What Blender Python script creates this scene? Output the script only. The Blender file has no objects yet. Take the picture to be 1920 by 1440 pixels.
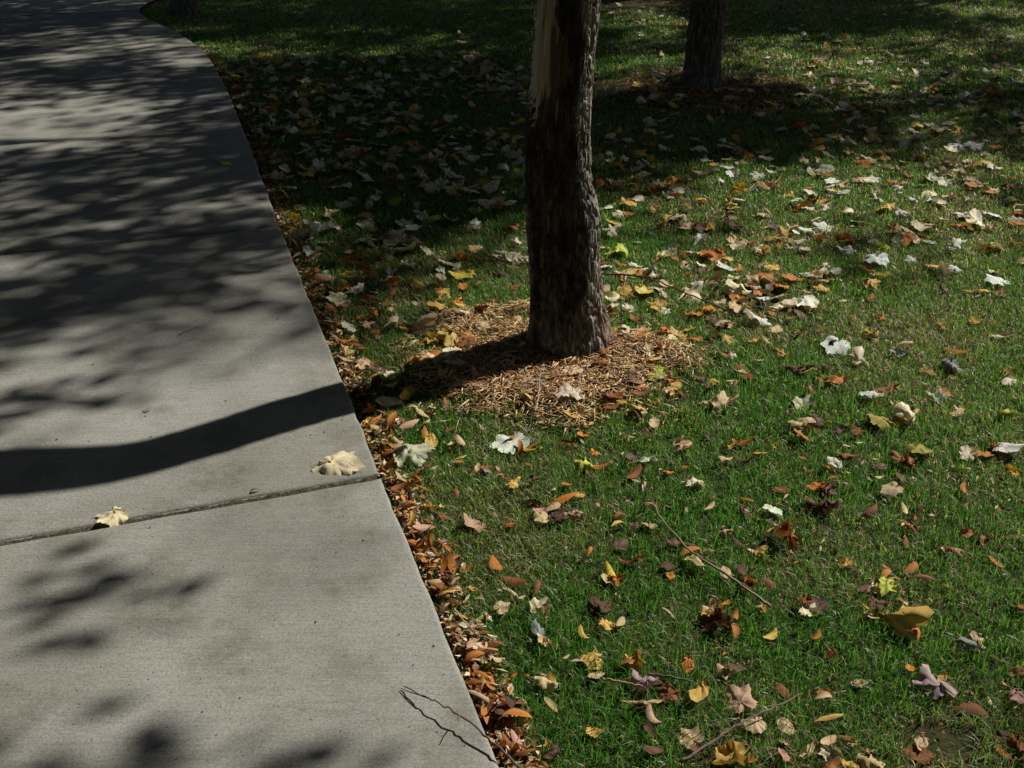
import bpy, math
import numpy as np
from mathutils import Vector

# ------------------------------------------------------------------ camera, sky, sun, exposure
scene = bpy.context.scene
COL = scene.collection
R = math.radians
rng = np.random.default_rng(11)

cam_data = bpy.data.cameras.new("camera")
cam_data.sensor_width = 36.0
cam_data.lens = 36.11
cam_data.clip_start = 0.05
cam_data.clip_end = 500.0
cam = bpy.data.objects.new("camera", cam_data)
cam.location = (0.0, 0.0, 1.6)
cam.rotation_euler = (R(62.0), 0.0, 0.0)
COL.objects.link(cam)
scene.camera = cam

SUN_EL = R(42.0)
SUN_AZ = math.atan2(0.835, 0.551)            # clockwise from +Y: the sun stands to the right, beyond the tree
world = bpy.data.worlds.new("World")
scene.world = world
world.use_nodes = True
wn = world.node_tree
wn.nodes.clear()
sky_node = wn.nodes.new("ShaderNodeTexSky")
sky_node.sky_type = 'NISHITA'
sky_node.sun_disc = False
sky_node.sun_elevation = SUN_EL
sky_node.sun_rotation = SUN_AZ
sky_node.altitude = 1600
sky_node.air_density = 0.6
sky_node.dust_density = 4.0
sky_node.ozone_density = 0.3
bg = wn.nodes.new("ShaderNodeBackground")
bg.inputs["Strength"].default_value = 0.05
wo = wn.nodes.new("ShaderNodeOutputWorld")
wn.links.new(sky_node.outputs[0], bg.inputs[0])
wn.links.new(bg.outputs[0], wo.inputs[0])

sun_data = bpy.data.lights.new("sun", 'SUN')
sun_data.energy = 5.0
sun_data.angle = R(0.85)
sun_data.color = (1.0, 0.955, 0.88)
sun = bpy.data.objects.new("sun", sun_data)
to_sun = Vector((math.sin(SUN_AZ) * math.cos(SUN_EL), math.cos(SUN_AZ) * math.cos(SUN_EL), math.sin(SUN_EL)))
sun.rotation_euler = to_sun.to_track_quat('Z', 'Y').to_euler()
sun.location = (8, 5, 9)
COL.objects.link(sun)

scene.view_settings.view_transform = 'Standard'
scene.view_settings.look = 'None'
scene.view_settings.exposure = 0.2
scene.view_settings.gamma = 1.0
scene.render.engine = 'CYCLES'
scene.cycles.max_bounces = 7
scene.cycles.diffuse_bounces = 3
scene.cycles.transmission_bounces = 4
scene.cycles.use_denoising = True

# ------------------------------------------------------------------ helpers
def link_np(name, V, F, mat=None, parent=None, smooth=False, attrs=None):
    """one mesh object from numpy arrays: V (n,3), F (m,3) or (m,4) or a list of such arrays"""
    V = np.ascontiguousarray(V, np.float32)
    Fs = F if isinstance(F, list) else [F]
    Fs = [np.asarray(f, np.int32) for f in Fs if len(f)]
    loops = np.concatenate([f.ravel() for f in Fs])
    sizes = np.concatenate([np.full(len(f), f.shape[1], np.int32) for f in Fs])
    starts = np.concatenate([[0], np.cumsum(sizes)[:-1]]).astype(np.int32)
    me = bpy.data.meshes.new(name)
    me.vertices.add(len(V)); me.vertices.foreach_set("co", V.ravel())
    me.loops.add(len(loops)); me.loops.foreach_set("vertex_index", loops)
    me.polygons.add(len(sizes)); me.polygons.foreach_set("loop_start", starts)
    me.polygons.foreach_set("loop_total", sizes)
    if smooth:
        me.polygons.foreach_set("use_smooth", np.ones(len(sizes), bool))
    for an, data in (attrs or {}).items():
        data = np.asarray(data, np.float32)
        if data.ndim == 2:
            if data.shape[1] == 3:
                data = np.concatenate([data, np.ones((len(data), 1), np.float32)], 1)
            at = me.attributes.new(an, 'FLOAT_COLOR', 'POINT'); at.data.foreach_set("color", data.ravel())
        else:
            at = me.attributes.new(an, 'FLOAT', 'POINT'); at.data.foreach_set("value", data)
    me.update(calc_edges=True); me.validate()
    if mat: me.materials.append(mat)
    o = bpy.data.objects.new(name, me)
    COL.objects.link(o)
    o.parent = parent
    return o

def empty(name, loc):
    o = bpy.data.objects.new(name, None)
    o.location = loc; o.empty_display_size = 0.2
    COL.objects.link(o)
    return o

def tag(o, label=None, cat=None, group=None, kind=None):
    if label: o["label"] = label
    if cat: o["category"] = cat
    if group: o["group"] = group
    if kind: o["kind"] = kind
    return o

def hash2(i, j, seed):
    n = (i * 374761393 + j * 668265263 + seed * 974634777) & 0xffffffff
    n = ((n ^ (n >> 13)) * 1274126177) & 0xffffffff
    return ((n ^ (n >> 16)) & 0xffff) / 65535.0

def vnoise(x, y, seed=0, px=None):
    """smooth value noise in 0..1; px = integer period in x"""
    xi = np.floor(x).astype(np.int64); yi = np.floor(y).astype(np.int64)
    fx = x - xi; fy = y - yi
    fx = fx * fx * (3 - 2 * fx); fy = fy * fy * (3 - 2 * fy)
    w = (lambda a: a % px) if px else (lambda a: a)
    a = hash2(w(xi), yi, seed); b = hash2(w(xi + 1), yi, seed)
    c = hash2(w(xi), yi + 1, seed); d = hash2(w(xi + 1), yi + 1, seed)
    return (a * (1 - fx) + b * fx) * (1 - fy) + (c * (1 - fx) + d * fx) * fy

def fbm(x, y, seed=0, octs=3):
    s = 0; a = 0.5; t = 0
    for k in range(octs):
        s = s + a * vnoise(x * 2 ** k, y * 2 ** k, seed + k * 17); t += a; a *= 0.5
    return s / t

def smooth(a, b, x):
    t = np.clip((x - a) / (b - a), 0, 1)
    return t * t * (3 - 2 * t)

# ------------------------------------------------------------------ materials
def new_mat(name):
    m = bpy.data.materials.new(name); m.use_nodes = True
    nt = m.node_tree; nt.nodes.clear()
    out = nt.nodes.new("ShaderNodeOutputMaterial")
    return m, nt, out

def N(nt, t, **kw):
    n = nt.nodes.new(t)
    for k, v in kw.items():
        if k in n.inputs: n.inputs[k].default_value = v
        else: setattr(n, k, v)
    return n

def ramp(nt, fac, stops):
    r = nt.nodes.new("ShaderNodeValToRGB")
    while len(r.color_ramp.elements) < len(stops): r.color_ramp.elements.new(0.5)
    for e, (p, c) in zip(r.color_ramp.elements, stops):
        e.position = p; e.color = (*c, 1) if len(c) == 3 else c
    nt.links.new(fac, r.inputs[0])
    return r.outputs[0]

def mixc(nt, fac, a, b, mode='MIX'):
    n = nt.nodes.new("ShaderNodeMix"); n.data_type = 'RGBA'; n.blend_type = mode
    for i, v in ((0, fac), (6, a), (7, b)):
        if isinstance(v, (int, float)): n.inputs[i].default_value = v
        elif isinstance(v, tuple): n.inputs[i].default_value = (*v, 1)
        else: nt.links.new(v, n.inputs[i])
    return n.outputs[2]

def coords(nt, kind="Object", scale=(1, 1, 1), rot=(0, 0, 0)):
    tc = nt.nodes.new("ShaderNodeTexCoord"); mp = nt.nodes.new("ShaderNodeMapping")
    mp.inputs["Scale"].default_value = scale; mp.inputs["Rotation"].default_value = rot
    nt.links.new(tc.outputs[kind], mp.inputs[0])
    return mp.outputs[0]

def noise(nt, vec, scale, detail=3, rough=0.55):
    n = N(nt, "ShaderNodeTexNoise", Scale=scale, Detail=detail, Roughness=rough)
    nt.links.new(vec, n.inputs["Vector"])
    return n.outputs["Fac"]

def leafy(name, attr, rough=0.5, trans=0.35, spec=0.3, var=0.25, bump=0.0, refl=1.0, pass_=1.0):
    """thin plant matter: reflects and lets light through; colour from a mesh attribute or the object's own colour"""
    m, nt, out = new_mat(name)
    if attr == 'OBJECT':
        c = nt.nodes.new("ShaderNodeObjectInfo").outputs["Color"]
    else:
        c = N(nt, "ShaderNodeAttribute", attribute_name=attr).outputs["Color"]
    tc = coords(nt, "Object")
    if var:
        f = noise(nt, tc, 55, 3)
        c = mixc(nt, 1.0, c, ramp(nt, f, [(0.3, (1 - var * 0.8,) * 3), (0.65, (1 + var * 0.4,) * 3)]), 'MULTIPLY')
    if attr == 'OBJECT':
        v = N(nt, "ShaderNodeAttribute", attribute_name="vein").outputs["Fac"]
        sp = ramp(nt, noise(nt, tc, 120, 2), [(0.62, (1, 1, 1)), (0.72, (0.55, 0.45, 0.4))])
        c = mixc(nt, 1.0, c, sp, 'MULTIPLY')
        c = mixc(nt, v, c, mixc(nt, 1.0, c, (1.3, 1.28, 1.2), 'MULTIPLY'))
    p = N(nt, "ShaderNodeBsdfPrincipled", Roughness=rough)
    p.inputs["Specular IOR Level"].default_value = spec
    nt.links.new(c if refl == 1.0 else mixc(nt, 1.0, c, (refl,) * 3, 'MULTIPLY'), p.inputs["Base Color"])
    t = nt.nodes.new("ShaderNodeBsdfTranslucent")
    nt.links.new(mixc(nt, 1.0, c, (1.0 * pass_, 0.92 * pass_, 0.6 * pass_), 'MULTIPLY'), t.inputs["Color"])
    if bump:
        b = N(nt, "ShaderNodeBump", Strength=bump, Distance=0.002)
        nt.links.new(noise(nt, tc, 260, 3), b.inputs["Height"])
        nt.links.new(b.outputs[0], p.inputs["Normal"])
    mx = N(nt, "ShaderNodeMixShader"); mx.inputs[0].default_value = trans
    nt.links.new(p.outputs[0], mx.inputs[1]); nt.links.new(t.outputs[0], mx.inputs[2])
    nt.links.new(mx.outputs[0], out.inputs[0])
    return m

def solid(name, build, rough=0.85, spec=0.2):
    m, nt, out = new_mat(name)
    p = N(nt, "ShaderNodeBsdfPrincipled", Roughness=rough)
    p.inputs["Specular IOR Level"].default_value = spec
    col, height, strength, dist = build(nt)
    nt.links.new(col, p.inputs["Base Color"])
    if height is not None:
        b = N(nt, "ShaderNodeBump", Strength=strength, Distance=dist)
        nt.links.new(height, b.inputs["Height"]); nt.links.new(b.outputs[0], p.inputs["Normal"])
    nt.links.new(p.outputs[0], out.inputs[0])
    return m

def build_concrete(nt):
    o = coords(nt, "Object")
    broom = coords(nt, "Object", (9, 130, 14), (0, 0, R(-18.5)))
    base = ramp(nt, noise(nt, o, 2.2, 5, 0.6), [(0.28, (0.175, 0.172, 0.148)), (0.5, (0.245, 0.243, 0.215)), (0.75, (0.305, 0.303, 0.275))])
    stain = ramp(nt, noise(nt, o, 5.5, 4, 0.65), [(0.30, (0.64, 0.63, 0.57)), (0.48, (1, 1, 1))])
    base = mixc(nt, 0.85, base, stain, 'MULTIPLY')
    wear = ramp(nt, noise(nt, o, 0.9, 3, 0.6), [(0.35, (0.80, 0.79, 0.75)), (0.6, (1.1, 1.1, 1.1))])
    base = mixc(nt, 0.8, base, wear, 'MULTIPLY')
    tea = ramp(nt, noise(nt, o, 13, 3, 0.5), [(0.66, (1, 1, 1)), (0.74, (0.72, 0.64, 0.52))])
    base = mixc(nt, 0.6, base, tea, 'MULTIPLY')
    bf = noise(nt, broom, 1.0, 3, 0.6)
    base = mixc(nt, 0.36, base, ramp(nt, bf, [(0.3, (0.72, 0.71, 0.69)), (0.6, (1.08, 1.08, 1.08))]), 'MULTIPLY')
    g = noise(nt, o, 175, 5, 0.85)
    base = mixc(nt, 0.8, base, ramp(nt, g, [(0.30, (0.36, 0.35, 0.33)), (0.5, (1, 1, 1)), (0.70, (1.6, 1.6, 1.55))]), 'MULTIPLY')
    pit = N(nt, "ShaderNodeTexVoronoi", Scale=42.0)
    nt.links.new(o, pit.inputs["Vector"])
    base = mixc(nt, 1.0, base, ramp(nt, pit.outputs["Distance"], [(0.0, (0.35, 0.32, 0.28)), (0.07, (0.4, 0.37, 0.33)), (0.1, (1, 1, 1))]), 'MULTIPLY')
    h = N(nt, "ShaderNodeMath", operation='ADD')
    nt.links.new(g, h.inputs[0]); nt.links.new(bf, h.inputs[1])
    return base, h.outputs[0], 0.5, 0.0022
MAT_CONCRETE = solid("concrete", build_concrete, 0.82, 0.25)

def build_filler(nt):
    o = coords(nt)
    c = ramp(nt, noise(nt, o, 140, 4, 0.7), [(0.3, (0.025, 0.02, 0.014)), (0.55, (0.075, 0.062, 0.042)), (0.75, (0.17, 0.15, 0.10))])
    c = mixc(nt, ramp(nt, noise(nt, o, 14, 3), [(0.5, (0, 0, 0)), (0.7, (0.5, 0.5, 0.5))]), c, (0.06, 0.07, 0.025))
    return c, noise(nt, o, 200, 3), 1.0, 0.006
MAT_FILLER = solid("joint_dirt", build_filler, 0.95, 0.1)

def build_soil(nt):
    o = coords(nt)
    c = ramp(nt, noise(nt, o, 60, 5, 0.7), [(0.3, (0.018, 0.013, 0.008)), (0.55, (0.05, 0.037, 0.022)), (0.8, (0.11, 0.085, 0.05))])
    g = ramp(nt, noise(nt, o, 9, 4), [(0.4, (0.035, 0.06, 0.014)), (0.65, (0.08, 0.075, 0.03))])
    return mixc(nt, 0.6, c, g), noise(nt, o, 130, 4, 0.7), 1.0, 0.01
MAT_SOIL = solid("soil", build_soil, 0.95, 0.1)

def build_bark(nt):
    o = coords(nt, "Object", (1, 1, 0.22))
    c = ramp(nt, noise(nt, o, 46, 5, 0.7), [(0.32, (0.05, 0.042, 0.032)), (0.5, (0.25, 0.22, 0.18)), (0.64, (0.60, 0.555, 0.475))])
    red = ramp(nt, noise(nt, coords(nt, "Object", (1, 1, 0.3)), 9, 4, 0.6), [(0.56, (0, 0, 0)), (0.68, (1, 1, 1))])
    c = mixc(nt, red, c, mixc(nt, 0.6, c, (0.27, 0.125, 0.06)))
    bark_shade = N(nt, "ShaderNodeAttribute", attribute_name="bark_shade").outputs["Fac"]
    c = mixc(nt, bark_shade, c, mixc(nt, 1.0, c, (0.26, 0.24, 0.22), 'MULTIPLY'))  # painted shade: the attribute darkens the bark colour
    h = noise(nt, coords(nt, "Object", (1, 1, 0.3)), 150, 5, 0.75)
    return c, h, 1.0, 0.010
MAT_BARK = solid("bark", build_bark, 0.92, 0.12)

def build_wood(nt):
    tone = N(nt, "ShaderNodeAttribute", attribute_name="tone").outputs["Color"]
    g = noise(nt, coords(nt, "Object", (1, 1, 0.05)), 170, 4, 0.7)
    c = mixc(nt, 0.75, tone, ramp(nt, g, [(0.3, (0.5, 0.46, 0.42)), (0.65, (1.15, 1.15, 1.15))]), 'MULTIPLY')
    return c, g, 0.9, 0.010
MAT_WOOD = solid("exposed_wood", build_wood, 0.8, 0.15)

def build_chip(nt):
    c = N(nt, "ShaderNodeAttribute", attribute_name="col").outputs["Color"]
    g = noise(nt, coords(nt), 240, 2)
    return mixc(nt, 0.5, c, ramp(nt, g, [(0.3, (0.6, 0.55, 0.5)), (0.65, (1.1, 1.1, 1.1))]), 'MULTIPLY'), None, 0, 0
MAT_CHIP = solid("wood_chip", build_chip, 0.8, 0.2)

def build_twig(nt):
    c = nt.nodes.new("ShaderNodeObjectInfo").outputs["Color"]
    g = noise(nt, coords(nt), 130, 3)
    return mixc(nt, 0.7, c, ramp(nt, g, [(0.3, (0.55, 0.5, 0.5)), (0.7, (1.2, 1.2, 1.2))]), 'MULTIPLY'), g, 0.4, 0.002
MAT_TWIG = solid("twig_bark", build_twig, 0.7, 0.3)

MAT_GRASS = leafy("grass_blade", "col", rough=0.38, trans=0.55, spec=0.45, var=0, refl=0.8, pass_=1.3)
MAT_LEAF = leafy("dry_leaf", "OBJECT", rough=0.55, trans=0.24, spec=0.25, var=0.3, bump=0.5)
MAT_LITTER = leafy("litter_scrap", "col", rough=0.6, trans=0.18, spec=0.2, var=0.2)
MAT_CROWN = leafy("crown_leaf", "col", rough=0.45, trans=0.22, spec=0.4, var=0)

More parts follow.
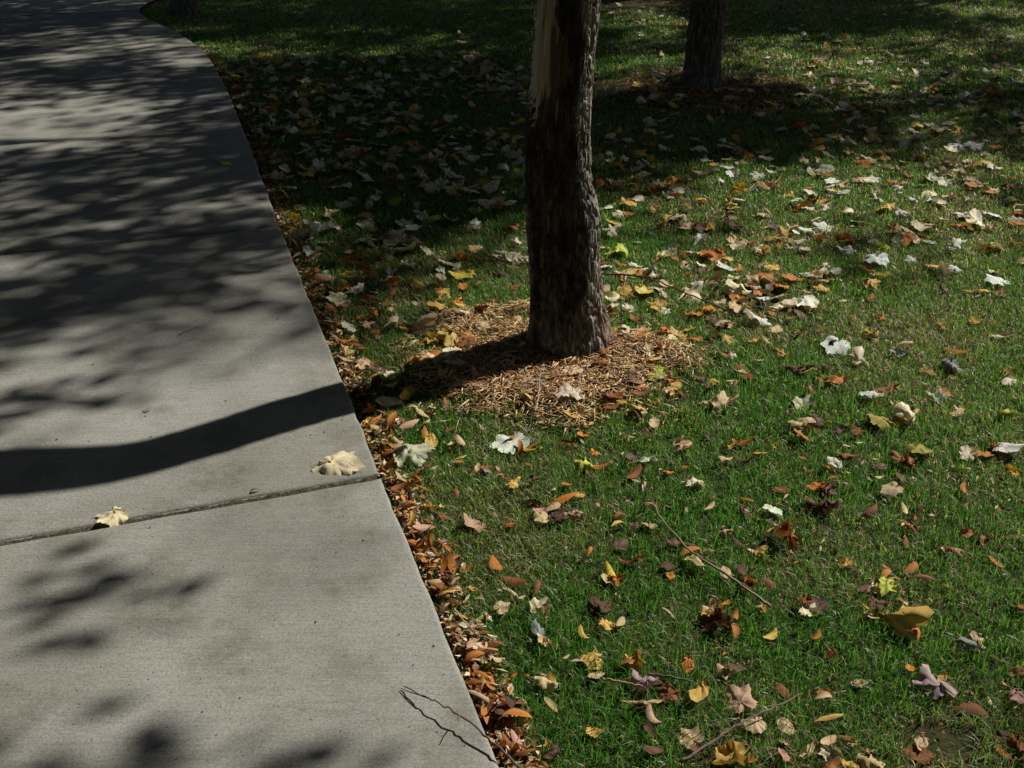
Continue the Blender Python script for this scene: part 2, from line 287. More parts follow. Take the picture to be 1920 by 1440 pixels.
# ---- positions in metres: crown sprays (cm) set to cast wanted ground shade, leaves
SPRAYS = {
    'near': '152,312,304;176,369,304;202,332,329;204,312,328;260,325,340;242,311,334;250,318,326;253,331,349;88,489,307;148,486,335;245,314,355;170,478,337;214,311,352;208,324,316;82,137,450;-57,261,643;114,341,579;7,211,460;12,392,628;136,178,499;-174,317,504;264,302,477;89,267,503;-220,323,383;-81,519,320;-78,239,280;-81,481,324;111,330,650;49,341,353;93,559,535;33,230,453;148,242,319;-40,143,449;133,317,597;172,261,368;170,295,361;15,510,553;-141,391,345;100,394,508;56,305,378;82,276,508;-105,347,565;126,288,321;-50,422,453;129,386,549;-100,203,386;-148,217,292;109,324,310;-134,243,536;-31,194,350;-85,335,472;48,256,516;-86,229,327;248,229,399;204,255,338;119,467,429;-5,493,378;97,333,579;101,493,373;-125,169,441;-175,227,352;191,459,528;-31,366,342;260,297,368;-45,506,529;-12,228,525;74,413,332;21,571,340;151,165,324;-169,211,455;70,287,451;-29,436,644;144,184,545;10,322,313;-23,182,313;31,194,533;154,188,355;164,192,567;200,305,565;130,262,402;114,273,489;17,117,354;-159,331,451;-27,277,348;-43,501,517;45,390,432;118,227,548;-62,465,364;163,493,414;105,257,554;5,418,408;170,163,327;148,367,355;66,174,482;-16,385,526;-110,408,500;-153,451,386;77,172,393;-22,210,359;119,290,644;-97,507,551;66,463,527;-10,534,416;75,191,620;-39,220,297;-37,176,483;104,122,410;8,114,393;-135,500,402;142,168,466;-56,260,391;43,226,406;-129,291,270;-85,407,457;-149,410,335;20,89,489;197,343,493;-42,211,430;84,384,509;-144,408,392;-114,258,467;80,320,524;-194,294,376;93,224,481;-197,322,457;-232,340,406;-191,403,548;-126,439,274;218,231,511;-26,141,284;-159,495,413;-35,444,648;99,240,261;-61,230,323;110,245,297;73,168,338;199,336,378;-28,346,378;-94,504,457;-29,514,498',
    'second': '134,739,442;301,952,304;-41,835,411;59,825,316;169,821,369;244,996,486;3,703,322;231,965,343;317,716,595;286,875,451;247,826,345;343,694,341;162,992,377;81,927,510;251,955,435;230,803,430;305,729,406;308,923,351;224,787,551;182,648,460;77,832,302;129,874,545;240,976,459;178,655,403;64,980,507;252,906,467;284,784,328;341,811,395;198,839,330;203,888,311;213,880,387;-11,901,436;308,891,442;319,904,388;240,651,410;184,968,318;110,566,382;244,988,384;211,883,404;136,915,413;317,666,507;111,826,438;116,959,407;327,825,388;180,715,454;203,831,503;296,868,490;171,578,379;188,813,456;334,833,390;303,750,416;63,699,382;85,767,385;274,722,401;256,868,430;154,861,359;179,903,592;55,766,329;265,782,373;327,726,603;-81,845,301;81,685,406;67,831,472;208,678,502;62,754,331;144,949,336;274,864,371;323,951,325;68,957,359;286,872,413;110,934,336;155,973,394;331,746,523;259,631,480;256,974,498;184,790,303;217,671,493;113,621,311;103,975,371;243,900,310;131,950,391;118,976,303;163,933,374;193,863,387;238,776,323;140,930,301;263,728,400;186,975,325;167,829,345;351,743,413;-3,976,369;321,697,342;194,571,419;260,942,448;111,626,382;318,718,588;154,833,386;298,892,488;-10,670,311;225,838,304;260,817,519;182,977,341;286,708,464;186,991,424;284,839,360;262,611,357;262,790,460;322,704,553;298,771,619;179,608,361;298,847,517;333,898,570;111,852,352;190,916,328;151,839,351;176,864,566;238,999,466;197,726,304;219,640,499;72,653,374;148,670,373;301,638,447;277,725,357;220,936,334;83,614,307;308,957,412;242,913,348;328,859,427;128,981,366;288,700,346;-27,912,411;207,838,401;284,651,498;198,934,336;37,967,527;229,622,488;241,792,516;92,837,503;180,982,309;213,578,407;330,851,307;193,719,302;337,740,502;192,823,386;78,743,442;-39,724,306;133,631,426;303,850,576;334,701,616;33,968,442;160,839,469;197,780,358;272,659,471;304,670,423;163,575,419;223,574,324;163,978,324;191,979,331;180,851,547;69,770,326;136,767,331;53,825,441;255,951,421;295,941,391;235,907,415;310,810,430;-20,973,487;208,736,392;3,956,348;330,802,359;33,923,389;201,962,353;245,917,514;43,655,362;120,731,445;50,789,418;310,842,484;284,917,563;136,840,506;193,868,313;154,940,483;340,823,584;-37,892,328;95,966,517;148,743,365;151,786,375;197,879,430;273,914,408;284,774,397;254,675,313;316,893,429;186,960,308;24,927,465;125,615,323;266,967,522;-5,673,328;145,919,311;306,812,319;227,812,590;284,675,538;188,628,363;151,735,411;129,801,482;171,600,398;207,682,525;178,891,352;297,810,522;166,951,351;51,932,356;252,750,405;221,728,331;173,822,300;299,938,395;223,926,386;179,774,377;245,871,445;267,988,318;320,891,457;317,959,344;211,837,408;60,975,486;113,683,351;232,674,397;140,798,434;249,943,322;208,914,421;302,667,360;349,677,511;333,750,317;274,686,571;303,838,346;280,853,426;112,766,359;252,972,556;5,645,312;202,808,529;176,756,386;277,976,395;299,977,328;293,652,525;164,827,474;324,787,384;127,963,430;311,934,441;277,667,503;330,811,436;304,697,431;256,900,432;226,665,379;249,839,419;123,772,381;141,700,393;303,674,388;173,642,336;230,930,590;238,833,383;151,672,310;160,858,495;124,973,318;273,731,351;160,994,362;300,810,407;288,883,512;336,854,468;93,770,471;269,748,305;347,772,352;225,824,461;225,824,335;127,566,332;242,920,472;160,980,425;286,920,429;143,820,494;254,885,391;105,989,306;347,793,584;46,975,338;341,814,309;317,873,316;189,674,423;171,923,308;312,709,588;343,855,595;48,593,315;27,750,354;213,733,537;231,916,495;165,976,347;59,935,328;201,890,375;291,770,518;293,658,475;292,754,594;33,969,527;254,652,338;70,873,305;-101,706,432;-136,877,454;62,780,495;84,567,511;261,1016,467;216,809,483;381,883,326;25,688,610;214,615,536;352,717,580;-91,620,451;224,823,291;-35,780,552;-71,796,476;74,1031,449;48,891,573;134,559,285;-58,620,323;240,775,656;45,739,271;34,568,551;253,917,316;-119,935,411;385,822,471;35,623,504;106,947,635;142,644,588;-101,642,471;312,705,353;277,780,333;204,981,470;-87,738,398;19,944,563;71,530,502;34,814,648;124,803,658;122,797,625;-42,985,498;363,713,565;109,808,284;254,1031,323;114,752,573;228,836,267;336,821,356;40,860,287;150,676,459;385,788,573;84,675,645;277,860,452;69,830,265;235,793,573;78,964,392;136,746,526;41,557,507;345,673,419;237,858,433;379,749,438;39,769,634;113,1043,481;361,882,392;-56,646,430;213,653,422;100,713,530;71,874,633;308,703,515;233,764,655;214,785,316;144,875,331;216,563,304;-26,715,343;261,729,502;-76,671,522;18,662,631;111,508,396;325,869,448;151,1006,403;38,655,324;229,861,336;-94,701,484;285,681,418;-10,951,339;263,677,293;-79,717,419;261,707,439;-63,838,429;122,992,272;278,809,344;33,905,262;93,1007,282;213,804,549;9,931,593;165,631,626;-69,674,363;2,796,495;20,597,398;33,566,306;-22,981,301;173,797,297;22,653,570',
    'third': '-43,1287,418;240,1023,308;-88,1211,490;285,1164,359;16,1160,489;-97,1256,399;84,1212,557;48,1202,540;-27,1221,598;260,1107,422;320,1319,425;247,1233,452;-40,1195,434;263,1113,532;55,1375,400;173,1359,385;265,1206,353;87,1078,311;162,1380,429;159,1371,493;138,1252,514;-31,1151,437;-16,1255,428;27,1180,576;291,1079,480;220,1211,597;255,1085,411;274,1155,508;186,1336,463;254,1304,328;-10,1292,585;0,1041,426;164,1021,398;255,1265,326;207,1179,575;164,1154,363;113,1007,472;99,1343,312;5,1015,317;115,1404,582;283,1117,415;-16,1427,487;247,1204,541;341,1151,394;-33,1413,464;-43,1388,422;130,1254,449;285,1096,386;335,1141,543;231,1091,494;32,1386,470;179,1381,577;11,1129,546;44,1018,551;224,1011,301;304,1261,556;227,1358,417;55,1115,542;9,1396,388;136,1191,514;289,1137,591;24,1169,485;86,1087,578;14,1425,546;7,1085,520;190,1285,475;280,1220,573;25,1320,478;23,1004,322;54,1054,396;-2,1035,506;307,1140,435;-16,1292,507;-8,1382,388;313,1128,437;327,1136,319;216,1175,323;113,1398,513;134,1243,413;206,1139,480;316,1109,481;30,1272,366;92,1398,424;173,1054,436;295,1311,571;-71,1212,468;201,1160,604;148,1039,387;254,1077,532;-81,1427,457;-10,1414,438;-13,1372,492;-13,1428,514;112,1392,412;51,1141,529;61,1111,482;166,1072,347;167,1389,338;103,1328,592;89,1384,588;224,1385,401;219,1354,519;-62,1258,393;127,1257,592;-31,1319,500;257,1315,583;-36,1102,389;324,1174,370;150,1130,332;306,1231,381;126,1392,408;45,1261,474;229,1325,354;120,1061,487;52,1022,401;254,1216,360;95,1213,576;65,1347,597;278,1284,381;296,1057,562;58,1414,599;48,1331,391;-71,1246,375;194,1138,559;212,1405,575;-48,1075,489;80,1144,619;277,1364,533;84,1372,400;161,1040,419;-12,1227,337;286,1361,418;-54,1263,486;315,1257,315;139,1119,481;15,1374,305;288,1249,594;110,1248,600;285,1116,370;-69,1433,407;-80,1115,379;61,1395,563;243,1279,411;266,1186,406;198,1185,353;239,1144,591;-21,1425,421;274,1310,392;50,1003,399;289,1239,345;200,1173,610;164,1071,564;277,1370,556;197,1177,522;278,1080,314;84,1003,326;-9,1372,580;46,1071,590;120,1406,338;141,1275,590;132,1027,425;285,1360,593;10,1027,408;130,1407,556;108,1217,542;197,1361,443;-10,1429,404;258,1038,309;195,1066,315;54,1143,522;93,1405,526;304,1117,476;195,1382,564;84,1373,434;-1,1144,518;103,1367,424;283,1279,555;-16,1210,539;302,1328,415;39,1363,357;300,1260,333;155,1119,562;71,1356,567;346,1248,540;-41,1297,426;86,1271,325;104,1330,324;197,1328,389;38,1285,406;-53,1224,414;156,1135,583;175,1247,341;-45,1082,499;-26,1083,307;-32,1127,450;116,1185,507;244,1320,608;17,1128,484;33,1072,515;-41,1441,468;306,1323,433;-59,1439,501;-75,1082,313;84,1355,398;-57,1339,330;311,1296,554;76,1047,302;147,1038,328;2,1042,523;16,1358,508;155,1326,446;62,1201,475;213,1014,372;219,1062,518;-7,1092,557;115,1132,344;161,1418,467;234,1253,306;200,1028,425;204,1323,373;345,1163,569;-4,1187,389;107,1391,505;183,1284,357;25,1071,526;233,1320,377;-2,1199,417;-41,1133,318;123,1342,411;-19,1098,483;-44,1047,432;-15,1400,464;-23,1336,487;-34,1407,419;29,1332,345;-79,1148,446;166,1306,591;152,1314,413;249,1293,316;284,1126,342;132,1206,618;279,1062,329;193,1354,444;215,1030,325;16,1282,526;154,1115,570;-20,1345,586;148,1145,605;-27,1205,363;5,1418,525;-4,1349,531;57,1234,490;-42,1197,560;62,1368,437;-37,1438,465;-38,1430,465;107,1406,550;252,1253,462;31,1113,526;327,1216,490;-13,1161,578;323,1225,308;44,1341,483;9,1142,530;302,1277,544;-45,1260,427;11,1419,490;-20,1158,331;205,1281,347;-39,1248,469;-36,1459,471;90,1123,449;-105,1173,379;-31,1288,578;111,1192,606;111,1330,507;121,1137,540;96,1331,610;152,1355,473;-54,1467,487;46,1334,430;283,1295,407;4,1052,492;-46,1351,415;41,1088,541;197,1040,459;286,1226,458;240,1256,405;-11,1272,499;175,1119,443;132,1270,410;144,1321,345;183,1295,381;-5,1381,570;220,1327,506;248,1251,591;162,1118,564;201,1308,435;321,1096,411;235,1358,491;-37,1468,490;40,1214,390;41,1355,480;264,1121,472;34,1355,492;5,1163,571;23,1301,411;180,1413,351;330,1235,570;75,1003,491;119,1320,313;143,1236,493;1,1427,545;130,1061,390;203,1187,592;26,1014,367;282,1359,532;83,1104,525;168,1277,508;-1,1388,593;242,1112,332;121,1072,597;-9,1418,538;80,1296,415;-89,1148,387;-30,1323,507;25,1057,548;251,1364,592;-75,1501,498;-64,1068,457;-57,1498,434;242,1079,346;116,1371,505;310,1227,511;7,1212,419;332,1111,598;173,1016,436;-6,1144,433;134,1394,441;206,1311,335;22,1336,561;107,1103,489;100,1318,307;211,1068,353;70,1363,614;211,1335,351;47,1370,489;279,1106,314;133,1298,579;137,1027,423;92,1115,443;90,1328,584;107,1390,326;217,1301,542;141,1321,565;-3,1070,548;158,1091,597;107,1214,555;29,1396,561;230,1258,436;213,1008,335;-32,1357,410;-11,1367,367;137,1400,544;7,1024,365;-28,1055,490;263,1044,549;-34,1194,503;107,1302,376;4,1386,586;261,1156,490;170,1290,335;160,1147,320;-25,1165,531;8,1106,552;344,1168,508;127,1416,354;126,1207,330;19,1334,591;4,1371,426;202,1087,498;284,1308,424;129,1381,501;154,1312,387;279,1043,383;-3,1369,605;131,1282,326;38,1065,453;88,1383,526;19,1029,470;290,1224,418;276,1346,619;281,1272,387;171,1324,374;34,1066,485;139,1376,460;89,1034,326;83,1274,310;-13,1074,512;185,1348,318;94,1229,346;244,1371,397;184,1097,492;-50,1280,571;178,1222,377;331,1104,611;135,1071,512;85,1383,449;167,1320,448;230,1053,377;46,1323,352;3,1419,586;60,1084,524;35,1019,425;-1,1394,525;25,1319,590;137,1207,420;162,1290,374;39,1109,473;-38,1402,465;289,1192,367;33,1056,406;-21,1254,594;330,1158,302;-5,1021,481;286,1139,519;-50,1279,387;287,1296,571;9,1224,602;42,1212,374;219,1125,318;59,1009,408;152,1000,315;158,1047,361;141,1017,526;-14,1380,462;-56,1090,487;46,1126,580;-51,1236,376;319,1111,448;205,1072,514;251,1197,423;316,1186,382;319,1191,388;-59,1096,391;253,1232,508;316,1131,497;51,1414,582;-10,1406,441;311,1267,325;-28,1384,383;-17,1246,326;278,1085,422;226,1374,450;166,1245,392;293,1111,370;91,1007,315;92,1299,385;121,1297,491;69,1311,581;208,1403,514;7,1153,316;143,1042,336;61,1378,602;219,1011,443;319,1088,390;111,1109,518;112,1387,534;-25,1444,482;59,1088,581;226,1083,304;106,1218,521;131,1363,338;208,1117,314;19,1147,575;98,1370,441;140,1411,565;273,1066,363;121,1024,454;51,1226,526;157,1109,537;28,1170,594;167,1398,348;-26,1368,419;-28,1433,498;11,1116,566;-50,1311,380;4,1387,436;140,1259,456;52,1396,442;-85,1102,448;62,1134,572;83,1087,372;147,1387,442;-5,1277,595;179,1363,442;169,1264,452;30,1404,513;128,1381,554;217,1131,548;58,1345,448;61,1154,326;108,1327,471;35,1177,342;200,1261,344;235,1310,404;83,1397,557;152,1055,343;300,1237,453;81,1419,361;-5,1323,597;21,1343,307;-5,1079,536;287,1156,481;-23,1407,463;49,1112,576;171,1020,328;313,1246,409;-9,1363,396;244,1162,592;225,1139,363;-8,1396,447;59,1352,428;70,1397,331;35,1405,571;-13,1425,497;96,1240,430;332,1158,322;-101,1136,410;256,1165,308;147,948,352;85,1133,284;54,1331,542;-22,1397,491;-138,1104,399;-90,1332,431;-97,1232,539;-117,1332,466;-109,1248,502;310,1109,306;147,1029,399;235,1353,588;276,1361,437;79,1442,492;393,1203,487;104,971,403;244,1208,475;-78,1246,436;-32,1200,412;178,1258,291;-115,1228,568;11,1067,485;204,1243,276;366,1290,377;192,984,312;148,1201,656;25,1322,546;-83,1317,387;-138,1252,334;151,1305,304;206,1383,446;150,1151,330;19,1226,330;78,1282,319;132,1443,507;153,1345,567;15,1203,264;190,1434,546;97,1100,490;83,1241,408;6,1002,346;234,1309,528;-34,1048,439;-26,1386,284;159,1311,445;-24,1357,411;351,1307,326;272,1100,554;50,1158,539;344,1023,381;-104,1313,462;68,1359,471;292,1161,290;-35,1327,278;356,1052,419;-87,1247,477;316,1099,283;150,1359,413;54,1115,501;36,1284,592;62,1256,332;-62,1226,419;269,1112,565;60,1096,569;300,1219,512;378,1232,415;70,1353,311;123,1311,424;12,1157,663;-128,1211,526;167,1475,439;182,1248,648;98,1255,302;-120,1183,549;367,1137,402;67,1092,412;28,1298,463;195,1210,637;171,1279,475;36,1174,266;274,1153,447;55,1296,487;273,1309,526;182,1196,308;28,1151,487;158,1314,385;-46,1352,308;-73,1275,380;328,1031,340;-97,1235,357;267,972,427;78,1422,574;30,1324,542;154,1325,365;-98,1084,395;336,1222,482;360,1159,564;-59,1322,496;103,966,345;175,1428,323;223,1109,327;391,1270,373;-2,1351,393;173,1398,339;-1,1342,277;-116,1350,451;-39,1294,365;204,1348,359;27,1252,633;237,1385,539;182,1294,642;61,1195,331',
    'path': '-390,1420,329;-285,1312,325;-261,1491,363;-289,1217,368;-268,1344,374;-238,1305,319;-263,1367,340;-229,1292,382;-282,1404,426;-205,1034,313;-416,1407,302;-196,1228,306;-288,1462,314;-319,1327,311;-320,1313,340;-191,1328,307;-213,1381,375;-321,1281,315;-206,1115,304;-245,1358,339;-218,1278,446;-363,1476,305;-319,1462,324;-315,1255,315;-208,1161,424;-225,1270,344;-262,1142,318;-340,1372,379;-247,1308,343;-338,1490,363;-216,1210,369;-252,1385,326;-207,1429,400;-399,1458,301;-292,1267,368;-178,1254,383;-384,1425,309;-227,1295,325;-325,1336,301;-241,1349,314;-330,1438,343;-248,1289,325;-205,1321,301;-329,1195,313;-315,1363,305;-232,1409,301;-216,1261,429;-250,1304,319;-235,1407,312;-197,1263,378;-151,1207,372;-339,1465,332;-245,1277,410;-341,1480,318;-295,1388,316;-306,1415,342;-235,1197,380;-264,1390,302;-283,1384,349;-210,1284,369;-181,1218,486;-251,1066,348;-235,1379,321;-411,1326,302;-168,1228,390;-325,1473,312;-265,1332,305;-360,1208,310;-218,1368,325;-279,1370,331;-307,1242,316;-371,1449,335;-363,1324,309;-390,1350,313;-191,1209,410;-382,1490,308;-374,1297,349;-266,1313,390;-260,1452,384;-264,1280,380;-253,1323,303;-227,1232,419;-342,1516,308;-383,1306,302;-268,1470,322;-213,1031,355;-280,1057,304;-233,1414,383;-393,1399,311;-260,1286,312;-289,1457,323;-229,1297,337;-262,1456,339;-291,1236,401;-216,973,310;-342,1290,362;-217,1305,335;-267,1389,336;-278,1264,416;-340,1397,357;-271,1278,349;-310,1482,346;-334,1351,349;-245,1381,372;-329,1473,311;-313,1449,307;-278,1402,367;-288,1362,316;-314,1415,376;-351,1519,335;-254,1242,406;-231,1263,386;-373,1330,316;-197,1258,314;-286,1321,370;-235,1289,305;-307,1485,313;-367,1374,321;-205,1387,312;-245,1500,429;-342,1527,344;-261,1160,369;-355,1249,348;-314,1516,369;-228,1316,382;-264,1290,432;-277,1318,338;-260,1304,381;-205,1157,421;-166,1056,305;-264,1453,332;-327,1348,349;-270,1297,343;-268,1137,335;-177,1039,354;-346,1398,333;-252,1216,399;-324,1502,375;-320,1387,315;-230,1435,427;-342,1251,369;-167,1047,381;-322,1380,320;-373,1317,307;-232,1391,309;-353,1421,347;-291,1286,378;-225,1283,317;-328,1220,318;-324,1506,312;-370,1300,308;-352,1483,331;-247,1248,303;-296,1311,329;-270,1194,367;-304,1415,325;-216,1230,327;-385,1391,320;-171,1061,334;-328,1230,338;-191,1300,324;-290,1353,429;-416,1457,305;-282,1348,316;-298,1524,322;-354,1340,339;-253,1389,363;-357,1411,309;-308,1219,315;-265,1451,323;-337,1490,338;-206,1240,364;-217,1384,338;-399,1436,316;-363,1451,316;-314,1264,302;-242,1333,325;-351,1367,326;-286,1310,362;-213,1416,400;-355,1349,350;-246,1189,301;-194,1255,397;-205,1333,301;-224,1386,308;-288,1414,303;-336,1282,310;-289,1379,312;-349,1337,351;-241,1299,357;-293,1224,322;-384,1302,333;-278,1037,309;-242,975,307;-298,1270,414;-221,1263,342;-332,1410,305;-159,1023,344;-200,1265,365;-271,1455,335;-231,1447,344;-283,1417,371;-290,1455,340;-340,1449,313;-288,1327,312;-149,1198,326;-324,1236,316;-263,1298,402;-190,1332,324;-353,1294,330;-311,1474,301;-311,1437,325;-225,1279,382;-298,1306,315;-288,1290,306;-188,1248,404;-347,1311,354;-211,1260,417;-244,1348,303;-187,1048,388;-155,1076,341;-342,1437,311;-210,1218,344;-346,1469,311;-285,1459,306;-325,1247,309;-353,1287,319;-212,1320,406;-353,1373,302;-203,1255,324;-293,1492,389;-291,1474,307;-307,1339,369;-386,1440,328;-372,1327,339;-322,1508,335;-249,1186,420;-269,1319,316;-290,1442,370;-212,1149,411;-181,1193,386;-186,1023,313;-244,1094,337;-222,1251,450;-257,1231,351;-286,1285,377;-249,1436,350;-287,1198,388;-290,1284,335;-143,1126,453;-292,1308,406;-261,1193,318;-306,1137,343;-252,1115,357;-380,1266,319;-240,1374,301;-296,1277,302;-179,1153,347;-367,1481,303;-359,1288,313;-303,1429,301;-222,1351,335;-238,1057,465;-252,1064,291;-441,971,580;-183,1141,598;-168,1008,297;-283,1357,483;-331,940,443;-486,1112,553;-147,1246,519;-135,1150,417;-241,949,563;-333,1004,452;-134,1060,546;-220,1132,431;-288,1114,477;-466,1229,437;-413,1311,523;-286,1171,351;-538,1020,469;-253,1265,265;-219,1304,530;-358,903,382;-311,1265,347;-332,1037,407;-208,1133,272;-477,1162,331;-385,990,631;-409,1123,575;-213,1016,415;-366,1135,551;-132,1120,494;-320,1001,534;-312,1276,392;-244,1027,644;-115,1157,333;-434,1104,390;-357,1303,612;-214,1261,494;-406,1110,493;-543,1200,547;-532,1288,389;-347,941,502;-265,1286,390;-517,1020,385;-188,1005,513;-255,915,430;-199,965,533;-346,995,591;-320,892,370;-187,1268,550;-454,1233,323;-202,953,319;-244,917,292;-533,1172,424;-303,934,496;-241,1021,489;-568,1130,402;-291,980,408;-309,1343,316;-473,1295,429;-528,994,486;-502,1068,600;-530,1198,363;-165,1273,394;-400,983,595;-221,993,588;-404,1146,301;-229,1006,485;-251,1085,602;-465,1181,281;-490,1283,460;-354,1295,317;-363,1012,400;-420,1124,298;-402,1001,534;-428,1355,447;-142,1134,473;-374,1160,620;-298,990,572;-161,1195,369;-358,1213,492;-178,980,529;-412,977,261;-84,1154,391;-368,1019,413;-455,1246,302;-427,1280,439;-513,1152,380;-243,970,324;-324,1158,365;-355,1260,381;-393,1012,454;-261,1001,271;-547,1110,449;-457,1150,502;-403,1367,390;-427,1289,381;-286,1268,507;-280,1120,504;-348,1106,579;-108,1229,397;-345,1140,616;-247,1256,432;-222,1321,515;-434,997,477;-337,1339,442;-532,1118,384;-212,1008,471;-311,1056,462;-198,987,548;-462,970,485;-452,1249,281;-189,1043,390;-232,1323,459;-548,1197,279;-154,1023,333;-261,919,365;-380,1193,607;-344,1062,637;-198,1227,417;-446,1185,433;-230,1248,460;-399,891,366;-322,1163,363;-364,1158,582;-290,1213,531;-233,1310,350;-416,1227,451;-237,1088,506',
    'r1': '363,873,561;676,879,466;551,942,531;675,757,342;416,987,340;578,1062,498;690,896,311;422,850,395;359,898,593;703,660,484;657,1023,532;699,885,456;634,1023,563;519,942,573;515,876,334;703,1041,529;556,780,607;401,871,561;501,739,613;426,772,419;493,1025,605;652,1009,412;464,784,343;464,880,523;553,903,599;452,802,545;481,793,550;571,939,457;696,896,433;491,953,376;422,795,470;567,976,610;645,853,412;536,992,560;704,988,368;614,926,564;502,978,472;645,698,435;502,1040,582;478,1012,597;389,877,373;576,710,448;417,870,407;664,811,301;656,1041,552;750,906,503;700,798,433;486,1010,612;386,725,563;553,887,486;439,919,315;550,921,539;421,819,502;394,905,577;658,754,544;631,930,586;375,983,564;433,752,388;583,1063,618;401,731,477;553,916,479;796,858,584;364,843,346;510,855,536;354,887,551;552,749,511;556,881,489;400,752,615;398,1006,600;684,924,574;572,842,533;717,892,450;371,920,449;396,859,508;502,772,354;381,771,611;421,1027,619;426,895,501;547,925,431;349,938,517;372,999,551;669,1039,562;633,495,589;397,790,394;413,861,504;366,968,409;431,978,473;387,724,476;450,881,585;609,968,333;457,1084,464;585,1041,606;607,1086,610;744,936,586;417,797,310;373,927,568;605,952,562;397,989,443;698,910,366;406,711,605;424,743,305;463,931,420;383,889,577;554,946,366;424,893,487;489,1031,412;648,902,467;592,1027,566;584,820,405;712,810,373;428,790,596;559,982,571;562,770,306;519,849,530;448,1077,536;704,796,417;590,1086,478;357,951,456;580,895,382;551,881,494;400,928,399;608,991,336;404,906,420;337,963,472;365,792,388;654,1046,370;687,832,394;591,898,566;728,1004,606;525,1039,457;368,987,426;339,921,493;490,877,583;564,1084,543;363,959,506;706,916,353;490,1045,362;632,883,365;603,820,603;456,1076,524;439,751,478;421,942,614;581,963,521;545,854,615;532,1091,495;409,780,470;483,1002,543;409,907,381;496,1037,502;661,1032,564;442,797,500;616,1022,530;527,1005,384;378,751,361;369,788,489;732,884,392;513,976,387;429,874,481;380,726,329;362,828,423;603,946,514;467,912,444;432,687,615;538,868,399;419,689,588;446,855,358;715,784,411;444,975,612;449,867,391;563,1013,595;364,732,566;400,878,349;369,773,538;378,721,465;340,916,493;455,1039,485;551,957,409;602,956,441;444,929,581;390,833,394;575,997,571;610,471,544;435,680,528;524,1071,607;573,1040,446;388,815,439;456,973,606;514,703,610;422,870,425;600,788,398;733,751,546;448,932,565;526,756,591;589,683,357;640,859,306;550,975,599;602,967,549;593,951,454;469,901,531;533,913,531;503,999,520;425,861,390;425,828,482;631,1027,577;653,926,544;339,900,542;601,1020,596;392,998,472;552,959,514;397,889,477;563,1038,589;488,826,457;498,984,509;695,892,370;371,834,377;392,783,384;440,1001,325;423,919,617;412,833,344;354,877,514;454,682,616;435,707,610;520,801,616;340,909,373;396,964,434;529,929,573;348,857,527;528,864,327;411,796,355;370,838,580;594,971,548;673,1050,529;472,1061,416;451,1073,455;624,910,552;679,850,360;430,1049,520;612,998,592;615,900,315;534,1084,304;677,1004,607;502,1089,434;692,981,455;649,976,501;415,1028,428;385,834,428;653,1054,619;699,1000,388;592,986,580;438,850,470;543,680,314;407,780,520;428,768,411;604,934,505;348,989,316;492,752,593;394,908,320;468,703,589;631,863,342;587,1012,513;454,689,569;777,907,469;478,1027,607;679,829,371;351,913,550;471,1003,484;609,1082,483;583,965,552;458,804,555;568,685,464;637,1034,579;564,868,534;588,1009,446;566,1022,594;691,899,324;780,867,433;553,1015,494;364,950,565;426,912,427;529,905,548;596,1010,387;832,835,438;332,823,520;733,652,507;453,873,673;825,891,450;450,797,629;752,701,394;315,964,358;752,618,414;298,787,345;731,634,343;588,798,279;701,978,405;460,745,538;648,701,321;690,902,338;294,736,471;374,990,372;540,1017,622;797,791,296;308,914,324;360,715,448;816,832,310;598,598,342;757,773,337;680,641,317;306,985,483;840,802,393;412,881,577;436,1004,486;373,922,475;845,939,349;318,856,353;363,970,526;725,798,305;431,981,306;830,836,404;456,775,600;622,870,343;829,724,436;342,970,457;337,772,454;331,777,287;479,1061,537;521,796,634;738,832,277;428,1137,403;377,927,546;402,756,400;770,923,501;563,890,440;405,923,510;801,958,469;762,946,382;273,911,511;443,1072,570;322,1019,400;371,875,403;644,910,343;327,846,447;593,886,674;598,618,317;382,987,385;608,846,273;411,771,494',
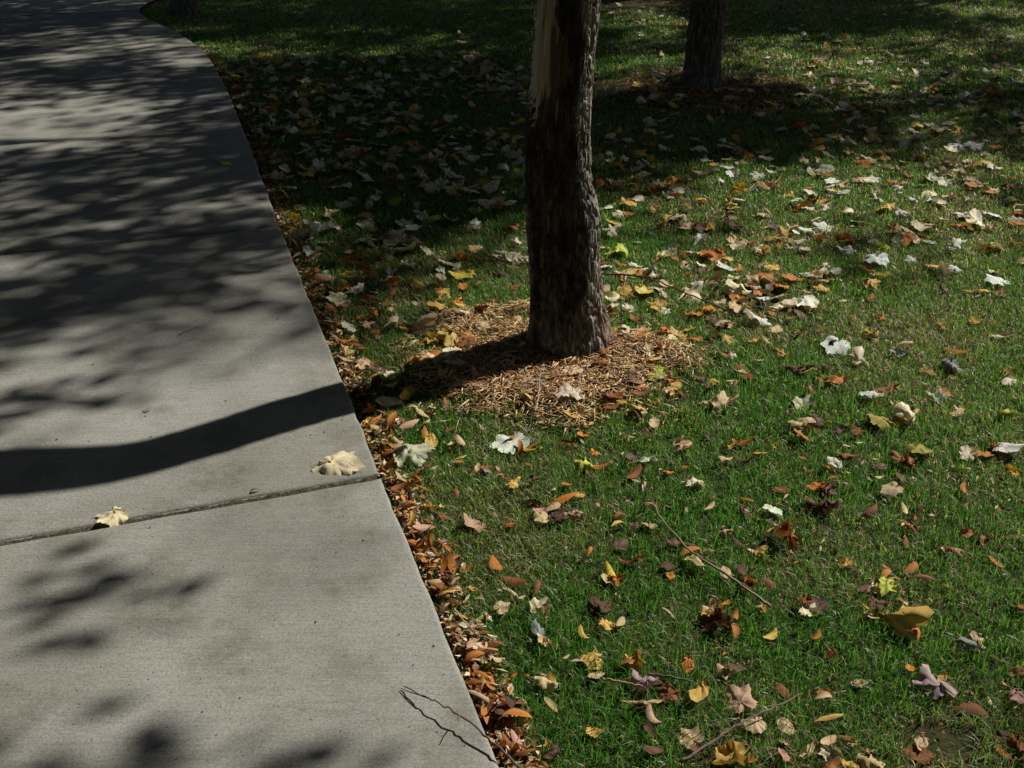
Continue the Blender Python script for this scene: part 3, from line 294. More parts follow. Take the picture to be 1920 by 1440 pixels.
    'r2': '757,1458,434;813,1439,611;956,1457,336;680,1493,331;751,1328,421;726,1488,344;582,1307,354;638,1139,490;598,1320,608;922,1485,310;532,1435,301;421,1324,386;736,1539,314;551,1178,614;516,1236,619;743,1427,504;641,1214,526;772,1605,303;576,1145,604;704,1531,304;865,1409,530;738,1494,363;725,1223,419;770,1537,441;715,1495,401;536,1295,358;703,1531,301;778,1368,485;845,1549,306;432,1317,444;410,1321,569;853,1405,310;930,1443,356;981,1598,316;702,1519,341;576,1144,330;699,1195,322;863,1358,576;813,1235,524;680,1452,392;463,1310,461;833,1439,569;718,1548,535;668,1499,607;773,1463,490;650,1261,327;663,1107,303;958,1353,306;640,1360,413;623,1463,376;815,1449,430;893,1397,593;412,1325,529;510,1196,379;713,1512,452;525,1432,579;635,1456,443;825,1512,339;577,1204,369;863,1326,423;885,1379,334;696,1443,371;764,1377,534;563,1253,377;555,1170,516;724,1410,310;671,1582,336;692,1603,360;709,1499,330;588,1231,549;581,1427,471;629,1276,381;815,1505,363;765,1598,324;495,1187,323;554,1397,619;667,1517,305;482,1235,528;889,1287,379;487,1125,571;528,1174,573;690,1560,308;654,1536,362;895,1415,368;533,1294,470;610,1252,597;596,1284,566;632,1369,460;546,1157,548;449,1210,522;458,1353,567;486,1193,475;590,1207,473;640,1343,612;846,1305,400;498,1321,488;676,1442,305;539,1190,609;897,1625,329;703,1397,339;633,1219,318;412,1270,523;418,1263,483;809,1366,305;698,1555,314;896,1337,469;530,1125,372;848,1269,597;648,1534,354;746,1533,416;518,1149,565;484,1394,572;913,1298,314;521,1412,341;492,1275,310;787,1212,392;802,1236,488;502,1331,545;783,1529,393;873,1610,312;681,1123,543;669,1120,374;450,1182,428;843,1460,510;942,1402,329;750,1393,491;584,1233,370;548,1217,490;529,1171,599;694,1379,511;837,1340,573;944,1537,342;429,1332,608;764,1236,314;886,1290,541;739,1410,482;512,1386,310;447,1224,399;656,1258,314;493,1227,495;491,1398,503;879,1440,311;770,1225,480;524,1428,561;677,1505,461;875,1549,313;981,1482,386;798,1525,440;442,1287,518;633,1152,550;662,1310,456;722,1407,387;471,1175,365;677,1544,470;604,1331,559;525,1159,539;678,1544,503;674,1527,369;715,1437,363;590,1443,405;618,1510,498;884,1373,385;759,1386,457;462,1239,554;730,1241,369;695,1343,374;540,1192,524;558,1231,590;717,1244,330;746,1378,397;489,1137,385;420,1318,452;805,1495,418;561,1188,308;613,1431,437;472,1172,539;871,1363,613;741,1553,479;738,1242,604;698,1591,331;725,1285,469;709,1556,329;769,1599,325;584,1440,336;784,1253,361;463,1161,481;828,1521,300;503,1185,486;623,1420,597;979,1366,305;855,1424,314;814,1582,389;840,1460,531;927,1503,329;478,1282,450;918,1539,303;746,1536,404;741,1504,397;1026,1654,390;474,1160,514;474,1291,523;762,1299,368;457,1207,591;793,1369,331;587,1429,308;741,1500,379;708,1510,357;715,1120,397;419,1261,338;757,1385,576;695,1516,322;534,1259,534;898,1302,445;768,1506,304;528,1464,334;572,1240,437;477,1264,511;633,1154,358;743,1538,341;697,1577,378;765,1533,396;693,1613,312;892,1632,306;718,1631,321;879,1264,512;780,1527,620;520,1271,337;811,1446,357;760,1257,388;651,1255,602;550,1184,318;726,1482,550;867,1461,322;809,1597,482;548,1336,383;602,1169,415;486,1257,492;910,1618,307;747,1591,344;878,1427,393;547,1172,603;764,1390,394;866,1606,320;828,1292,539;773,1695,429;849,1307,412;568,1284,333;708,1516,307;798,1359,509;810,1399,540;573,1280,510;659,1563,388;838,1348,443;903,1611,324;706,1564,541;891,1297,522;571,1167,558;713,1618,307;764,1473,400;737,1474,508;531,1249,316;644,1377,470;740,1453,395;778,1371,481;875,1548,347;844,1471,463;718,1554,350;497,1318,551;716,1467,388;754,1499,564;707,1308,481;849,1392,433;495,1293,585;735,1544,428;719,1424,528;523,1117,596;579,1294,557;687,1520,310;542,1228,596;506,1269,612;646,1402,426;705,1550,339;873,1271,391;524,1449,562;496,1334,522;609,1263,560;741,1434,409;955,1464,332;467,1187,485;787,1338,366;551,1189,400;484,1327,506;820,1466,301;696,1522,326;550,1200,536;682,1470,544;489,1151,534;812,1525,307;704,1578,350;662,1201,422;887,1421,304;542,1372,409;874,1337,355;651,1285,345;644,1289,344;684,1621,390;857,1311,318;472,1219,583;705,1316,385;671,1412,351;611,1349,419;513,1197,359;678,1116,602;883,1306,536;429,1283,486;635,1302,571;807,1526,410;681,1527,319;458,1222,588;499,1125,354;740,1580,376;718,1433,525;543,1485,584;749,1195,357;684,1317,470;688,1627,393;616,1288,443;493,1144,616;660,1359,570;764,1501,301;609,1472,445;707,1567,305;549,1184,446;543,1483,534;736,1574,346;864,1509,321;934,1413,393;867,1335,420;702,1545,392;830,1639,315;715,1479,322;872,1338,421;870,1332,312;862,1423,471;806,1424,566;672,1619,372;603,1333,546;553,1130,556;672,1105,482;556,1290,512;895,1492,310;719,1391,498;617,1526,561;757,1452,417;606,1144,609;624,1529,377;704,1532,365;743,1645,395;468,1245,465;769,1565,381;521,1338,325;605,1234,439;664,1511,327;429,1259,407;670,1415,318;621,1210,532;824,1315,538;538,1123,618;681,1412,425;483,1309,334;783,1382,425;443,1237,476;456,1324,479;778,1382,463;636,1345,391;524,1159,602;553,1237,524;901,1409,310;835,1267,333;876,1387,529;829,1268,425;803,1355,406;513,1333,575;602,1124,538;554,1303,444;673,1473,374;408,1289,389;791,1354,506;864,1458,575;852,1406,354;573,1324,534;766,1573,343;772,1430,433;701,1640,312;878,1391,556;545,1248,589;531,1242,513;522,1124,567;782,1466,419;811,1483,572;841,1394,306;480,1378,539;406,1331,534;486,1383,446;751,1407,347;902,1560,376;943,1581,317;731,1483,592;782,1435,467;791,1515,442;769,1497,447;804,1396,337;465,1233,491;634,1546,327;960,1472,340;785,1487,596;674,1238,568;613,1477,588;622,1558,375;849,1295,458;462,1213,549;614,1492,620;942,1487,304;694,1548,422;801,1194,398;577,1260,402;973,1566,340;948,1361,362;928,1545,342;473,1205,599;807,1462,470;711,1560,498;552,1159,595;852,1484,318;854,1358,524;498,1176,551;535,1135,338;787,1615,333;698,1556,323;607,1183,474;741,1534,520;623,1414,374;912,1351,344;968,1497,370;762,1505,403;808,1469,529;830,1288,368;694,1422,351;750,1522,385;659,1326,341;518,1222,589;736,1471,573;756,1552,487;653,1312,322;752,1469,558;732,1328,519;639,1413,326;737,1595,398;828,1458,476;727,1405,334;614,1093,463;999,1528,417;507,1163,502;798,1462,408;723,1533,471;504,1297,553;634,1350,573;580,1424,523;631,1261,300;641,1558,602;702,1373,379;464,1384,567;759,1545,381;683,1307,612;727,1413,403;661,1147,435;577,1488,551;867,1487,318;842,1426,315;927,1632,394;527,1140,359;663,1553,373;596,1250,512;765,1296,367;416,1295,344;952,1450,340;425,1293,435;619,1508,368;794,1543,315;776,1564,308;688,1556,340;663,1462,451;679,1251,452;444,1357,555;860,1396,344;660,1345,608;927,1486,318;808,1382,431;455,1195,499;779,1652,373;825,1454,508;595,1317,335;538,1470,618;554,1208,597;705,1388,532;675,1393,327;615,1318,619;814,1310,571;506,1404,388;927,1499,326;712,1361,357;526,1347,433;541,1292,563;463,1183,533;551,1233,613;785,1394,513;538,1452,567;704,1621,349;581,1300,576;669,1596,303;677,1597,308;829,1487,339;466,1267,438;545,1461,484;629,1565,309;564,1107,582;467,1261,547;780,1389,436;669,1457,341;747,1573,310;546,1272,369;683,1591,309;473,1294,527;892,1306,330;730,1453,407;680,1569,349;994,1550,350;864,1415,533;672,1244,498;667,1606,310;695,1085,585;557,1447,435;422,1368,589;515,1389,301;750,1518,325;774,1344,529;590,1294,462;697,1471,394;523,1221,371;571,1138,455;734,1488,331;475,1385,525;651,1517,403;1099,1511,435;784,1489,502;619,1242,432;665,1431,518;905,1596,347;658,1196,586;674,1543,411;750,1616,302;703,1561,388;472,1224,610;505,1153,541;706,1153,549;638,1087,327;446,1233,607;900,1592,338;611,1282,325;687,1591,349;754,1658,342;458,1208,518;538,1428,599;845,1423,397;614,1532,451;797,1454,339;840,1454,354;923,1510,323;715,1610,333;464,1335,541;539,1226,590;857,1428,302;844,1343,432;705,1502,303;970,1587,311;634,1491,409;608,1534,327;717,1501,460;691,1555,310;704,1540,321;900,1348,411;697,1408,366;773,1397,348;649,1252,540;820,1514,383;516,1198,591;784,1383,442;896,1545,323;684,1311,318;744,1347,607;666,1478,436;529,1305,342;649,1541,398;678,1540,446;510,1219,555;695,1612,398;764,1340,506;730,1516,421;736,1558,373;836,1476,334;601,1424,309;720,1471,590;821,1485,485;783,1569,335;716,1225,324;665,1452,387;648,1263,437;798,1281,400;707,1467,378;527,1170,569;887,1314,309;852,1317,405;775,1524,553;660,1117,328;606,1309,583;860,1419,603;580,1374,388;727,1112,451;553,1385,300;854,1500,302;755,1236,355;596,1326,567;619,1236,494;808,1520,491;696,1452,366;631,1506,341;662,1142,423;674,1449,425;497,1177,542;759,1404,459;942,1385,306;523,1440,579;632,1306,292;455,1394,560;344,1352,447;765,1447,585;450,1533,418;660,1364,344;556,1333,286;417,1489,481;566,1360,624;472,1432,425;384,1251,380;428,1422,512;694,1336,321;545,1220,367;525,1115,272;538,1203,294;690,1633,373;447,1175,300;704,1302,485;530,1352,344;684,1606,309;476,1359,497;501,1484,497;752,1338,457;524,1524,467;570,1376,665;636,1342,612;521,1573,464;663,1549,346;801,1536,378;522,1392,539;664,1320,397;582,1474,264;445,1135,394;604,1277,296;569,1349,629;510,1153,599;727,1411,494;600,1357,425;403,1160,363;564,1452,394;700,1610,492;632,1628,393;556,1294,594;534,1216,316;568,1538,298;688,1399,363;467,1176,335;804,1469,594;655,1022,339;776,1405,638;538,1091,425;588,1382,321;655,1510,298;767,1396,532;478,1234,456;665,1118,568;586,1056,471;649,1112,559',
    'r3': '110,1709,583;9,1760,579;355,1709,467;449,1648,595;545,1725,558;-46,1679,583;132,1556,619;73,1668,546;24,1575,514;172,1772,593;192,1648,465;-12,1773,604;368,1396,534;537,1493,499;477,1463,565;155,1610,519;302,1499,595;210,1737,554;471,1711,588;56,1545,601;208,1449,537;563,1639,452;41,1780,600;92,1573,617;-16,1786,617;32,1657,555;264,1745,617;468,1600,557;440,1644,530;161,1589,462;175,1694,490;439,1552,449;183,1660,522;514,1578,362;295,1609,341;579,1741,592;86,1555,566;284,1802,601;231,1529,617;64,1625,617;-40,1679,597;422,1581,337;-28,1761,593;217,1565,582;534,1507,566;134,1519,596;390,1512,568;493,1611,411;593,1560,454;-5,1594,567;417,1571,502;368,1733,601;113,1651,610;585,1599,437;381,1517,334;-50,1681,610;222,1760,591;254,1474,408;138,1603,557;341,1494,460;144,1567,605;287,1653,605;346,1426,303;296,1410,542;351,1563,372;177,1652,582;383,1443,510;397,1646,444;537,1615,573;369,1389,558;63,1748,616;248,1798,614;372,1647,337;198,1540,318;-8,1696,596;522,1618,312;402,1484,581;-3,1575,525;265,1494,320;120,1627,586;645,1611,314;523,1675,602;75,1804,587;118,1681,570;572,1585,328;587,1603,343;233,1601,562;284,1470,375;232,1659,497;-41,1609,610;313,1408,501;561,1580,327;322,1698,527;270,1570,617;377,1663,497;442,1418,601;7,1593,533;415,1677,560;108,1601,612;543,1715,592;567,1584,354;111,1767,620;213,1568,618;527,1787,564;585,1618,342;-34,1688,595;133,1589,598;209,1649,498;141,1595,560;526,1715,557;313,1406,300;598,1659,557;59,1799,606;113,1731,602;-12,1799,590;177,1498,480;214,1709,601;148,1799,619;160,1564,545;329,1498,526;88,1631,603;276,1390,456;149,1586,594;350,1505,507;251,1723,499;67,1647,562;488,1722,587;162,1533,497;479,1683,576;593,1670,385;14,1790,611;556,1648,517;278,1764,590;366,1519,594;543,1571,514;187,1639,377;454,1616,351;167,1627,314;384,1438,379;150,1721,605;134,1720,605;300,1506,548;225,1690,412;172,1581,322;74,1783,596;333,1585,517;321,1604,445;122,1704,615;293,1459,513;190,1627,473;125,1681,607;549,1598,502;298,1677,452;406,1507,567;186,1537,538;294,1435,411;160,1676,610;177,1516,439;487,1472,577;202,1807,604;564,1586,399;313,1735,511;387,1543,403;153,1616,575;600,1620,375;153,1694,616;148,1740,607;17,1751,612;500,1557,463;171,1686,613;93,1780,577;141,1748,583;604,1562,325;189,1727,559;158,1608,520;105,1810,617;93,1701,557;207,1721,576;36,1713,610;184,1634,482;343,1486,548;178,1530,596;582,1584,420;555,1649,499;238,1601,376;276,1608,598;106,1537,603;227,1440,570;407,1484,462;-35,1768,579;63,1637,605;608,1589,305;429,1604,480;131,1621,600;406,1583,318;118,1674,605;626,1635,413;177,1549,596;495,1489,619;182,1701,543;-27,1754,618;71,1545,605;161,1671,589;67,1789,603;351,1640,509;266,1513,313;174,1548,361;192,1690,546;246,1633,396;549,1587,620;495,1457,601;122,1774,585;253,1693,508;248,1676,570;159,1557,566;-39,1775,597;267,1401,413;548,1579,364;341,1585,574;157,1563,606;361,1735,590;370,1713,470;179,1782,602;545,1509,312;207,1767,602;333,1530,328;554,1513,488;562,1756,533;477,1741,491;321,1767,604;627,1585,317;458,1562,507;458,1472,558;209,1546,362;417,1499,579;156,1742,573;-16,1689,596;23,1757,562;412,1457,549;202,1607,545;179,1574,381;162,1597,458;-16,1701,580;259,1574,376;114,1653,591;27,1683,607;168,1636,439;591,1539,616;118,1766,567;559,1639,335;173,1513,584;473,1466,419;85,1640,586;273,1727,562;158,1622,498;272,1707,611;-34,1779,613;216,1555,569;6,1742,595;456,1414,441;304,1740,613;79,1567,573;417,1426,541;136,1560,588;244,1675,471;16,1669,591;177,1542,618;292,1710,470;344,1637,509;431,1496,573;216,1540,464;27,1774,603;308,1433,593;206,1654,537;313,1545,348;85,1703,572;385,1399,415;218,1774,540;181,1718,559;541,1532,336;182,1582,573;516,1583,304;412,1456,557;14,1774,586;193,1475,521;199,1709,556;421,1617,473;328,1453,302;376,1421,408;335,1706,602;147,1600,612;152,1777,608;209,1549,550;392,1465,467;286,1671,606;202,1527,320;403,1633,464;260,1714,473;466,1722,592;243,1457,347;387,1688,450;2,1667,566;55,1649,598;80,1766,615;269,1594,491;48,1652,619;301,1490,554;231,1443,536;380,1456,457;180,1649,618;411,1386,520;176,1674,546;579,1551,593;430,1610,608;307,1666,553;290,1598,546;434,1668,395;198,1555,385;402,1648,532;532,1630,567;147,1578,606;565,1553,374;549,1563,490;47,1622,583;430,1479,505;533,1594,488;465,1746,492;474,1622,326;490,1495,610;-18,1742,618;396,1690,448;158,1561,593;665,1648,356;630,1594,308;354,1441,456;153,1543,565;505,1702,431;211,1735,553;221,1625,546;295,1488,372;200,1733,596;85,1583,572;450,1556,573;266,1483,355;201,1723,580;246,1635,366;335,1607,373;394,1391,460;651,1637,330;225,1469,433;153,1605,566;365,1662,517;493,1592,426;446,1666,600;560,1717,469;614,1601,336;412,1513,601;127,1791,608;283,1388,595;338,1706,610;253,1557,426;105,1717,619;371,1735,548;350,1606,304;194,1781,619;-48,1734,613;241,1738,553;92,1648,580;135,1647,570;557,1599,344;63,1749,605;302,1707,607;482,1616,552;609,1623,336;482,1718,518;234,1509,518;-4,1793,612;357,1661,349;283,1425,420;142,1667,581;201,1714,603;352,1377,489;275,1537,557;171,1671,403;196,1587,484;210,1677,586;229,1476,305;255,1553,368;481,1668,535;465,1522,393;636,1633,383;443,1789,585;173,1702,616;270,1412,597;404,1791,581;448,1632,608;193,1742,608;437,1388,323;19,1678,576;371,1536,390;171,1689,580;206,1606,553;212,1540,591;258,1803,581;415,1380,517;89,1702,616;453,1518,463;227,1490,586;273,1640,554;380,1727,535;551,1597,572;260,1797,591;599,1575,340;220,1806,616;347,1712,472;471,1734,591;187,1562,457;508,1697,424;344,1408,549;291,1721,462;543,1514,345;117,1817,619;158,1538,575;177,1644,330;453,1728,530;539,1495,513;314,1751,588;25,1752,613;155,1813,620;207,1598,610;306,1470,495;117,1819,610;234,1546,389;432,1505,390;33,1622,549;535,1723,506;411,1391,492;359,1648,327;350,1626,565;42,1630,602;544,1647,336;453,1415,452;392,1471,341;26,1763,551;175,1633,541;424,1699,476;123,1566,584;451,1626,385;385,1618,441;47,1753,584;104,1718,594;352,1565,587;274,1718,593;370,1524,454;397,1658,586;604,1581,380;-32,1666,589;308,1386,427;514,1509,333;329,1576,442;111,1728,582;608,1573,329;96,1818,619;345,1715,582;404,1432,451;239,1622,508;89,1679,568;548,1618,428;174,1739,531;201,1702,432;28,1616,585;160,1793,614;611,1629,344;286,1494,494;294,1717,462;225,1767,617;166,1651,425;399,1632,522;185,1813,616;403,1615,377;569,1585,311;22,1731,582;169,1653,498;23,1604,581;448,1456,498;313,1647,597;218,1621,605;18,1618,606;-27,1737,570;76,1706,585;627,1592,376;123,1677,602;204,1718,607;234,1555,302;180,1696,415;526,1556,611;87,1605,605;17,1673,607;88,1650,611;453,1463,434;-17,1587,617;372,1412,516;184,1583,403;273,1414,311;28,1677,600;445,1614,362;-5,1637,601;213,1515,617;252,1436,379;277,1690,520;293,1626,510;174,1553,519;675,1633,326;312,1514,524;408,1441,613;263,1506,331;59,1736,564;-20,1665,598;166,1558,478;89,1649,615;381,1810,598;114,1560,576;105,1773,565;-29,1640,558;223,1571,598;549,1769,582;195,1645,385;423,1407,583;124,1739,615;84,1780,612;395,1646,423;222,1585,396;333,1443,318;175,1639,595;165,1661,541;403,1687,600;118,1782,582;9,1706,593;235,1559,545;97,1536,616;14,1716,582;531,1651,470;546,1496,339;183,1580,618;297,1597,539;132,1766,578;-21,1651,578;52,1664,614;157,1705,598;301,1610,597;23,1628,616;190,1498,315;589,1540,427;147,1715,587;250,1605,569;435,1710,538;297,1643,437;-17,1683,598;508,1589,399;152,1797,613;215,1566,318;226,1808,613;143,1760,599;57,1762,592;240,1740,615;225,1572,376;342,1785,568;202,1584,487;224,1526,544;143,1595,595;180,1510,583;50,1667,592;426,1603,593;122,1747,596;-8,1641,554;576,1598,470;50,1678,582;196,1564,454;339,1566,432;220,1642,447;204,1558,578;132,1728,614;85,1668,603;492,1649,480;668,1664,356;397,1641,593;-17,1657,560;260,1580,602;-16,1698,594;-6,1640,576;56,1553,577;179,1616,560;245,1542,403;391,1523,556;152,1628,530;400,1561,391;440,1562,409;301,1676,430;10,1616,573;673,1641,328;-28,1789,607;228,1615,584;74,1581,612;176,1632,604;451,1719,447;576,1596,567;554,1601,602;341,1633,345;545,1567,567;204,1678,576;449,1507,504;422,1520,302;135,1765,575;565,1595,412;130,1634,568;450,1646,542;265,1593,595;565,1549,320;140,1765,558;81,1580,620;478,1749,523;391,1450,571;482,1438,357;623,1779,424;282,1563,480;204,1740,508;362,1659,474;399,1434,625;332,1773,405;428,1835,529;308,1572,407;250,1538,639;324,1752,616;338,1352,386;260,1628,391;424,1427,379;166,1712,468;417,1711,652;309,1621,530;651,1515,404;241,1588,553;652,1601,431;291,1762,379;203,1401,424;219,1569,324;401,1596,373;617,1550,422;457,1520,484;411,1640,460;427,1618,488;464,1466,271;452,1846,543;625,1437,379;290,1510,582;528,1557,322;475,1710,397;487,1681,638;257,1423,559;189,1446,291;314,1527,432;253,1709,480;368,1545,557;277,1561,357;157,1499,525;372,1776,517;234,1412,407;468,1455,436;504,1500,573;380,1677,673;322,1473,331;509,1473,574;299,1373,551;407,1709,274;226,1368,412;600,1434,301;184,1627,466;343,1423,503;166,1663,393;410,1764,584;485,1685,514;180,1800,413;575,1493,385;226,1673,264;575,1810,427;178,1700,386;326,1402,588;474,1782,446;275,1463,600;438,1370,569;371,1753,469;475,1434,425;350,1741,305;378,1511,388;135,1722,395;182,1408,387;419,1549,508;236,1626,393;587,1698,541;624,1557,287;295,1665,280;189,1778,352;470,1337,521;97,1611,427;111,1552,490;604,1677,577;476,1696,564;362,1330,408;287,1506,355;237,1456,395;626,1651,293;356,1624,433;236,1621,367;502,1731,447;524,1664,521;532,1356,359;647,1536,333;225,1603,384;534,1856,472;366,1491,539;295,1735,643;137,1574,299;460,1512,568;505,1397,466;503,1421,464;197,1400,444;154,1520,343;348,1517,460;618,1597,312;431,1829,303;393,1627,338;500,1466,638;215,1466,276;290,1340,491;201,1593,452;511,1596,474;426,1657,346;422,1546,577;474,1820,425;146,1584,549;559,1664,565;411,1738,517;161,1463,501;181,1496,419;516,1574,456;314,1443,457;473,1391,260',
    'r4': '949,1259,325;847,1215,344;882,1218,393;955,1332,332;914,962,573;929,1124,509;742,1037,558;897,1185,561;738,1041,580;925,974,592;792,1127,578;950,1051,616;889,1033,570;939,1301,357;896,1243,523;910,1135,592;802,997,459;912,1224,301;795,1087,312;987,1295,371;1011,1229,493;1037,1380,388;790,1096,488;705,1070,342;818,1134,465;862,1091,598;893,1050,461;967,1271,404;943,1304,345;851,994,489;807,1014,346;738,1011,505;826,1001,423;816,988,512;805,1021,565;811,1083,533;845,1190,395;977,1348,313;957,1157,549;821,1130,455;838,1216,578;755,1119,461;953,1175,493;762,1054,333;798,1045,600;835,1002,576;816,1179,505;929,1057,522;831,1183,347;774,979,372;853,943,490;777,1053,348;855,1149,437;817,1011,550;972,1241,469;751,1078,563;934,1315,318;828,1092,410;783,1132,360;782,989,501;786,1109,456;799,1124,328;802,1108,386;999,1274,410;845,1029,541;722,1066,484;911,1237,541;939,1203,572;1011,1228,469;885,1178,514;782,1077,300;838,1001,619;814,883,508;981,1282,614;959,1177,455;810,1169,402;735,1029,526;887,1057,595;890,1113,611;845,1079,459;845,971,502;758,1111,406;766,1001,321;925,1213,359;897,1116,503;786,1147,374;892,1213,335;879,1159,429;830,1167,441;855,965,604;819,977,405;844,969,503;893,1242,503;925,1299,465;872,1020,616;831,1194,307;742,1089,345;875,1061,397;884,1013,559;1026,1210,533;869,870,602;823,1055,305;785,1104,469;943,1285,391;946,1189,407;774,1031,350;891,1243,411;810,1110,450;780,1056,494;927,1269,424;923,1065,569;952,1210,452;759,1063,613;1034,1186,616;804,997,584;952,1209,444;927,1146,536;827,1118,332;1035,827,297;1221,1038,476;1021,938,365;925,959,426;1098,878,419;666,992,347;1024,1138,384;965,1073,395;1019,954,368;877,938,458;827,1041,479;1104,917,290;740,851,349;1129,989,616;1014,920,378;995,1163,364;692,934,402;915,940,376;1086,1290,342;944,1041,445;1179,1035,416;856,900,272;858,985,476;1037,872,557;822,875,322;791,1005,261;942,840,590;908,983,342;1013,1305,367;1080,1139,643;1195,1012,400;1135,1147,399;988,964,439;1077,1174,509;1081,1263,380;849,786,388;827,930,358;815,918,316;706,964,354;979,923,481;1007,1138,445;789,1060,471;773,858,319;983,1175,267;1096,1233,559;982,952,655;1209,999,323;1031,912,577;1066,1008,336;1071,851,411;1049,1058,287;1022,884,475;1046,1029,628;1092,862,543;1074,1095,289;846,1031,461;1098,1061,638;1112,949,305;1098,1039,621;957,976,358;1016,952,599;1152,893,372;940,1021,307;1096,1192,484;898,831,464;1072,1074,345;1191,1206,394;1043,1167,297;779,838,411;968,1111,362;739,912,409;904,996,576;936,963,544;1148,931,549;1014,1121,564;1112,944,332;860,902,501;870,953,478;1064,1212,324;987,1122,431;1139,1006,455;1116,914,274;722,932,457;1177,916,364',
}
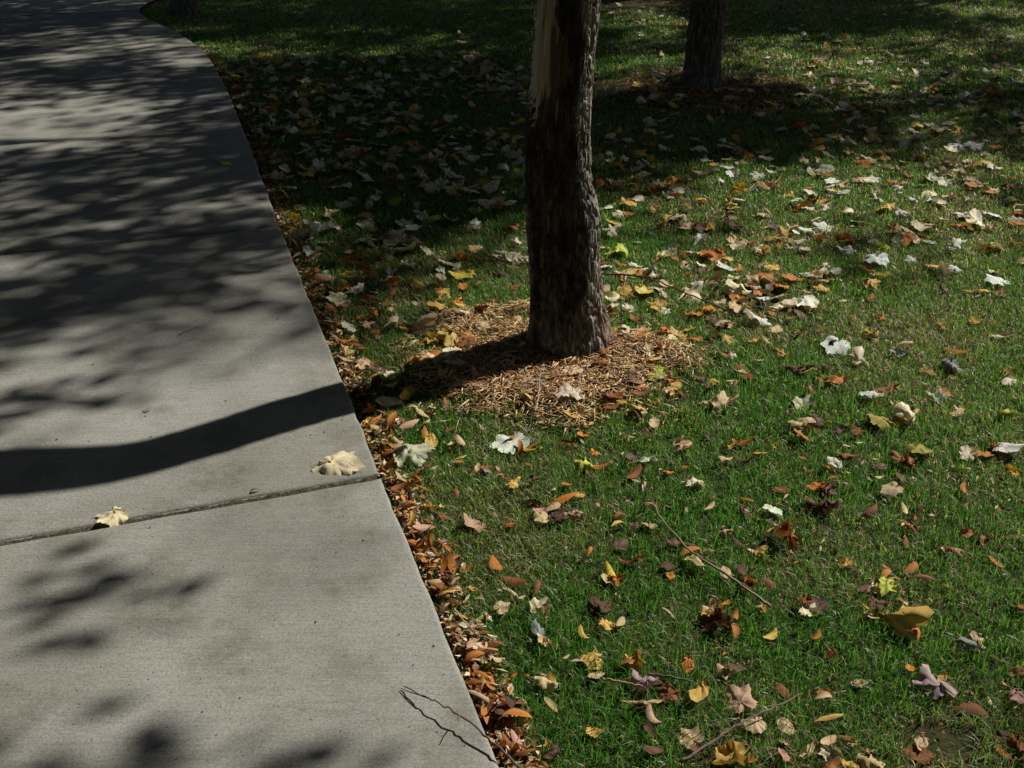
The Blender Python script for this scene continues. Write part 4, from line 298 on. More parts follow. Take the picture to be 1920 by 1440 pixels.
NAMED_LEAVES = [
    (-0.471, 2.437, 0.138, 'maple', 'cream', 1, 'large cream curled leaf lying alone on the sidewalk beside the wide joint', 1),
    (-1.042, 2.177, 0.077, 'maple', 'cream', 2, 'pale crumpled leaf on the sidewalk at the left, touching the wide joint', 1),
    (-0.692, 2.306, 0.027, 'leaflet', 'rust', 2, 'tiny brown leaf scrap on the sidewalk just above the wide joint', 1),
    (-1.548, 5.460, 0.092, 'oval', 'yellow', 0, 'yellow flat leaf on the shaded far part of the sidewalk', 1),
    (-1.120, 2.750, 0.033, 'oval', 'grey', 0, 'small grey flat leaf on the sidewalk above the trunk shadow', 1),
    (-0.005, 2.624, 0.124, 'maple', 'white', 0, 'big flat white leaf in the grass in front of the mulch', 0),
    (0.180, 2.872, 0.095, 'maple', 'cream', 1, 'cream ribbed leaf lying on the mulch in front of the trunk', 0),
    (0.478, 3.026, 0.110, 'oval', 'lime', 1, 'yellow green leaf lying on the right half of the mulch', 0),
    (0.216, 2.482, 0.070, 'maple', 'lime', 2, 'lime green curled leaf in the grass below the mulch', 0),
    (-0.273, 2.528, 0.117, 'maple', 'palegreen', 2, 'pale green folded leaf standing at the sidewalk edge below the trunk shadow', 0),
    (-0.279, 3.574, 0.085, 'oval', 'gold', 1, 'upright golden oval leaf at the back left of the mulch', 0),
    (-0.327, 3.410, 0.121, 'oval', 'tan', 3, 'large tan rolled leaf on the left end of the mulch', 0),
    (-0.430, 3.424, 0.082, 'oval', 'cream', 3, 'small cream rolled leaf left of the large tan rolled leaf', 0),
    (-0.297, 3.293, 0.095, 'oval', 'gold', 2, 'golden curled leaf just below the large tan rolled leaf', 0),
    (-0.379, 3.839, 0.090, 'oval', 'gold', 1, 'golden leaf in shaded grass above the mulch, left of the trunk', 0),
    (-0.192, 3.925, 0.096, 'oval', 'yellow', 1, 'bright yellow leaf in sunlit grass left of the trunk', 0),
    (-0.236, 4.020, 0.049, 'oval', 'white', 3, 'small white cone shaped leaf beside the bright yellow leaf', 0),
    (-0.118, 4.867, 0.120, 'oval', 'cream', 3, 'cream leaf curled into a ring in the shade left of the trunk', 0),
    (-0.211, 3.635, 0.086, 'oval', 'orange', 2, 'orange leaf leaning on the back edge of the mulch', 0),
    (-0.175, 3.495, 0.079, 'oval', 'cream', 1, 'cream leaf on the mulch behind the golden leaves', 0),
    (-0.104, 3.529, 0.080, 'oval', 'orange', 1, 'orange leaf lying on the mulch left of the trunk', 0),
    (0.016, 3.471, 0.071, 'oval', 'tan', 1, 'tan leaf on the mulch closest to the left side of the trunk', 0),
    (-0.595, 3.415, 0.098, 'oval', 'palegreen', 1, 'pale green round leaf by the sidewalk level with the mulch', 0),
    (-0.586, 3.284, 0.061, 'oval', 'orange', 2, 'orange curled leaf under the pale green round leaf by the sidewalk', 0),
    (-0.792, 3.907, 0.100, 'maple', 'palegreen', 1, 'pale green leaf at the sidewalk edge in shade', 0),
    (-0.718, 4.138, 0.105, 'oval', 'orange', 1, 'dull orange leaf in deep shade near the sidewalk', 0),
    (-0.659, 4.336, 0.123, 'oval', 'palegreen', 2, 'long pale leaf in deep shade near the sidewalk', 0),
    (-0.475, 4.222, 0.107, 'oval', 'cream', 1, 'cream domed leaf in deep shade midway between sidewalk and trunk', 0),
    (-0.356, 4.202, 0.074, 'oval', 'cream', 1, 'small cream domed leaf right of a larger one in deep shade', 0),
    (0.449, 4.163, 0.110, 'maple', 'lime', 2, 'yellow and white curled leaf touching the right side of the trunk', 0),
    (0.460, 4.038, 0.063, 'oval', 'orange', 1, 'small orange leaf just right of the trunk', 0),
    (0.456, 4.449, 0.092, 'maple', 'cream', 2, 'cream star shaped leaf in grass right of the trunk', 0),
    (0.465, 4.801, 0.083, 'oval', 'white', 1, 'white leaf at the shade line right of the trunk', 0),
    (0.584, 3.919, 0.105, 'oval', 'cream', 2, 'cream and brown leaf beside the dark twig behind the trunk', 0),
    (0.530, 3.751, 0.097, 'oval', 'yellow', 1, 'pale yellow leaf below the dark twig right of the trunk', 0),
    (0.416, 3.697, 0.087, 'oval', 'cream', 2, 'cream leaf on the back edge of the mulch right of the trunk', 0),
    (0.894, 4.014, 0.111, 'maple', 'white', 0, 'flat white leaf standing clear in sunny grass right of the trunk', 0),
    (0.798, 3.867, 0.121, 'oval', 'tan', 1, 'large tan round leaf at the end of the dark twig', 0),
    (0.709, 3.740, 0.130, 'maple', 'cream', 2, 'crumpled cream leaf lying against the dark twig', 0),
    (0.888, 3.794, 0.106, 'maple', 'cream', 2, 'crumpled cream leaf between the round tan leaf and the bare soil', 0),
    (0.737, 3.569, 0.085, 'oval', 'orange', 1, 'orange leaf below the tip of the dark twig', 0),
    (0.868, 3.584, 0.126, 'maple', 'tan', 2, 'tan and orange leaf pile leaf left of the dark green leaf', 0),
    (0.939, 3.604, 0.053, 'oval', 'darkgreen', 3, 'dark green curled leaf on the bare soil', 0),
    (0.918, 3.476, 0.103, 'maple', 'white', 1, 'white pointed leaf on the bare soil below the dark green leaf', 0),
    (1.111, 3.635, 0.131, 'maple', 'white', 2, 'large white arched leaf casting a dark shadow by the bare soil', 0),
    (1.022, 3.604, 0.069, 'oval', 'cream', 2, 'cream leaf tucked left of the large white arched leaf', 0),
    (0.954, 3.392, 0.081, 'oval', 'tan', 1, 'tan leaf on the lower rim of the bare soil', 0),
    (1.130, 3.249, 0.105, 'maple', 'white', 0, 'large white ribbed leaf right of the mulch', 0),
    (1.178, 3.133, 0.091, 'oval', 'cream', 3, 'cream rolled leaf touching the large white ribbed leaf', 0),
    (0.969, 3.077, 0.079, 'oval', 'brown', 2, 'dark brown leaf left of the large white ribbed leaf', 0),
    (1.075, 2.996, 0.081, 'oval', 'orange', 2, 'orange backlit leaf right of the mulch', 0),
    (1.017, 3.007, 0.071, 'oval', 'olive', 1, 'olive leaf joined to the orange backlit leaf', 0),
    (1.137, 2.882, 0.078, 'maple', 'white', 1, 'white ribbed leaf with a dark hollow on its right', 0),
    (1.213, 2.936, 0.076, 'oval', 'rust', 2, 'rust leaf just above the white ribbed leaf with the hollow', 0),
    (0.929, 2.861, 0.078, 'maple', 'palegreen', 1, 'pale leaf standing on its stalk in the right lawn', 0),
    (0.680, 2.854, 0.102, 'maple', 'tan', 2, 'tan crumpled leaf just right of the mulch', 0),
    (0.876, 2.700, 0.088, 'maple', 'tan', 2, 'tan folded leaf under a dark brown curl', 0),
    (0.938, 2.739, 0.075, 'oval', 'brown', 3, 'dark brown curl above a tan folded leaf', 0),
    (1.110, 2.719, 0.085, 'maple', 'olive', 1, 'olive green fan shaped leaf in the right lawn', 0),
    (1.216, 2.739, 0.102, 'oval', 'cream', 3, 'cream trumpet rolled leaf right of the olive fan leaf', 0),
    (1.191, 2.546, 0.081, 'maple', 'olive', 1, 'olive yellow leaf standing upright in the right lawn', 0),
    (1.117, 2.499, 0.067, 'oval', 'rust', 2, 'rust leaf at the foot of the upright olive yellow leaf', 0),
    (1.459, 2.564, 0.097, 'maple', 'white', 0, 'wide white leaf cut by the right border of the picture', 0),
    (1.550, 2.799, 0.080, 'oval', 'lime', 1, 'pale lime leaf near the right border', 0),
    (1.404, 2.432, 0.051, 'oval', 'yellow', 2, 'yellow leaf below the wide white leaf at the right border', 0),
    (1.364, 2.897, 0.069, 'maple', 'white', 2, 'small white feathery leaf beside an orange leaf at right', 0),
    (1.417, 2.918, 0.062, 'oval', 'orange', 1, 'orange leaf beside the small white feathery leaf', 0),
    (1.963, 3.873, 0.112, 'maple', 'white', 0, 'white star shaped leaf in the far right lawn', 0),
    (1.585, 3.448, 0.059, 'oval', 'tan', 2, 'upright tan leaf alone in the far right grass', 0),
    (1.757, 3.364, 0.081, 'oval', 'cream', 1, 'cream arched leaf near the right border, above the orange one', 0),
    (1.564, 3.232, 0.090, 'leaflet', 'orange', 0, 'long flat orange leaf in the right lawn', 0),
    (1.345, 3.203, 0.067, 'oval', 'grey', 2, 'small dark grey leaf in the right lawn', 0),
    (1.484, 3.081, 0.086, 'maple', 'grey', 2, 'dark grey ribbed leaf below the long flat orange leaf', 0),
    (1.396, 3.077, 0.068, 'oval', 'tan', 2, 'tan dry leaf left of the dark grey ribbed leaf', 0),
    (1.517, 3.925, 0.087, 'oval', 'olive', 1, 'olive yellow leaf in the upper right lawn', 0),
    (1.466, 4.008, 0.067, 'oval', 'gold', 1, 'golden leaf left of the olive yellow one in the upper right lawn', 0),
    (1.538, 4.081, 0.113, 'maple', 'white', 1, 'white ribbed leaf above the golden leaf in the upper right lawn', 0),
    (1.226, 3.954, 0.062, 'oval', 'white', 0, 'small white leaf of a pair in the sunny upper right lawn', 0),
    (1.297, 3.990, 0.066, 'maple', 'cream', 2, 'cream crumpled leaf of a pair in the sunny upper right lawn', 0),
    (1.137, 5.040, 0.113, 'maple', 'gold', 2, 'bright gold upright leaf far behind the trunk on the right', 0),
    (1.203, 4.689, 0.101, 'oval', 'cream', 1, 'cream leaf in the row behind the trunk at right', 0),
    (1.319, 5.157, 0.121, 'oval', 'tan', 2, 'tan pointed leaf right of the bright gold upright leaf', 0),
    (2.463, 6.249, 0.104, 'oval', 'cream', 1, 'bright cream domed leaf in the far dappled lawn', 0),
    (2.093, 4.978, 0.128, 'oval', 'cream', 1, 'pale yellow flat leaf in the far right lawn', 0),
    (2.694, 5.917, 0.124, 'maple', 'white', 1, 'white leaf of a group in the far right shade', 0),
    (2.541, 5.882, 0.111, 'maple', 'white', 1, 'white pointed leaf in the far dappled lawn', 0),
    (1.860, 4.705, 0.086, 'oval', 'white', 1, 'white leaf below the pale yellow flat leaf', 0),
    (1.625, 4.242, 0.070, 'oval', 'lime', 2, 'upright pale leaf in the upper right grass', 0),
    (1.219, 4.275, 0.103, 'oval', 'cream', 2, 'cream pointed leaf in the sunny band right of the trunk', 0),
    (1.014, 4.309, 0.104, 'oval', 'tan', 1, 'tan leaf in the sunny band right of the trunk', 0),
    (0.866, 4.485, 0.103, 'oval', 'brown', 2, 'brown leaf at the shade line behind the trunk', 0),
    (0.690, 4.536, 0.113, 'oval', 'gold', 2, 'golden leaf in the leaf drift right of the trunk', 0),
    (0.764, 4.627, 0.100, 'oval', 'tan', 1, 'tan leaf above the golden leaf in the leaf drift', 0),
    (-0.279, 5.572, 0.088, 'oval', 'paleblue', 1, 'pale bluish upright leaf in deep shade left of the trunk', 0),
    (-0.325, 5.328, 0.124, 'oval', 'cream', 2, 'cream folded leaf just below the pale bluish leaf', 0),
    (-0.512, 5.468, 0.104, 'oval', 'olive', 0, 'olive round leaf in deep shade', 0),
    (-0.805, 5.669, 0.072, 'oval', 'olive', 0, 'small olive round leaf standing in deep shade', 0),
    (-0.514, 8.127, 0.099, 'maple', 'white', 1, 'small bright leaf alone in the far dark grass', 0),
    (0.512, 2.597, 0.060, 'maple', 'pink', 2, 'pinkish brown crumpled leaf in the lawn right of the big flat white leaf', 0),
    (0.612, 2.517, 0.049, 'oval', 'tan', 2, 'tan scrap leaf in the middle lawn', 0),
    (0.387, 2.517, 0.055, 'oval', 'palegreen', 2, 'pale leaf in the middle lawn below the mulch', 0),
    (0.506, 2.389, 0.065, 'maple', 'cream', 2, 'cream leaf in the middle lawn right of the lime green leaf', 0),
    (0.967, 2.511, 0.058, 'oval', 'rust', 2, 'rust leaf in the right lawn left of the upright olive leaf', 0),
    (0.919, 2.471, 0.058, 'oval', 'white', 1, 'white leaf below the rust leaf in the right lawn', 0),
    (0.691, 2.253, 0.057, 'maple', 'white', 0, 'white broad leaf alone in the lower right lawn', 0),
    (0.817, 2.278, 0.086, 'maple', 'brown', 3, 'dark brown curled leaf right of the white broad leaf', 0),
    (0.707, 2.128, 0.084, 'maple', 'rust', 3, 'rust and mauve curled leaf in the lower right lawn', 0),
    (0.621, 2.084, 0.046, 'oval', 'gold', 3, 'upright golden leaf left of the rust and mauve curled leaf', 0),
    (0.450, 2.049, 0.066, 'oval', 'cream', 2, 'cream leaf at the upper end of the long lawn twig', 0),
    (0.449, 2.079, 0.054, 'leaflet', 'orange', 1, 'orange leaf on top of the long lawn twig', 0),
    (0.565, 1.964, 0.059, 'maple', 'rust', 3, 'rust ring shaped leaf right of the long lawn twig', 0),
    (0.887, 1.938, 0.059, 'maple', 'lime', 2, 'pale yellow folded leaf above the largest golden leaf', 0),
    (0.910, 1.990, 0.047, 'leaflet', 'orange', 2, 'orange leaf leaning behind the pale yellow folded leaf', 0),
    (0.888, 1.809, 0.119, 'oval', 'gold', 3, 'largest golden folded leaf in the lower right lawn', 0),
    (0.885, 1.622, 0.090, 'maple', 'mauve', 2, 'large grey mauve leaf in the lower right lawn', 0),
    (1.008, 1.744, 0.052, 'oval', 'grey', 3, 'grey rolled leaf right of the largest golden folded leaf', 0),
    (0.652, 1.610, 0.038, 'oval', 'orange', 2, 'orange upright leaf in the lower lawn', 0),
    (0.472, 1.585, 0.073, 'maple', 'pink', 1, 'pink lobed leaf near the bottom of the lawn', 0),
    (0.388, 1.594, 0.065, 'oval', 'gold', 2, 'brown gold leaf left of the pink lobed leaf', 0),
    (0.489, 1.501, 0.054, 'maple', 'tan', 1, 'tan lobed leaf below the pink lobed leaf', 0),
    (0.271, 1.625, 0.059, 'maple', 'mauve', 3, 'mauve crumpled leaf near the bottom twig', 0),
    (0.273, 1.572, 0.062, 'oval', 'tan', 1, 'tan pointed leaf below the mauve crumpled leaf', 0),
    (0.266, 1.683, 0.056, 'maple', 'gold', 2, 'golden leaf above the mauve crumpled leaf', 0),
    (0.418, 1.413, 0.087, 'maple', 'gold', 2, 'big golden leaf cut by the bottom border', 0),
    (0.667, 1.457, 0.036, 'oval', 'tan', 2, 'upright tan leaf near the bottom border', 0),
    (0.534, 1.419, 0.033, 'oval', 'pink', 1, 'pinkish leaf right of the big golden leaf at the bottom', 0),
    (0.619, 1.433, 0.046, 'maple', 'cream', 2, 'pale leaf near the bottom border right of the centre', 0),
    (0.699, 1.406, 0.054, 'maple', 'tan', 2, 'tan leaf cut by the bottom border at right', 0),
    (1.043, 1.570, 0.049, 'maple', 'pink', 2, 'pink leaf cut by the right border near the bottom corner', 0),
    (1.083, 1.654, 0.039, 'oval', 'tan', 3, 'tan rolled leaf at the right border near the bottom corner', 0),
    (0.461, 1.809, 0.075, 'maple', 'brown', 3, 'very dark brown crumpled leaf in the lower lawn', 0),
    (0.065, 1.880, 0.055, 'maple', 'cream', 1, 'cream crumpled leaf in the grass near the sidewalk bottom', 0),
    (0.053, 1.784, 0.053, 'oval', 'grey', 3, 'grey curled leaf standing on edge near the sidewalk', 0),
    (0.071, 1.750, 0.036, 'oval', 'tan', 2, 'small tan leaf beside the grey curled leaf', 0),
    (-0.038, 1.555, 0.072, 'oval', 'rust', 1, 'large brown veined leaf at the sidewalk edge near the bottom', 0),
    (0.077, 1.619, 0.054, 'maple', 'tan', 2, 'tan leaf in the grass right of the large brown veined leaf', 0),
    (0.141, 2.310, 0.095, 'leaflet', 'orange', 1, 'long orange leaf in the middle lawn', 0),
    (0.241, 1.998, 0.057, 'leaflet', 'yellow', 2, 'thin yellow arched leaf in the middle lawn', 0),
    (0.199, 1.876, 0.055, 'maple', 'brown', 2, 'brown crumpled leaf in the lower middle lawn', 0),
    (0.244, 2.482, 0.061, 'leaflet', 'orange', 2, 'orange leaflet touching the lime green leaf', 0),
    (0.356, 2.205, 0.042, 'oval', 'tan', 1, 'tan oval leaf beside the top of the long lawn twig', 0),
    (-0.097, 2.181, 0.061, 'oval', 'pink', 1, 'pinkish tan oval leaf in the litter by the sidewalk', 0),
    (-0.234, 2.618, 0.051, 'oval', 'gold', 1, 'golden small leaf in the litter below the trunk shadow', 0),
    (-0.150, 2.511, 0.037, 'oval', 'lime', 1, 'small lime leaf near the pale green folded leaf', 0),
    (-0.197, 3.069, 0.079, 'oval', 'palegreen', 0, 'pale leaf lying inside the trunk shadow on the mulch', 0),
    (-0.396, 2.837, 0.088, 'oval', 'cream', 0, 'dim pale leaf inside the trunk shadow near the sidewalk', 0),
    (-0.439, 2.745, 0.066, 'oval', 'gold', 1, 'dim golden leaf inside the trunk shadow against the sidewalk', 0),
    (0.307, 3.149, 0.073, 'leaflet', 'rust', 2, 'rust leaf leaning against the foot of the trunk', 0),
    (0.503, 3.199, 0.070, 'leaflet', 'rust', 2, 'rust leaf on the mulch right of the trunk', 0),
    (0.581, 3.319, 0.088, 'oval', 'cream', 2, 'cream leaf on the right part of the mulch', 0),
    (0.400, 3.319, 0.069, 'oval', 'cream', 1, 'cream leaf on the mulch beside the right foot of the trunk', 0),
]
LAWN_ZONES = ['in deep shade left of the near trunk', 'in the far dark grass beyond the near trunk', 'in the half shaded grass between sidewalk and mulch', 'in the leaf drift right of the near trunk', 'in the dappled grass around the second tree', 'in the dappled grass at the upper right', 'in the sunny lawn at the right', 'in the lower lawn']
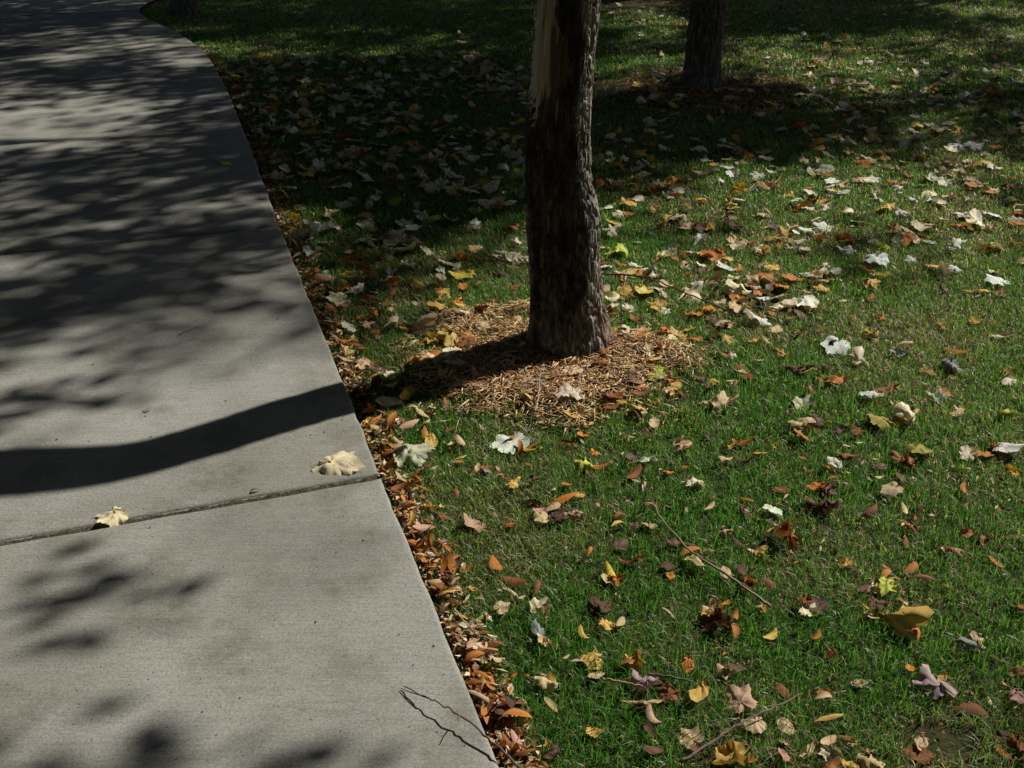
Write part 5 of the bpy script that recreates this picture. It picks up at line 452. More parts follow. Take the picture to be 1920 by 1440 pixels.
LAWN_LEAVES = """-1.03|7.39|0.103|maple|cream|2|0|large curled cream lobed leaf well left of the small bright far leaf
-0.62|6.65|0.082|oval|cream|1|0|curved cream oval leaf below the small bright far leaf
-1.07|5.39|0.068|oval|gold|1|0|small curved golden oval leaf left of the small olive round leaf
-0.21|5.11|0.077|maple|cream|1|0|curved cream lobed leaf just above and left of the cream ring shaped leaf
-1.08|5.95|0.077|oval|tan|1|0|curved tan oval leaf above and left of the small olive round leaf
-0.18|5.05|0.068|maple|paleblue|1|0|small curved bluish lobed leaf just above and left of the cream ring shaped leaf
-0.79|6.47|0.093|oval|cream|1|0|curved cream oval leaf above the small olive round leaf
-0.84|4.25|0.070|oval|olive|0|0|small flat olive oval leaf above the pale green sidewalk leaf
-0.87|4.42|0.104|maple|palegreen|3|0|large rolled pale green lobed leaf above the pale green sidewalk leaf
-0.03|4.83|0.085|oval|cream|3|0|rolled cream oval leaf just right of the cream ring shaped leaf
0.01|5.67|0.088|maple|tan|1|0|curved tan lobed leaf right of the pale bluish upright leaf
-0.24|5.06|0.074|maple|tan|2|0|small curled tan lobed leaf just above and left of the cream ring shaped leaf
-0.78|6.26|0.060|oval|cream|1|0|small curved cream oval leaf above the small olive round leaf
-0.29|5.06|0.066|oval|olive|2|0|small curled olive oval leaf just above and left of the cream ring shaped leaf
-1.03|6.57|0.076|maple|palegreen|0|0|flat pale green lobed leaf above the small olive round leaf
-0.44|4.34|0.076|maple|tan|1|0|curved tan lobed leaf above and left of the bright yellow leaf
-0.12|5.83|0.057|oval|cream|2|0|small curled cream oval leaf just above and right of the pale bluish upright leaf
-0.34|5.99|0.073|oval|palegreen|0|0|small flat pale green oval leaf just above the pale bluish upright leaf
-1.61|6.74|0.104|oval|cream|3|0|large rolled cream oval leaf well above and left of the small olive round leaf
-0.79|6.15|0.081|maple|palegreen|1|0|curved pale green lobed leaf just above the small olive round leaf
-1.64|6.62|0.070|oval|palegreen|2|0|small curled pale green oval leaf above and left of the small olive round leaf
-0.08|5.81|0.066|oval|tan|1|0|small curved tan oval leaf above and right of the pale bluish upright leaf
-0.91|4.54|0.052|oval|cream|3|0|small rolled cream oval leaf well above the pale green sidewalk leaf
-1.48|6.35|0.093|maple|tan|3|0|rolled tan lobed leaf well above and left of the small olive round leaf
-0.54|5.85|0.093|maple|tan|1|0|curved tan lobed leaf above and left of the pale bluish upright leaf
-1.02|4.78|0.058|maple|tan|2|0|small curled tan lobed leaf well below and left of the small olive round leaf
-0.09|5.92|0.090|maple|tan|3|0|rolled tan lobed leaf above and right of the pale bluish upright leaf
-0.70|4.94|0.104|oval|tan|2|0|large curled tan oval leaf below the small olive round leaf
-1.67|6.94|0.078|oval|cream|0|0|flat cream oval leaf well above and left of the small olive round leaf
-1.32|6.65|0.091|oval|tan|1|0|curved tan oval leaf well above and left of the small olive round leaf
-1.03|6.02|0.066|oval|tan|1|0|small curved tan oval leaf above and left of the small olive round leaf
-1.07|5.79|0.071|maple|palegreen|2|0|small curled pale green lobed leaf left of the small olive round leaf
-0.69|5.87|0.078|oval|tan|2|0|curled tan oval leaf just above and right of the small olive round leaf
-0.16|5.18|0.103|maple|olive|1|0|large curved olive lobed leaf just above the cream ring shaped leaf
-0.18|4.72|0.086|oval|olive|1|0|curved olive oval leaf just below and left of the cream ring shaped leaf
-0.07|4.82|0.104|oval|orange|2|0|large curled orange oval leaf just below and right of the cream ring shaped leaf
-0.85|6.54|0.081|oval|olive|3|0|rolled olive oval leaf above the small olive round leaf
-0.54|6.46|0.060|oval|palegreen|1|0|small curved pale green oval leaf above and left of the pale bluish upright leaf
-0.13|5.71|0.074|oval|cream|0|0|small flat cream oval leaf just right of the pale bluish upright leaf
0.05|6.47|0.087|maple|gold|2|0|curled golden lobed leaf well above and right of the pale bluish upright leaf
-0.42|5.10|0.087|maple|cream|1|0|curved cream lobed leaf below and left of the pale bluish upright leaf
-0.91|5.82|0.101|oval|tan|1|0|large curved tan oval leaf just above and left of the small olive round leaf
-0.03|5.82|0.092|oval|palegreen|1|0|curved pale green oval leaf right of the pale bluish upright leaf
-0.52|4.46|0.089|maple|palegreen|1|0|curved pale green lobed leaf well above and left of the bright yellow leaf
-0.96|4.38|0.097|oval|tan|0|0|flat tan oval leaf above the pale green sidewalk leaf
-1.11|5.37|0.105|maple|paleblue|0|0|large flat bluish lobed leaf left of the small olive round leaf
-0.49|4.31|0.068|oval|palegreen|3|0|small rolled pale green oval leaf well above and left of the bright yellow leaf
-1.23|6.37|0.096|oval|gold|3|0|rolled golden oval leaf above and left of the small olive round leaf
-0.45|4.52|0.077|maple|palegreen|0|0|flat pale green lobed leaf well below and left of the cream ring shaped leaf
-0.50|5.69|0.075|maple|paleblue|0|0|small flat bluish lobed leaf left of the pale bluish upright leaf
-0.37|4.67|0.095|oval|gold|0|0|flat golden oval leaf left of the cream ring shaped leaf
-1.10|7.51|0.087|maple|cream|0|0|flat cream lobed leaf well left of the small bright far leaf
-0.72|5.76|0.055|oval|palegreen|3|0|small rolled pale green oval leaf just right of the small olive round leaf
-0.83|4.53|0.099|maple|tan|1|0|large curved tan lobed leaf well above the pale green sidewalk leaf
-0.74|5.95|0.079|maple|olive|1|0|curved olive lobed leaf just above and right of the small olive round leaf
-0.68|6.22|0.073|maple|olive|0|0|small flat olive lobed leaf above and right of the small olive round leaf
-0.67|5.64|0.082|maple|olive|2|0|curled olive lobed leaf just right of the small olive round leaf
-0.43|4.66|0.094|oval|palegreen|2|0|curled pale green oval leaf left of the cream ring shaped leaf
-1.54|6.23|0.068|maple|palegreen|1|0|small curved pale green lobed leaf well left of the small olive round leaf
-0.14|7.44|0.089|maple|tan|1|0|curved tan lobed leaf below and right of the small bright far leaf
-1.27|6.50|0.050|oval|tan|1|0|small curved tan oval leaf well above and left of the small olive round leaf
-0.66|5.82|0.099|maple|tan|1|0|large curved tan lobed leaf just right of the small olive round leaf
-0.14|5.86|0.053|maple|tan|0|0|small flat tan lobed leaf just above and right of the pale bluish upright leaf
-1.25|6.23|0.099|oval|gold|2|0|large curled golden oval leaf above and left of the small olive round leaf
-0.17|4.50|0.063|maple|cream|2|0|small curled cream lobed leaf below the cream ring shaped leaf
-0.30|5.12|0.098|maple|cream|0|0|large flat cream lobed leaf below the pale bluish upright leaf
-1.59|6.93|0.085|maple|orange|0|0|flat orange lobed leaf well above and left of the small olive round leaf
-0.98|7.72|0.101|oval|cream|1|0|nearer large curved cream oval leaf left of the small bright far leaf
-1.41|6.66|0.094|maple|cream|1|0|curved cream lobed leaf well above and left of the small olive round leaf
-0.09|7.70|0.072|maple|cream|2|0|small curled cream lobed leaf right of the small bright far leaf
-0.40|5.59|0.078|oval|palegreen|2|0|curled pale green oval leaf just left of the pale bluish upright leaf
-0.25|7.34|0.076|oval|tan|1|0|curved tan oval leaf below and right of the small bright far leaf
0.02|4.29|0.059|maple|cream|2|0|small curled cream lobed leaf below and left of the nearest trunk
-1.32|5.76|0.103|maple|gold|0|0|large flat golden lobed leaf well left of the small olive round leaf
-0.96|4.58|0.051|oval|cream|2|0|small curled cream oval leaf well above the pale green sidewalk leaf
-0.93|6.05|0.101|maple|cream|1|0|large curved cream lobed leaf just above and left of the small olive round leaf
-0.28|5.18|0.070|maple|palegreen|1|0|small curved pale green lobed leaf just below the pale bluish upright leaf
-1.19|6.25|0.080|oval|palegreen|1|0|curved pale green oval leaf above and left of the small olive round leaf
-0.08|6.21|0.104|oval|gold|1|0|large curved golden oval leaf above and right of the pale bluish upright leaf
-0.47|4.85|0.063|oval|palegreen|1|0|small curved pale green oval leaf left of the cream ring shaped leaf
-0.44|4.25|0.083|maple|tan|0|0|flat tan lobed leaf above and left of the bright yellow leaf
0.04|5.59|0.101|maple|palegreen|0|0|large flat pale green lobed leaf right of the pale bluish upright leaf
-0.20|7.38|0.088|oval|tan|2|0|curled tan oval leaf below and right of the small bright far leaf
-0.37|6.63|0.058|oval|cream|1|0|small curved cream oval leaf above the pale bluish upright leaf
-0.04|7.08|0.056|oval|tan|2|0|small curled tan oval leaf below and right of the small bright far leaf
-0.63|6.47|0.075|oval|cream|0|0|small flat cream oval leaf above and right of the small olive round leaf
0.01|4.50|0.051|oval|gold|1|0|small curved golden oval leaf below and right of the cream ring shaped leaf
-0.18|7.53|0.058|maple|paleblue|0|0|small flat bluish lobed leaf below and right of the small bright far leaf
-0.82|5.51|0.088|oval|olive|1|0|curved olive oval leaf just below the small olive round leaf
-1.23|5.48|0.059|oval|palegreen|0|0|small flat pale green oval leaf well left of the small olive round leaf
-0.59|7.32|0.067|maple|palegreen|1|0|small curved pale green lobed leaf below and left of the small bright far leaf
-1.03|6.99|0.074|oval|tan|2|0|small curled tan oval leaf well above the small olive round leaf
-0.88|4.26|0.052|maple|olive|0|0|small flat olive lobed leaf above the pale green sidewalk leaf
-0.51|4.39|0.103|maple|tan|1|0|large curved tan lobed leaf well above and left of the bright yellow leaf
-0.59|5.95|0.099|oval|gold|3|0|large rolled golden oval leaf right of the small olive round leaf
-0.88|5.51|0.059|maple|tan|3|0|small rolled tan lobed leaf just below and left of the small olive round leaf
-0.39|5.21|0.052|oval|cream|3|0|small rolled cream oval leaf below and left of the pale bluish upright leaf
-0.78|4.90|0.077|oval|tan|2|0|curled tan oval leaf below the small olive round leaf
-0.17|6.21|0.098|maple|olive|0|0|flat olive lobed leaf above and right of the pale bluish upright leaf
-1.01|4.60|0.059|maple|gold|3|0|small rolled golden lobed leaf well above the pale green sidewalk leaf
-0.53|4.31|0.099|oval|cream|1|0|large curved cream oval leaf well above and left of the bright yellow leaf
-0.50|4.61|0.089|maple|palegreen|0|0|flat pale green lobed leaf well left of the cream ring shaped leaf
-0.72|6.26|0.087|maple|palegreen|1|0|curved pale green lobed leaf above and right of the small olive round leaf
-0.64|6.79|0.094|oval|gold|2|0|curled golden oval leaf below and left of the small bright far leaf
-0.87|4.18|0.096|maple|paleblue|2|0|curled bluish lobed leaf above the pale green sidewalk leaf
-0.86|5.13|0.070|maple|cream|1|0|small curved cream lobed leaf below and left of the small olive round leaf
-0.85|4.77|0.066|oval|cream|0|0|small flat cream oval leaf well below the small olive round leaf
-1.24|5.59|0.069|oval|olive|2|0|small curled olive oval leaf well left of the small olive round leaf
-1.56|6.41|0.102|oval|cream|2|0|large curled cream oval leaf well above and left of the small olive round leaf
-0.89|5.47|0.060|maple|cream|2|0|small curled cream lobed leaf just below and left of the small olive round leaf
-0.17|4.58|0.054|maple|paleblue|1|0|small curved bluish lobed leaf just below the cream ring shaped leaf
-1.14|5.76|0.066|oval|cream|0|0|small flat cream oval leaf left of the small olive round leaf
-0.37|5.16|0.104|oval|palegreen|2|0|large curled pale green oval leaf below and left of the pale bluish upright leaf
-0.26|6.91|0.065|oval|cream|3|0|small rolled cream oval leaf below and right of the small bright far leaf
-0.92|7.84|0.099|oval|cream|1|0|farther large curved cream oval leaf left of the small bright far leaf
-1.50|6.49|0.070|maple|palegreen|1|0|small curved pale green lobed leaf above and left of the small olive round leaf
-1.69|6.71|0.086|maple|tan|1|0|curved tan lobed leaf well above and left of the small olive round leaf
-0.86|4.70|0.094|maple|cream|3|0|rolled cream lobed leaf well below the small olive round leaf
-1.76|7.77|0.095|oval|cream|1|1|curved cream oval leaf well above and left of the small olive round leaf
-0.46|9.61|0.055|oval|tan|1|1|farther small curved tan oval leaf above the small bright far leaf
-0.76|9.60|0.063|oval|tan|1|1|nearer small curved tan oval leaf above the small bright far leaf
-1.18|8.54|0.068|maple|cream|1|1|small curved cream lobed leaf well left of the small bright far leaf
-0.32|8.86|0.102|maple|olive|0|1|large flat olive lobed leaf above and right of the small bright far leaf
-0.41|8.85|0.097|maple|olive|0|1|flat olive lobed leaf just above and right of the small bright far leaf
-2.29|10.37|0.079|oval|olive|0|1|flat olive oval leaf well left of the small bright far leaf
-0.70|9.69|0.066|maple|gold|1|1|small curved golden lobed leaf above the small bright far leaf
-0.47|9.77|0.101|oval|tan|1|1|large curved tan oval leaf above the small bright far leaf
-0.41|9.62|0.072|maple|olive|1|1|small curved olive lobed leaf above the small bright far leaf
-0.47|10.12|0.091|oval|tan|0|1|flat tan oval leaf above the small bright far leaf
-0.45|9.36|0.081|maple|gold|0|1|flat golden lobed leaf above the small bright far leaf
-0.74|9.85|0.104|maple|gold|2|1|large curled golden lobed leaf above the small bright far leaf
-0.79|8.73|0.080|oval|tan|2|1|curled tan oval leaf just above and left of the small bright far leaf
-0.21|4.13|0.076|oval|orange|3|2|rolled orange oval leaf just above the bright yellow leaf
-0.72|3.71|0.065|oval|cream|1|2|small curved cream oval leaf just below the pale green sidewalk leaf
-0.17|3.25|0.071|maple|rust|0|2|small flat rust brown lobed leaf below and right of the large tan rolled leaf
-0.57|3.16|0.054|oval|tan|1|2|small curved tan oval leaf well below and left of the large tan rolled leaf
-0.62|4.14|0.068|oval|orange|2|2|small curled orange oval leaf above and right of the pale green sidewalk leaf
-0.75|3.71|0.050|oval|gold|1|2|small curved golden oval leaf just below the pale green sidewalk leaf
-0.17|4.22|0.051|maple|gold|0|2|small flat golden lobed leaf above the bright yellow leaf
-0.10|3.38|0.057|maple|tan|1|2|small curved tan lobed leaf right of the large tan rolled leaf
-0.71|3.63|0.054|oval|rust|1|2|small curved rust brown oval leaf below the pale green sidewalk leaf
-0.54|4.18|0.059|oval|cream|1|2|small curved cream oval leaf above and right of the pale green sidewalk leaf
-0.27|4.07|0.095|oval|cream|1|2|curved cream oval leaf just above and left of the bright yellow leaf
-0.52|3.86|0.067|oval|cream|2|2|small curled cream oval leaf right of the pale green sidewalk leaf
-0.53|3.47|0.051|maple|rust|2|2|small curled rust brown lobed leaf left of the large tan rolled leaf
-0.68|3.67|0.098|maple|cream|0|2|flat cream lobed leaf below and right of the pale green sidewalk leaf
-0.21|3.27|0.099|maple|gold|2|2|large curled golden lobed leaf below and right of the large tan rolled leaf
-0.68|3.79|0.073|oval|gold|1|2|small curved golden oval leaf just below and right of the pale green sidewalk leaf
-0.52|3.57|0.067|oval|orange|2|2|small curled orange oval leaf above and left of the large tan rolled leaf
-0.62|3.76|0.090|oval|cream|2|2|curled cream oval leaf below and right of the pale green sidewalk leaf
-0.53|3.43|0.056|maple|tan|2|2|small curled tan lobed leaf left of the large tan rolled leaf
-0.16|3.30|0.065|maple|orange|1|2|small curved orange lobed leaf below and right of the large tan rolled leaf
-0.48|3.83|0.064|maple|orange|0|2|small flat orange lobed leaf left of the bright yellow leaf
-0.29|3.14|0.097|oval|orange|1|2|curved orange oval leaf below the large tan rolled leaf
0.56|4.69|0.061|oval|orange|0|3|small flat orange oval leaf right of the nearest trunk
1.05|3.72|0.079|oval|cream|1|3|curved cream oval leaf just above and left of the large white arched leaf
0.73|5.10|0.078|maple|orange|2|3|curled orange lobed leaf well left of the bright gold upright leaf
0.85|5.26|0.080|oval|gold|3|3|rolled golden oval leaf left of the bright gold upright leaf
0.77|4.16|0.098|oval|tan|1|3|large curved tan oval leaf above and right of the dark twig
0.97|3.82|0.073|oval|cream|1|3|small curved cream oval leaf above and left of the large white arched leaf
1.07|4.92|0.052|oval|gold|2|3|small curled golden oval leaf just below and left of the bright gold upright leaf
0.85|4.15|0.088|oval|orange|1|3|curved orange oval leaf above and right of the dark twig
0.83|5.15|0.090|oval|gold|1|3|curved golden oval leaf left of the bright gold upright leaf
1.03|4.63|0.067|maple|tan|1|3|small curved tan lobed leaf below the bright gold upright leaf
1.03|4.54|0.090|oval|brown|1|3|curved dark brown oval leaf below the bright gold upright leaf
1.13|4.92|0.064|oval|cream|0|3|small flat cream oval leaf just below the bright gold upright leaf
0.46|5.19|0.078|oval|orange|1|3|curved orange oval leaf above and right of the nearest trunk
0.56|4.82|0.093|maple|gold|1|3|curved golden lobed leaf above and right of the nearest trunk
0.64|5.08|0.092|oval|gold|1|3|curved golden oval leaf well above and right of the nearest trunk
1.23|4.46|0.079|maple|gold|1|3|curved golden lobed leaf below and right of the bright gold upright leaf
1.07|4.84|0.059|maple|gold|1|3|small curved golden lobed leaf just below the bright gold upright leaf
0.97|3.88|0.105|oval|tan|2|3|large curled tan oval leaf above and left of the large white arched leaf
0.53|5.21|0.077|oval|tan|2|3|curled tan oval leaf well above and right of the nearest trunk
0.90|3.89|0.090|oval|cream|1|3|curved cream oval leaf right of the dark twig
1.20|4.54|0.064|maple|brown|0|3|small flat dark brown lobed leaf below and right of the bright gold upright leaf
0.76|5.17|0.080|maple|cream|1|3|curved cream lobed leaf left of the bright gold upright leaf
0.80|4.03|0.056|oval|cream|0|3|small flat cream oval leaf above and right of the dark twig
0.78|5.02|0.064|oval|cream|1|3|small curved cream oval leaf left of the bright gold upright leaf
1.04|3.91|0.083|maple|orange|1|3|curved orange lobed leaf above and left of the large white arched leaf
0.80|3.64|0.054|oval|tan|2|3|small curled tan oval leaf below and right of the dark twig
1.08|4.19|0.082|oval|tan|3|3|rolled tan oval leaf well above and left of the large white arched leaf
1.29|4.51|0.075|oval|tan|0|3|flat tan oval leaf below and right of the bright gold upright leaf
0.97|3.74|0.060|oval|orange|2|3|small curled orange oval leaf left of the large white arched leaf
0.51|4.70|0.084|maple|cream|1|3|curved cream lobed leaf right of the nearest trunk
1.13|3.89|0.089|oval|orange|0|3|flat orange oval leaf above the large white arched leaf
1.34|4.47|0.076|maple|white|1|3|curved white lobed leaf well below and right of the bright gold upright leaf
0.57|4.95|0.063|oval|gold|0|3|small flat golden oval leaf above and right of the nearest trunk
0.47|3.40|0.060|maple|tan|1|3|small curved tan lobed leaf below the dark twig
0.66|4.14|0.076|oval|cream|2|3|curled cream oval leaf above the dark twig
1.07|3.63|0.088|oval|cream|3|3|rolled cream oval leaf just left of the large white arched leaf
1.18|4.35|0.105|maple|tan|2|3|large curled tan lobed leaf well below and right of the bright gold upright leaf
0.68|4.77|0.092|oval|tan|3|3|rolled tan oval leaf well left of the bright gold upright leaf
0.92|4.11|0.056|oval|gold|0|3|small flat golden oval leaf above and right of the dark twig
0.63|4.94|0.090|oval|cream|1|3|curved cream oval leaf well above and right of the nearest trunk
0.78|4.49|0.054|maple|tan|0|3|small flat tan lobed leaf well below and left of the bright gold upright leaf
0.82|5.00|0.065|maple|orange|0|3|small flat orange lobed leaf left of the bright gold upright leaf
0.77|3.47|0.090|maple|brown|1|3|curved dark brown lobed leaf well below and right of the dark twig
0.67|3.52|0.075|oval|orange|2|3|curled orange oval leaf below the dark twig
0.55|4.88|0.056|oval|gold|1|3|small curved golden oval leaf above and right of the nearest trunk
0.78|3.58|0.051|oval|gold|0|3|small flat golden oval leaf below and right of the dark twig
2.14|7.05|0.057|maple|cream|3|4|small rolled cream lobed leaf well above and left of the bright cream domed leaf
1.33|5.72|0.097|maple|orange|1|4|curved orange lobed leaf above the bright gold upright leaf
1.09|7.77|0.097|oval|white|1|4|curved white oval leaf below and left of the second trunk
2.53|8.59|0.086|oval|cream|2|4|curled cream oval leaf well right of the second trunk
1.81|6.34|0.060|maple|tan|2|4|small curled tan lobed leaf well left of the bright cream domed leaf
1.77|6.25|0.067|oval|cream|3|4|small rolled cream oval leaf well left of the bright cream domed leaf
1.86|6.35|0.064|maple|palegreen|3|4|small rolled pale green lobed leaf well left of the bright cream domed leaf
1.86|6.16|0.064|oval|orange|1|4|small curved orange oval leaf well left of the bright cream domed leaf
1.10|7.98|0.093|maple|cream|1|4|curved cream lobed leaf below and left of the second trunk
1.42|5.76|0.092|oval|tan|1|4|curved tan oval leaf above the bright gold upright leaf
1.14|7.87|0.071|maple|white|1|4|small curved white lobed leaf below and left of the second trunk
1.25|9.13|0.101|oval|tan|0|4|large flat tan oval leaf left of the second trunk
1.77|6.35|0.093|maple|orange|2|4|curled orange lobed leaf well above and right of the bright gold upright leaf
1.18|8.12|0.103|oval|white|1|4|large curved white oval leaf below and left of the second trunk
2.44|8.54|0.077|maple|cream|1|4|curved cream lobed leaf well right of the second trunk
2.88|9.44|0.100|maple|tan|0|4|large flat tan lobed leaf well right of the second trunk
0.99|7.50|0.102|maple|tan|1|4|large curved tan lobed leaf below and left of the second trunk
1.82|6.06|0.105|oval|white|1|4|large curved white oval leaf well left of the bright cream domed leaf
2.47|8.49|0.060|oval|cream|3|4|small rolled cream oval leaf well right of the second trunk
0.88|6.41|0.080|maple|palegreen|1|4|curved pale green lobed leaf well below the second trunk
1.60|6.67|0.102|oval|cream|2|4|large curled cream oval leaf well below and right of the second trunk
2.96|9.57|0.074|maple|orange|1|4|farther small curved orange lobed leaf well right of the second trunk
2.19|7.10|0.065|oval|orange|3|4|small rolled orange oval leaf well above and left of the bright cream domed leaf
1.29|5.80|0.050|oval|tan|1|4|small curved tan oval leaf above the bright gold upright leaf
1.17|7.95|0.058|oval|orange|1|4|small curved orange oval leaf below and left of the second trunk
1.28|5.85|0.057|maple|tan|1|4|small curved tan lobed leaf above the bright gold upright leaf
2.47|8.42|0.064|maple|white|2|4|small curled white lobed leaf well right of the second trunk
3.17|9.55|0.088|oval|orange|0|4|flat orange oval leaf well above the bright cream domed leaf
2.62|8.78|0.051|maple|palegreen|2|4|small curled pale green lobed leaf well right of the second trunk
0.83|6.29|0.057|maple|cream|1|4|small curved cream lobed leaf well above and left of the bright gold upright leaf
1.80|6.16|0.053|oval|white|0|4|small flat white oval leaf well left of the bright cream domed leaf
2.16|7.17|0.075|oval|cream|2|4|small curled cream oval leaf well above and left of the bright cream domed leaf
1.19|8.04|0.060|oval|cream|0|4|small flat cream oval leaf below and left of the second trunk
1.13|8.16|0.060|oval|palegreen|2|4|small curled pale green oval leaf below and left of the second trunk
0.96|6.55|0.077|maple|cream|1|4|curved cream lobed leaf well below the second trunk
1.83|6.54|0.064|maple|olive|1|4|small curved olive lobed leaf well left of the bright cream domed leaf
0.98|7.31|0.091|oval|tan|0|4|flat tan oval leaf well below and left of the second trunk
1.07|7.86|0.072|maple|tan|0|4|small flat tan lobed leaf below and left of the second trunk
2.74|8.09|0.060|maple|tan|1|4|small curved tan lobed leaf well above and left of the bright cream domed leaf
2.41|8.36|0.065|maple|orange|3|4|small rolled orange lobed leaf well right of the second trunk
1.39|5.40|0.057|oval|palegreen|1|4|small curved pale green oval leaf above and right of the bright gold upright leaf
2.15|9.60|0.092|oval|olive|1|4|curved olive oval leaf above and right of the second trunk
0.67|5.44|0.082|oval|palegreen|2|4|curled pale green oval leaf well left of the bright gold upright leaf
1.00|5.40|0.094|oval|tan|1|4|curved tan oval leaf above and left of the bright gold upright leaf
1.86|8.38|0.069|maple|olive|1|4|small curved olive lobed leaf right of the second trunk
2.08|7.26|0.068|oval|tan|1|4|small curved tan oval leaf well above and left of the bright cream domed leaf
0.87|6.49|0.076|maple|cream|2|4|curled cream lobed leaf well below and left of the second trunk
2.08|7.15|0.050|oval|orange|1|4|small curved orange oval leaf well above and left of the bright cream domed leaf
2.42|8.30|0.088|maple|olive|1|4|curved olive lobed leaf well right of the second trunk
1.82|7.76|0.064|oval|cream|1|4|small curved cream oval leaf below and right of the second trunk
2.78|9.31|0.050|oval|olive|0|4|small flat olive oval leaf well right of the second trunk
2.36|7.95|0.060|oval|cream|1|4|small curved cream oval leaf well right of the second trunk
2.09|8.67|0.058|oval|white|0|4|small flat white oval leaf right of the second trunk
2.47|8.28|0.097|maple|cream|0|4|flat cream lobed leaf well right of the second trunk
2.35|8.28|0.074|oval|cream|2|4|farther small curled cream oval leaf well right of the second trunk
1.24|5.87|0.102|oval|tan|0|4|large flat tan oval leaf above the bright gold upright leaf
1.26|5.58|0.062|maple|cream|3|4|small rolled cream lobed leaf above the bright gold upright leaf
0.55|5.61|0.060|oval|white|2|4|small curled white oval leaf well above the nearest trunk
1.39|9.33|0.098|oval|tan|1|4|curved tan oval leaf just above and left of the second trunk
0.56|5.74|0.055|oval|tan|1|4|small curved tan oval leaf well above the nearest trunk
1.66|6.28|0.095|oval|cream|1|4|curved cream oval leaf well above and right of the bright gold upright leaf
1.17|9.75|0.055|maple|cream|3|4|small rolled cream lobed leaf above and left of the second trunk
0.90|7.48|0.072|oval|cream|1|4|small curved cream oval leaf well below and left of the second trunk
2.66|8.91|0.052|maple|tan|2|4|small curled tan lobed leaf well right of the second trunk
1.90|6.95|0.090|oval|orange|1|4|curved orange oval leaf well below and right of the second trunk
1.83|6.17|0.058|maple|olive|0|4|small flat olive lobed leaf well left of the bright cream domed leaf
2.13|7.23|0.073|oval|white|2|4|small curled white oval leaf well above and left of the bright cream domed leaf
3.03|9.66|0.051|maple|tan|1|4|small curved tan lobed leaf well right of the second trunk
0.87|7.03|0.095|oval|cream|3|4|rolled cream oval leaf well below and left of the second trunk
2.76|9.33|0.072|maple|orange|1|4|nearer small curved orange lobed leaf well right of the second trunk
2.64|8.22|0.092|oval|tan|1|4|curved tan oval leaf well above and left of the bright cream domed leaf
1.89|7.81|0.075|oval|tan|1|4|small curved tan oval leaf below and right of the second trunk
1.32|5.39|0.084|maple|palegreen|0|4|flat pale green lobed leaf just above and right of the bright gold upright leaf
0.84|6.56|0.061|oval|olive|2|4|small curled olive oval leaf well below and left of the second trunk
1.66|7.74|0.093|oval|tan|0|4|flat tan oval leaf below and right of the second trunk
0.97|7.11|0.091|maple|cream|0|4|flat cream lobed leaf well below and left of the second trunk
1.00|7.81|0.077|oval|olive|0|4|flat olive oval leaf below and left of the second trunk
1.18|5.35|0.074|maple|white|1|4|small curved white lobed leaf just above the bright gold upright leaf
1.61|4.38|0.053|oval|tan|1|5|small curved tan oval leaf well below and left of the pale yellow flat leaf
2.62|6.44|0.095|maple|palegreen|0|5|flat pale green lobed leaf just above and right of the bright cream domed leaf
3.72|7.67|0.103|maple|palegreen|1|5|large curved pale green lobed leaf above and right of the bright cream domed leaf
1.66|5.22|0.092|maple|white|0|5|flat white lobed leaf well right of the bright gold upright leaf
2.16|4.62|0.105|oval|cream|0|5|large flat cream oval leaf below and right of the pale yellow flat leaf
1.66|5.42|0.053|maple|palegreen|0|5|small flat pale green lobed leaf well right of the bright gold upright leaf
3.76|7.63|0.096|oval|cream|1|5|curved cream oval leaf well above and right of the bright cream domed leaf
2.01|5.15|0.074|maple|tan|1|5|small curved tan lobed leaf just above and left of the pale yellow flat leaf
4.33|9.34|0.061|maple|palegreen|1|5|small curved pale green lobed leaf above and right of the bright cream domed leaf
1.69|5.45|0.102|maple|white|0|5|large flat white lobed leaf well right of the bright gold upright leaf
3.84|7.71|0.066|maple|tan|0|5|small flat tan lobed leaf well above and right of the bright cream domed leaf
3.82|7.78|0.053|oval|orange|1|5|small curved orange oval leaf well above and right of the bright cream domed leaf
1.63|5.13|0.059|oval|white|2|5|nearer small curled white oval leaf well right of the bright gold upright leaf
1.65|5.34|0.080|oval|orange|0|5|flat orange oval leaf well right of the bright gold upright leaf
1.81|4.49|0.088|maple|cream|0|5|flat cream lobed leaf below the pale yellow flat leaf
1.46|4.85|0.073|maple|brown|3|5|small rolled dark brown lobed leaf right of the bright gold upright leaf
3.67|7.43|0.101|maple|white|1|5|large curved white lobed leaf well above and right of the bright cream domed leaf
2.16|7.49|0.053|oval|cream|1|5|small curved cream oval leaf well above and left of the bright cream domed leaf
1.62|5.45|0.050|maple|white|2|5|small curled white lobed leaf well above and right of the bright gold upright leaf
1.61|5.36|0.062|oval|white|2|5|farther small curled white oval leaf well right of the bright gold upright leaf
3.73|7.37|0.091|oval|tan|0|5|flat tan oval leaf well above and right of the bright cream domed leaf
2.38|4.63|0.080|maple|palegreen|0|5|flat pale green lobed leaf well right of the pale yellow flat leaf
4.43|9.54|0.065|maple|palegreen|0|5|farther small flat pale green lobed leaf above and right of the bright cream domed leaf
4.42|9.65|0.053|oval|white|3|5|small rolled white oval leaf well above and right of the bright cream domed leaf
1.63|5.08|0.097|maple|cream|0|5|flat cream lobed leaf well right of the bright gold upright leaf
1.58|4.98|0.059|oval|brown|1|5|small curved dark brown oval leaf well right of the bright gold upright leaf
2.16|4.55|0.096|maple|white|2|5|curled white lobed leaf below and right of the pale yellow flat leaf
2.44|4.77|0.068|oval|cream|0|5|small flat cream oval leaf well right of the pale yellow flat leaf
1.71|5.65|0.065|oval|cream|2|5|small curled cream oval leaf well above and right of the bright gold upright leaf
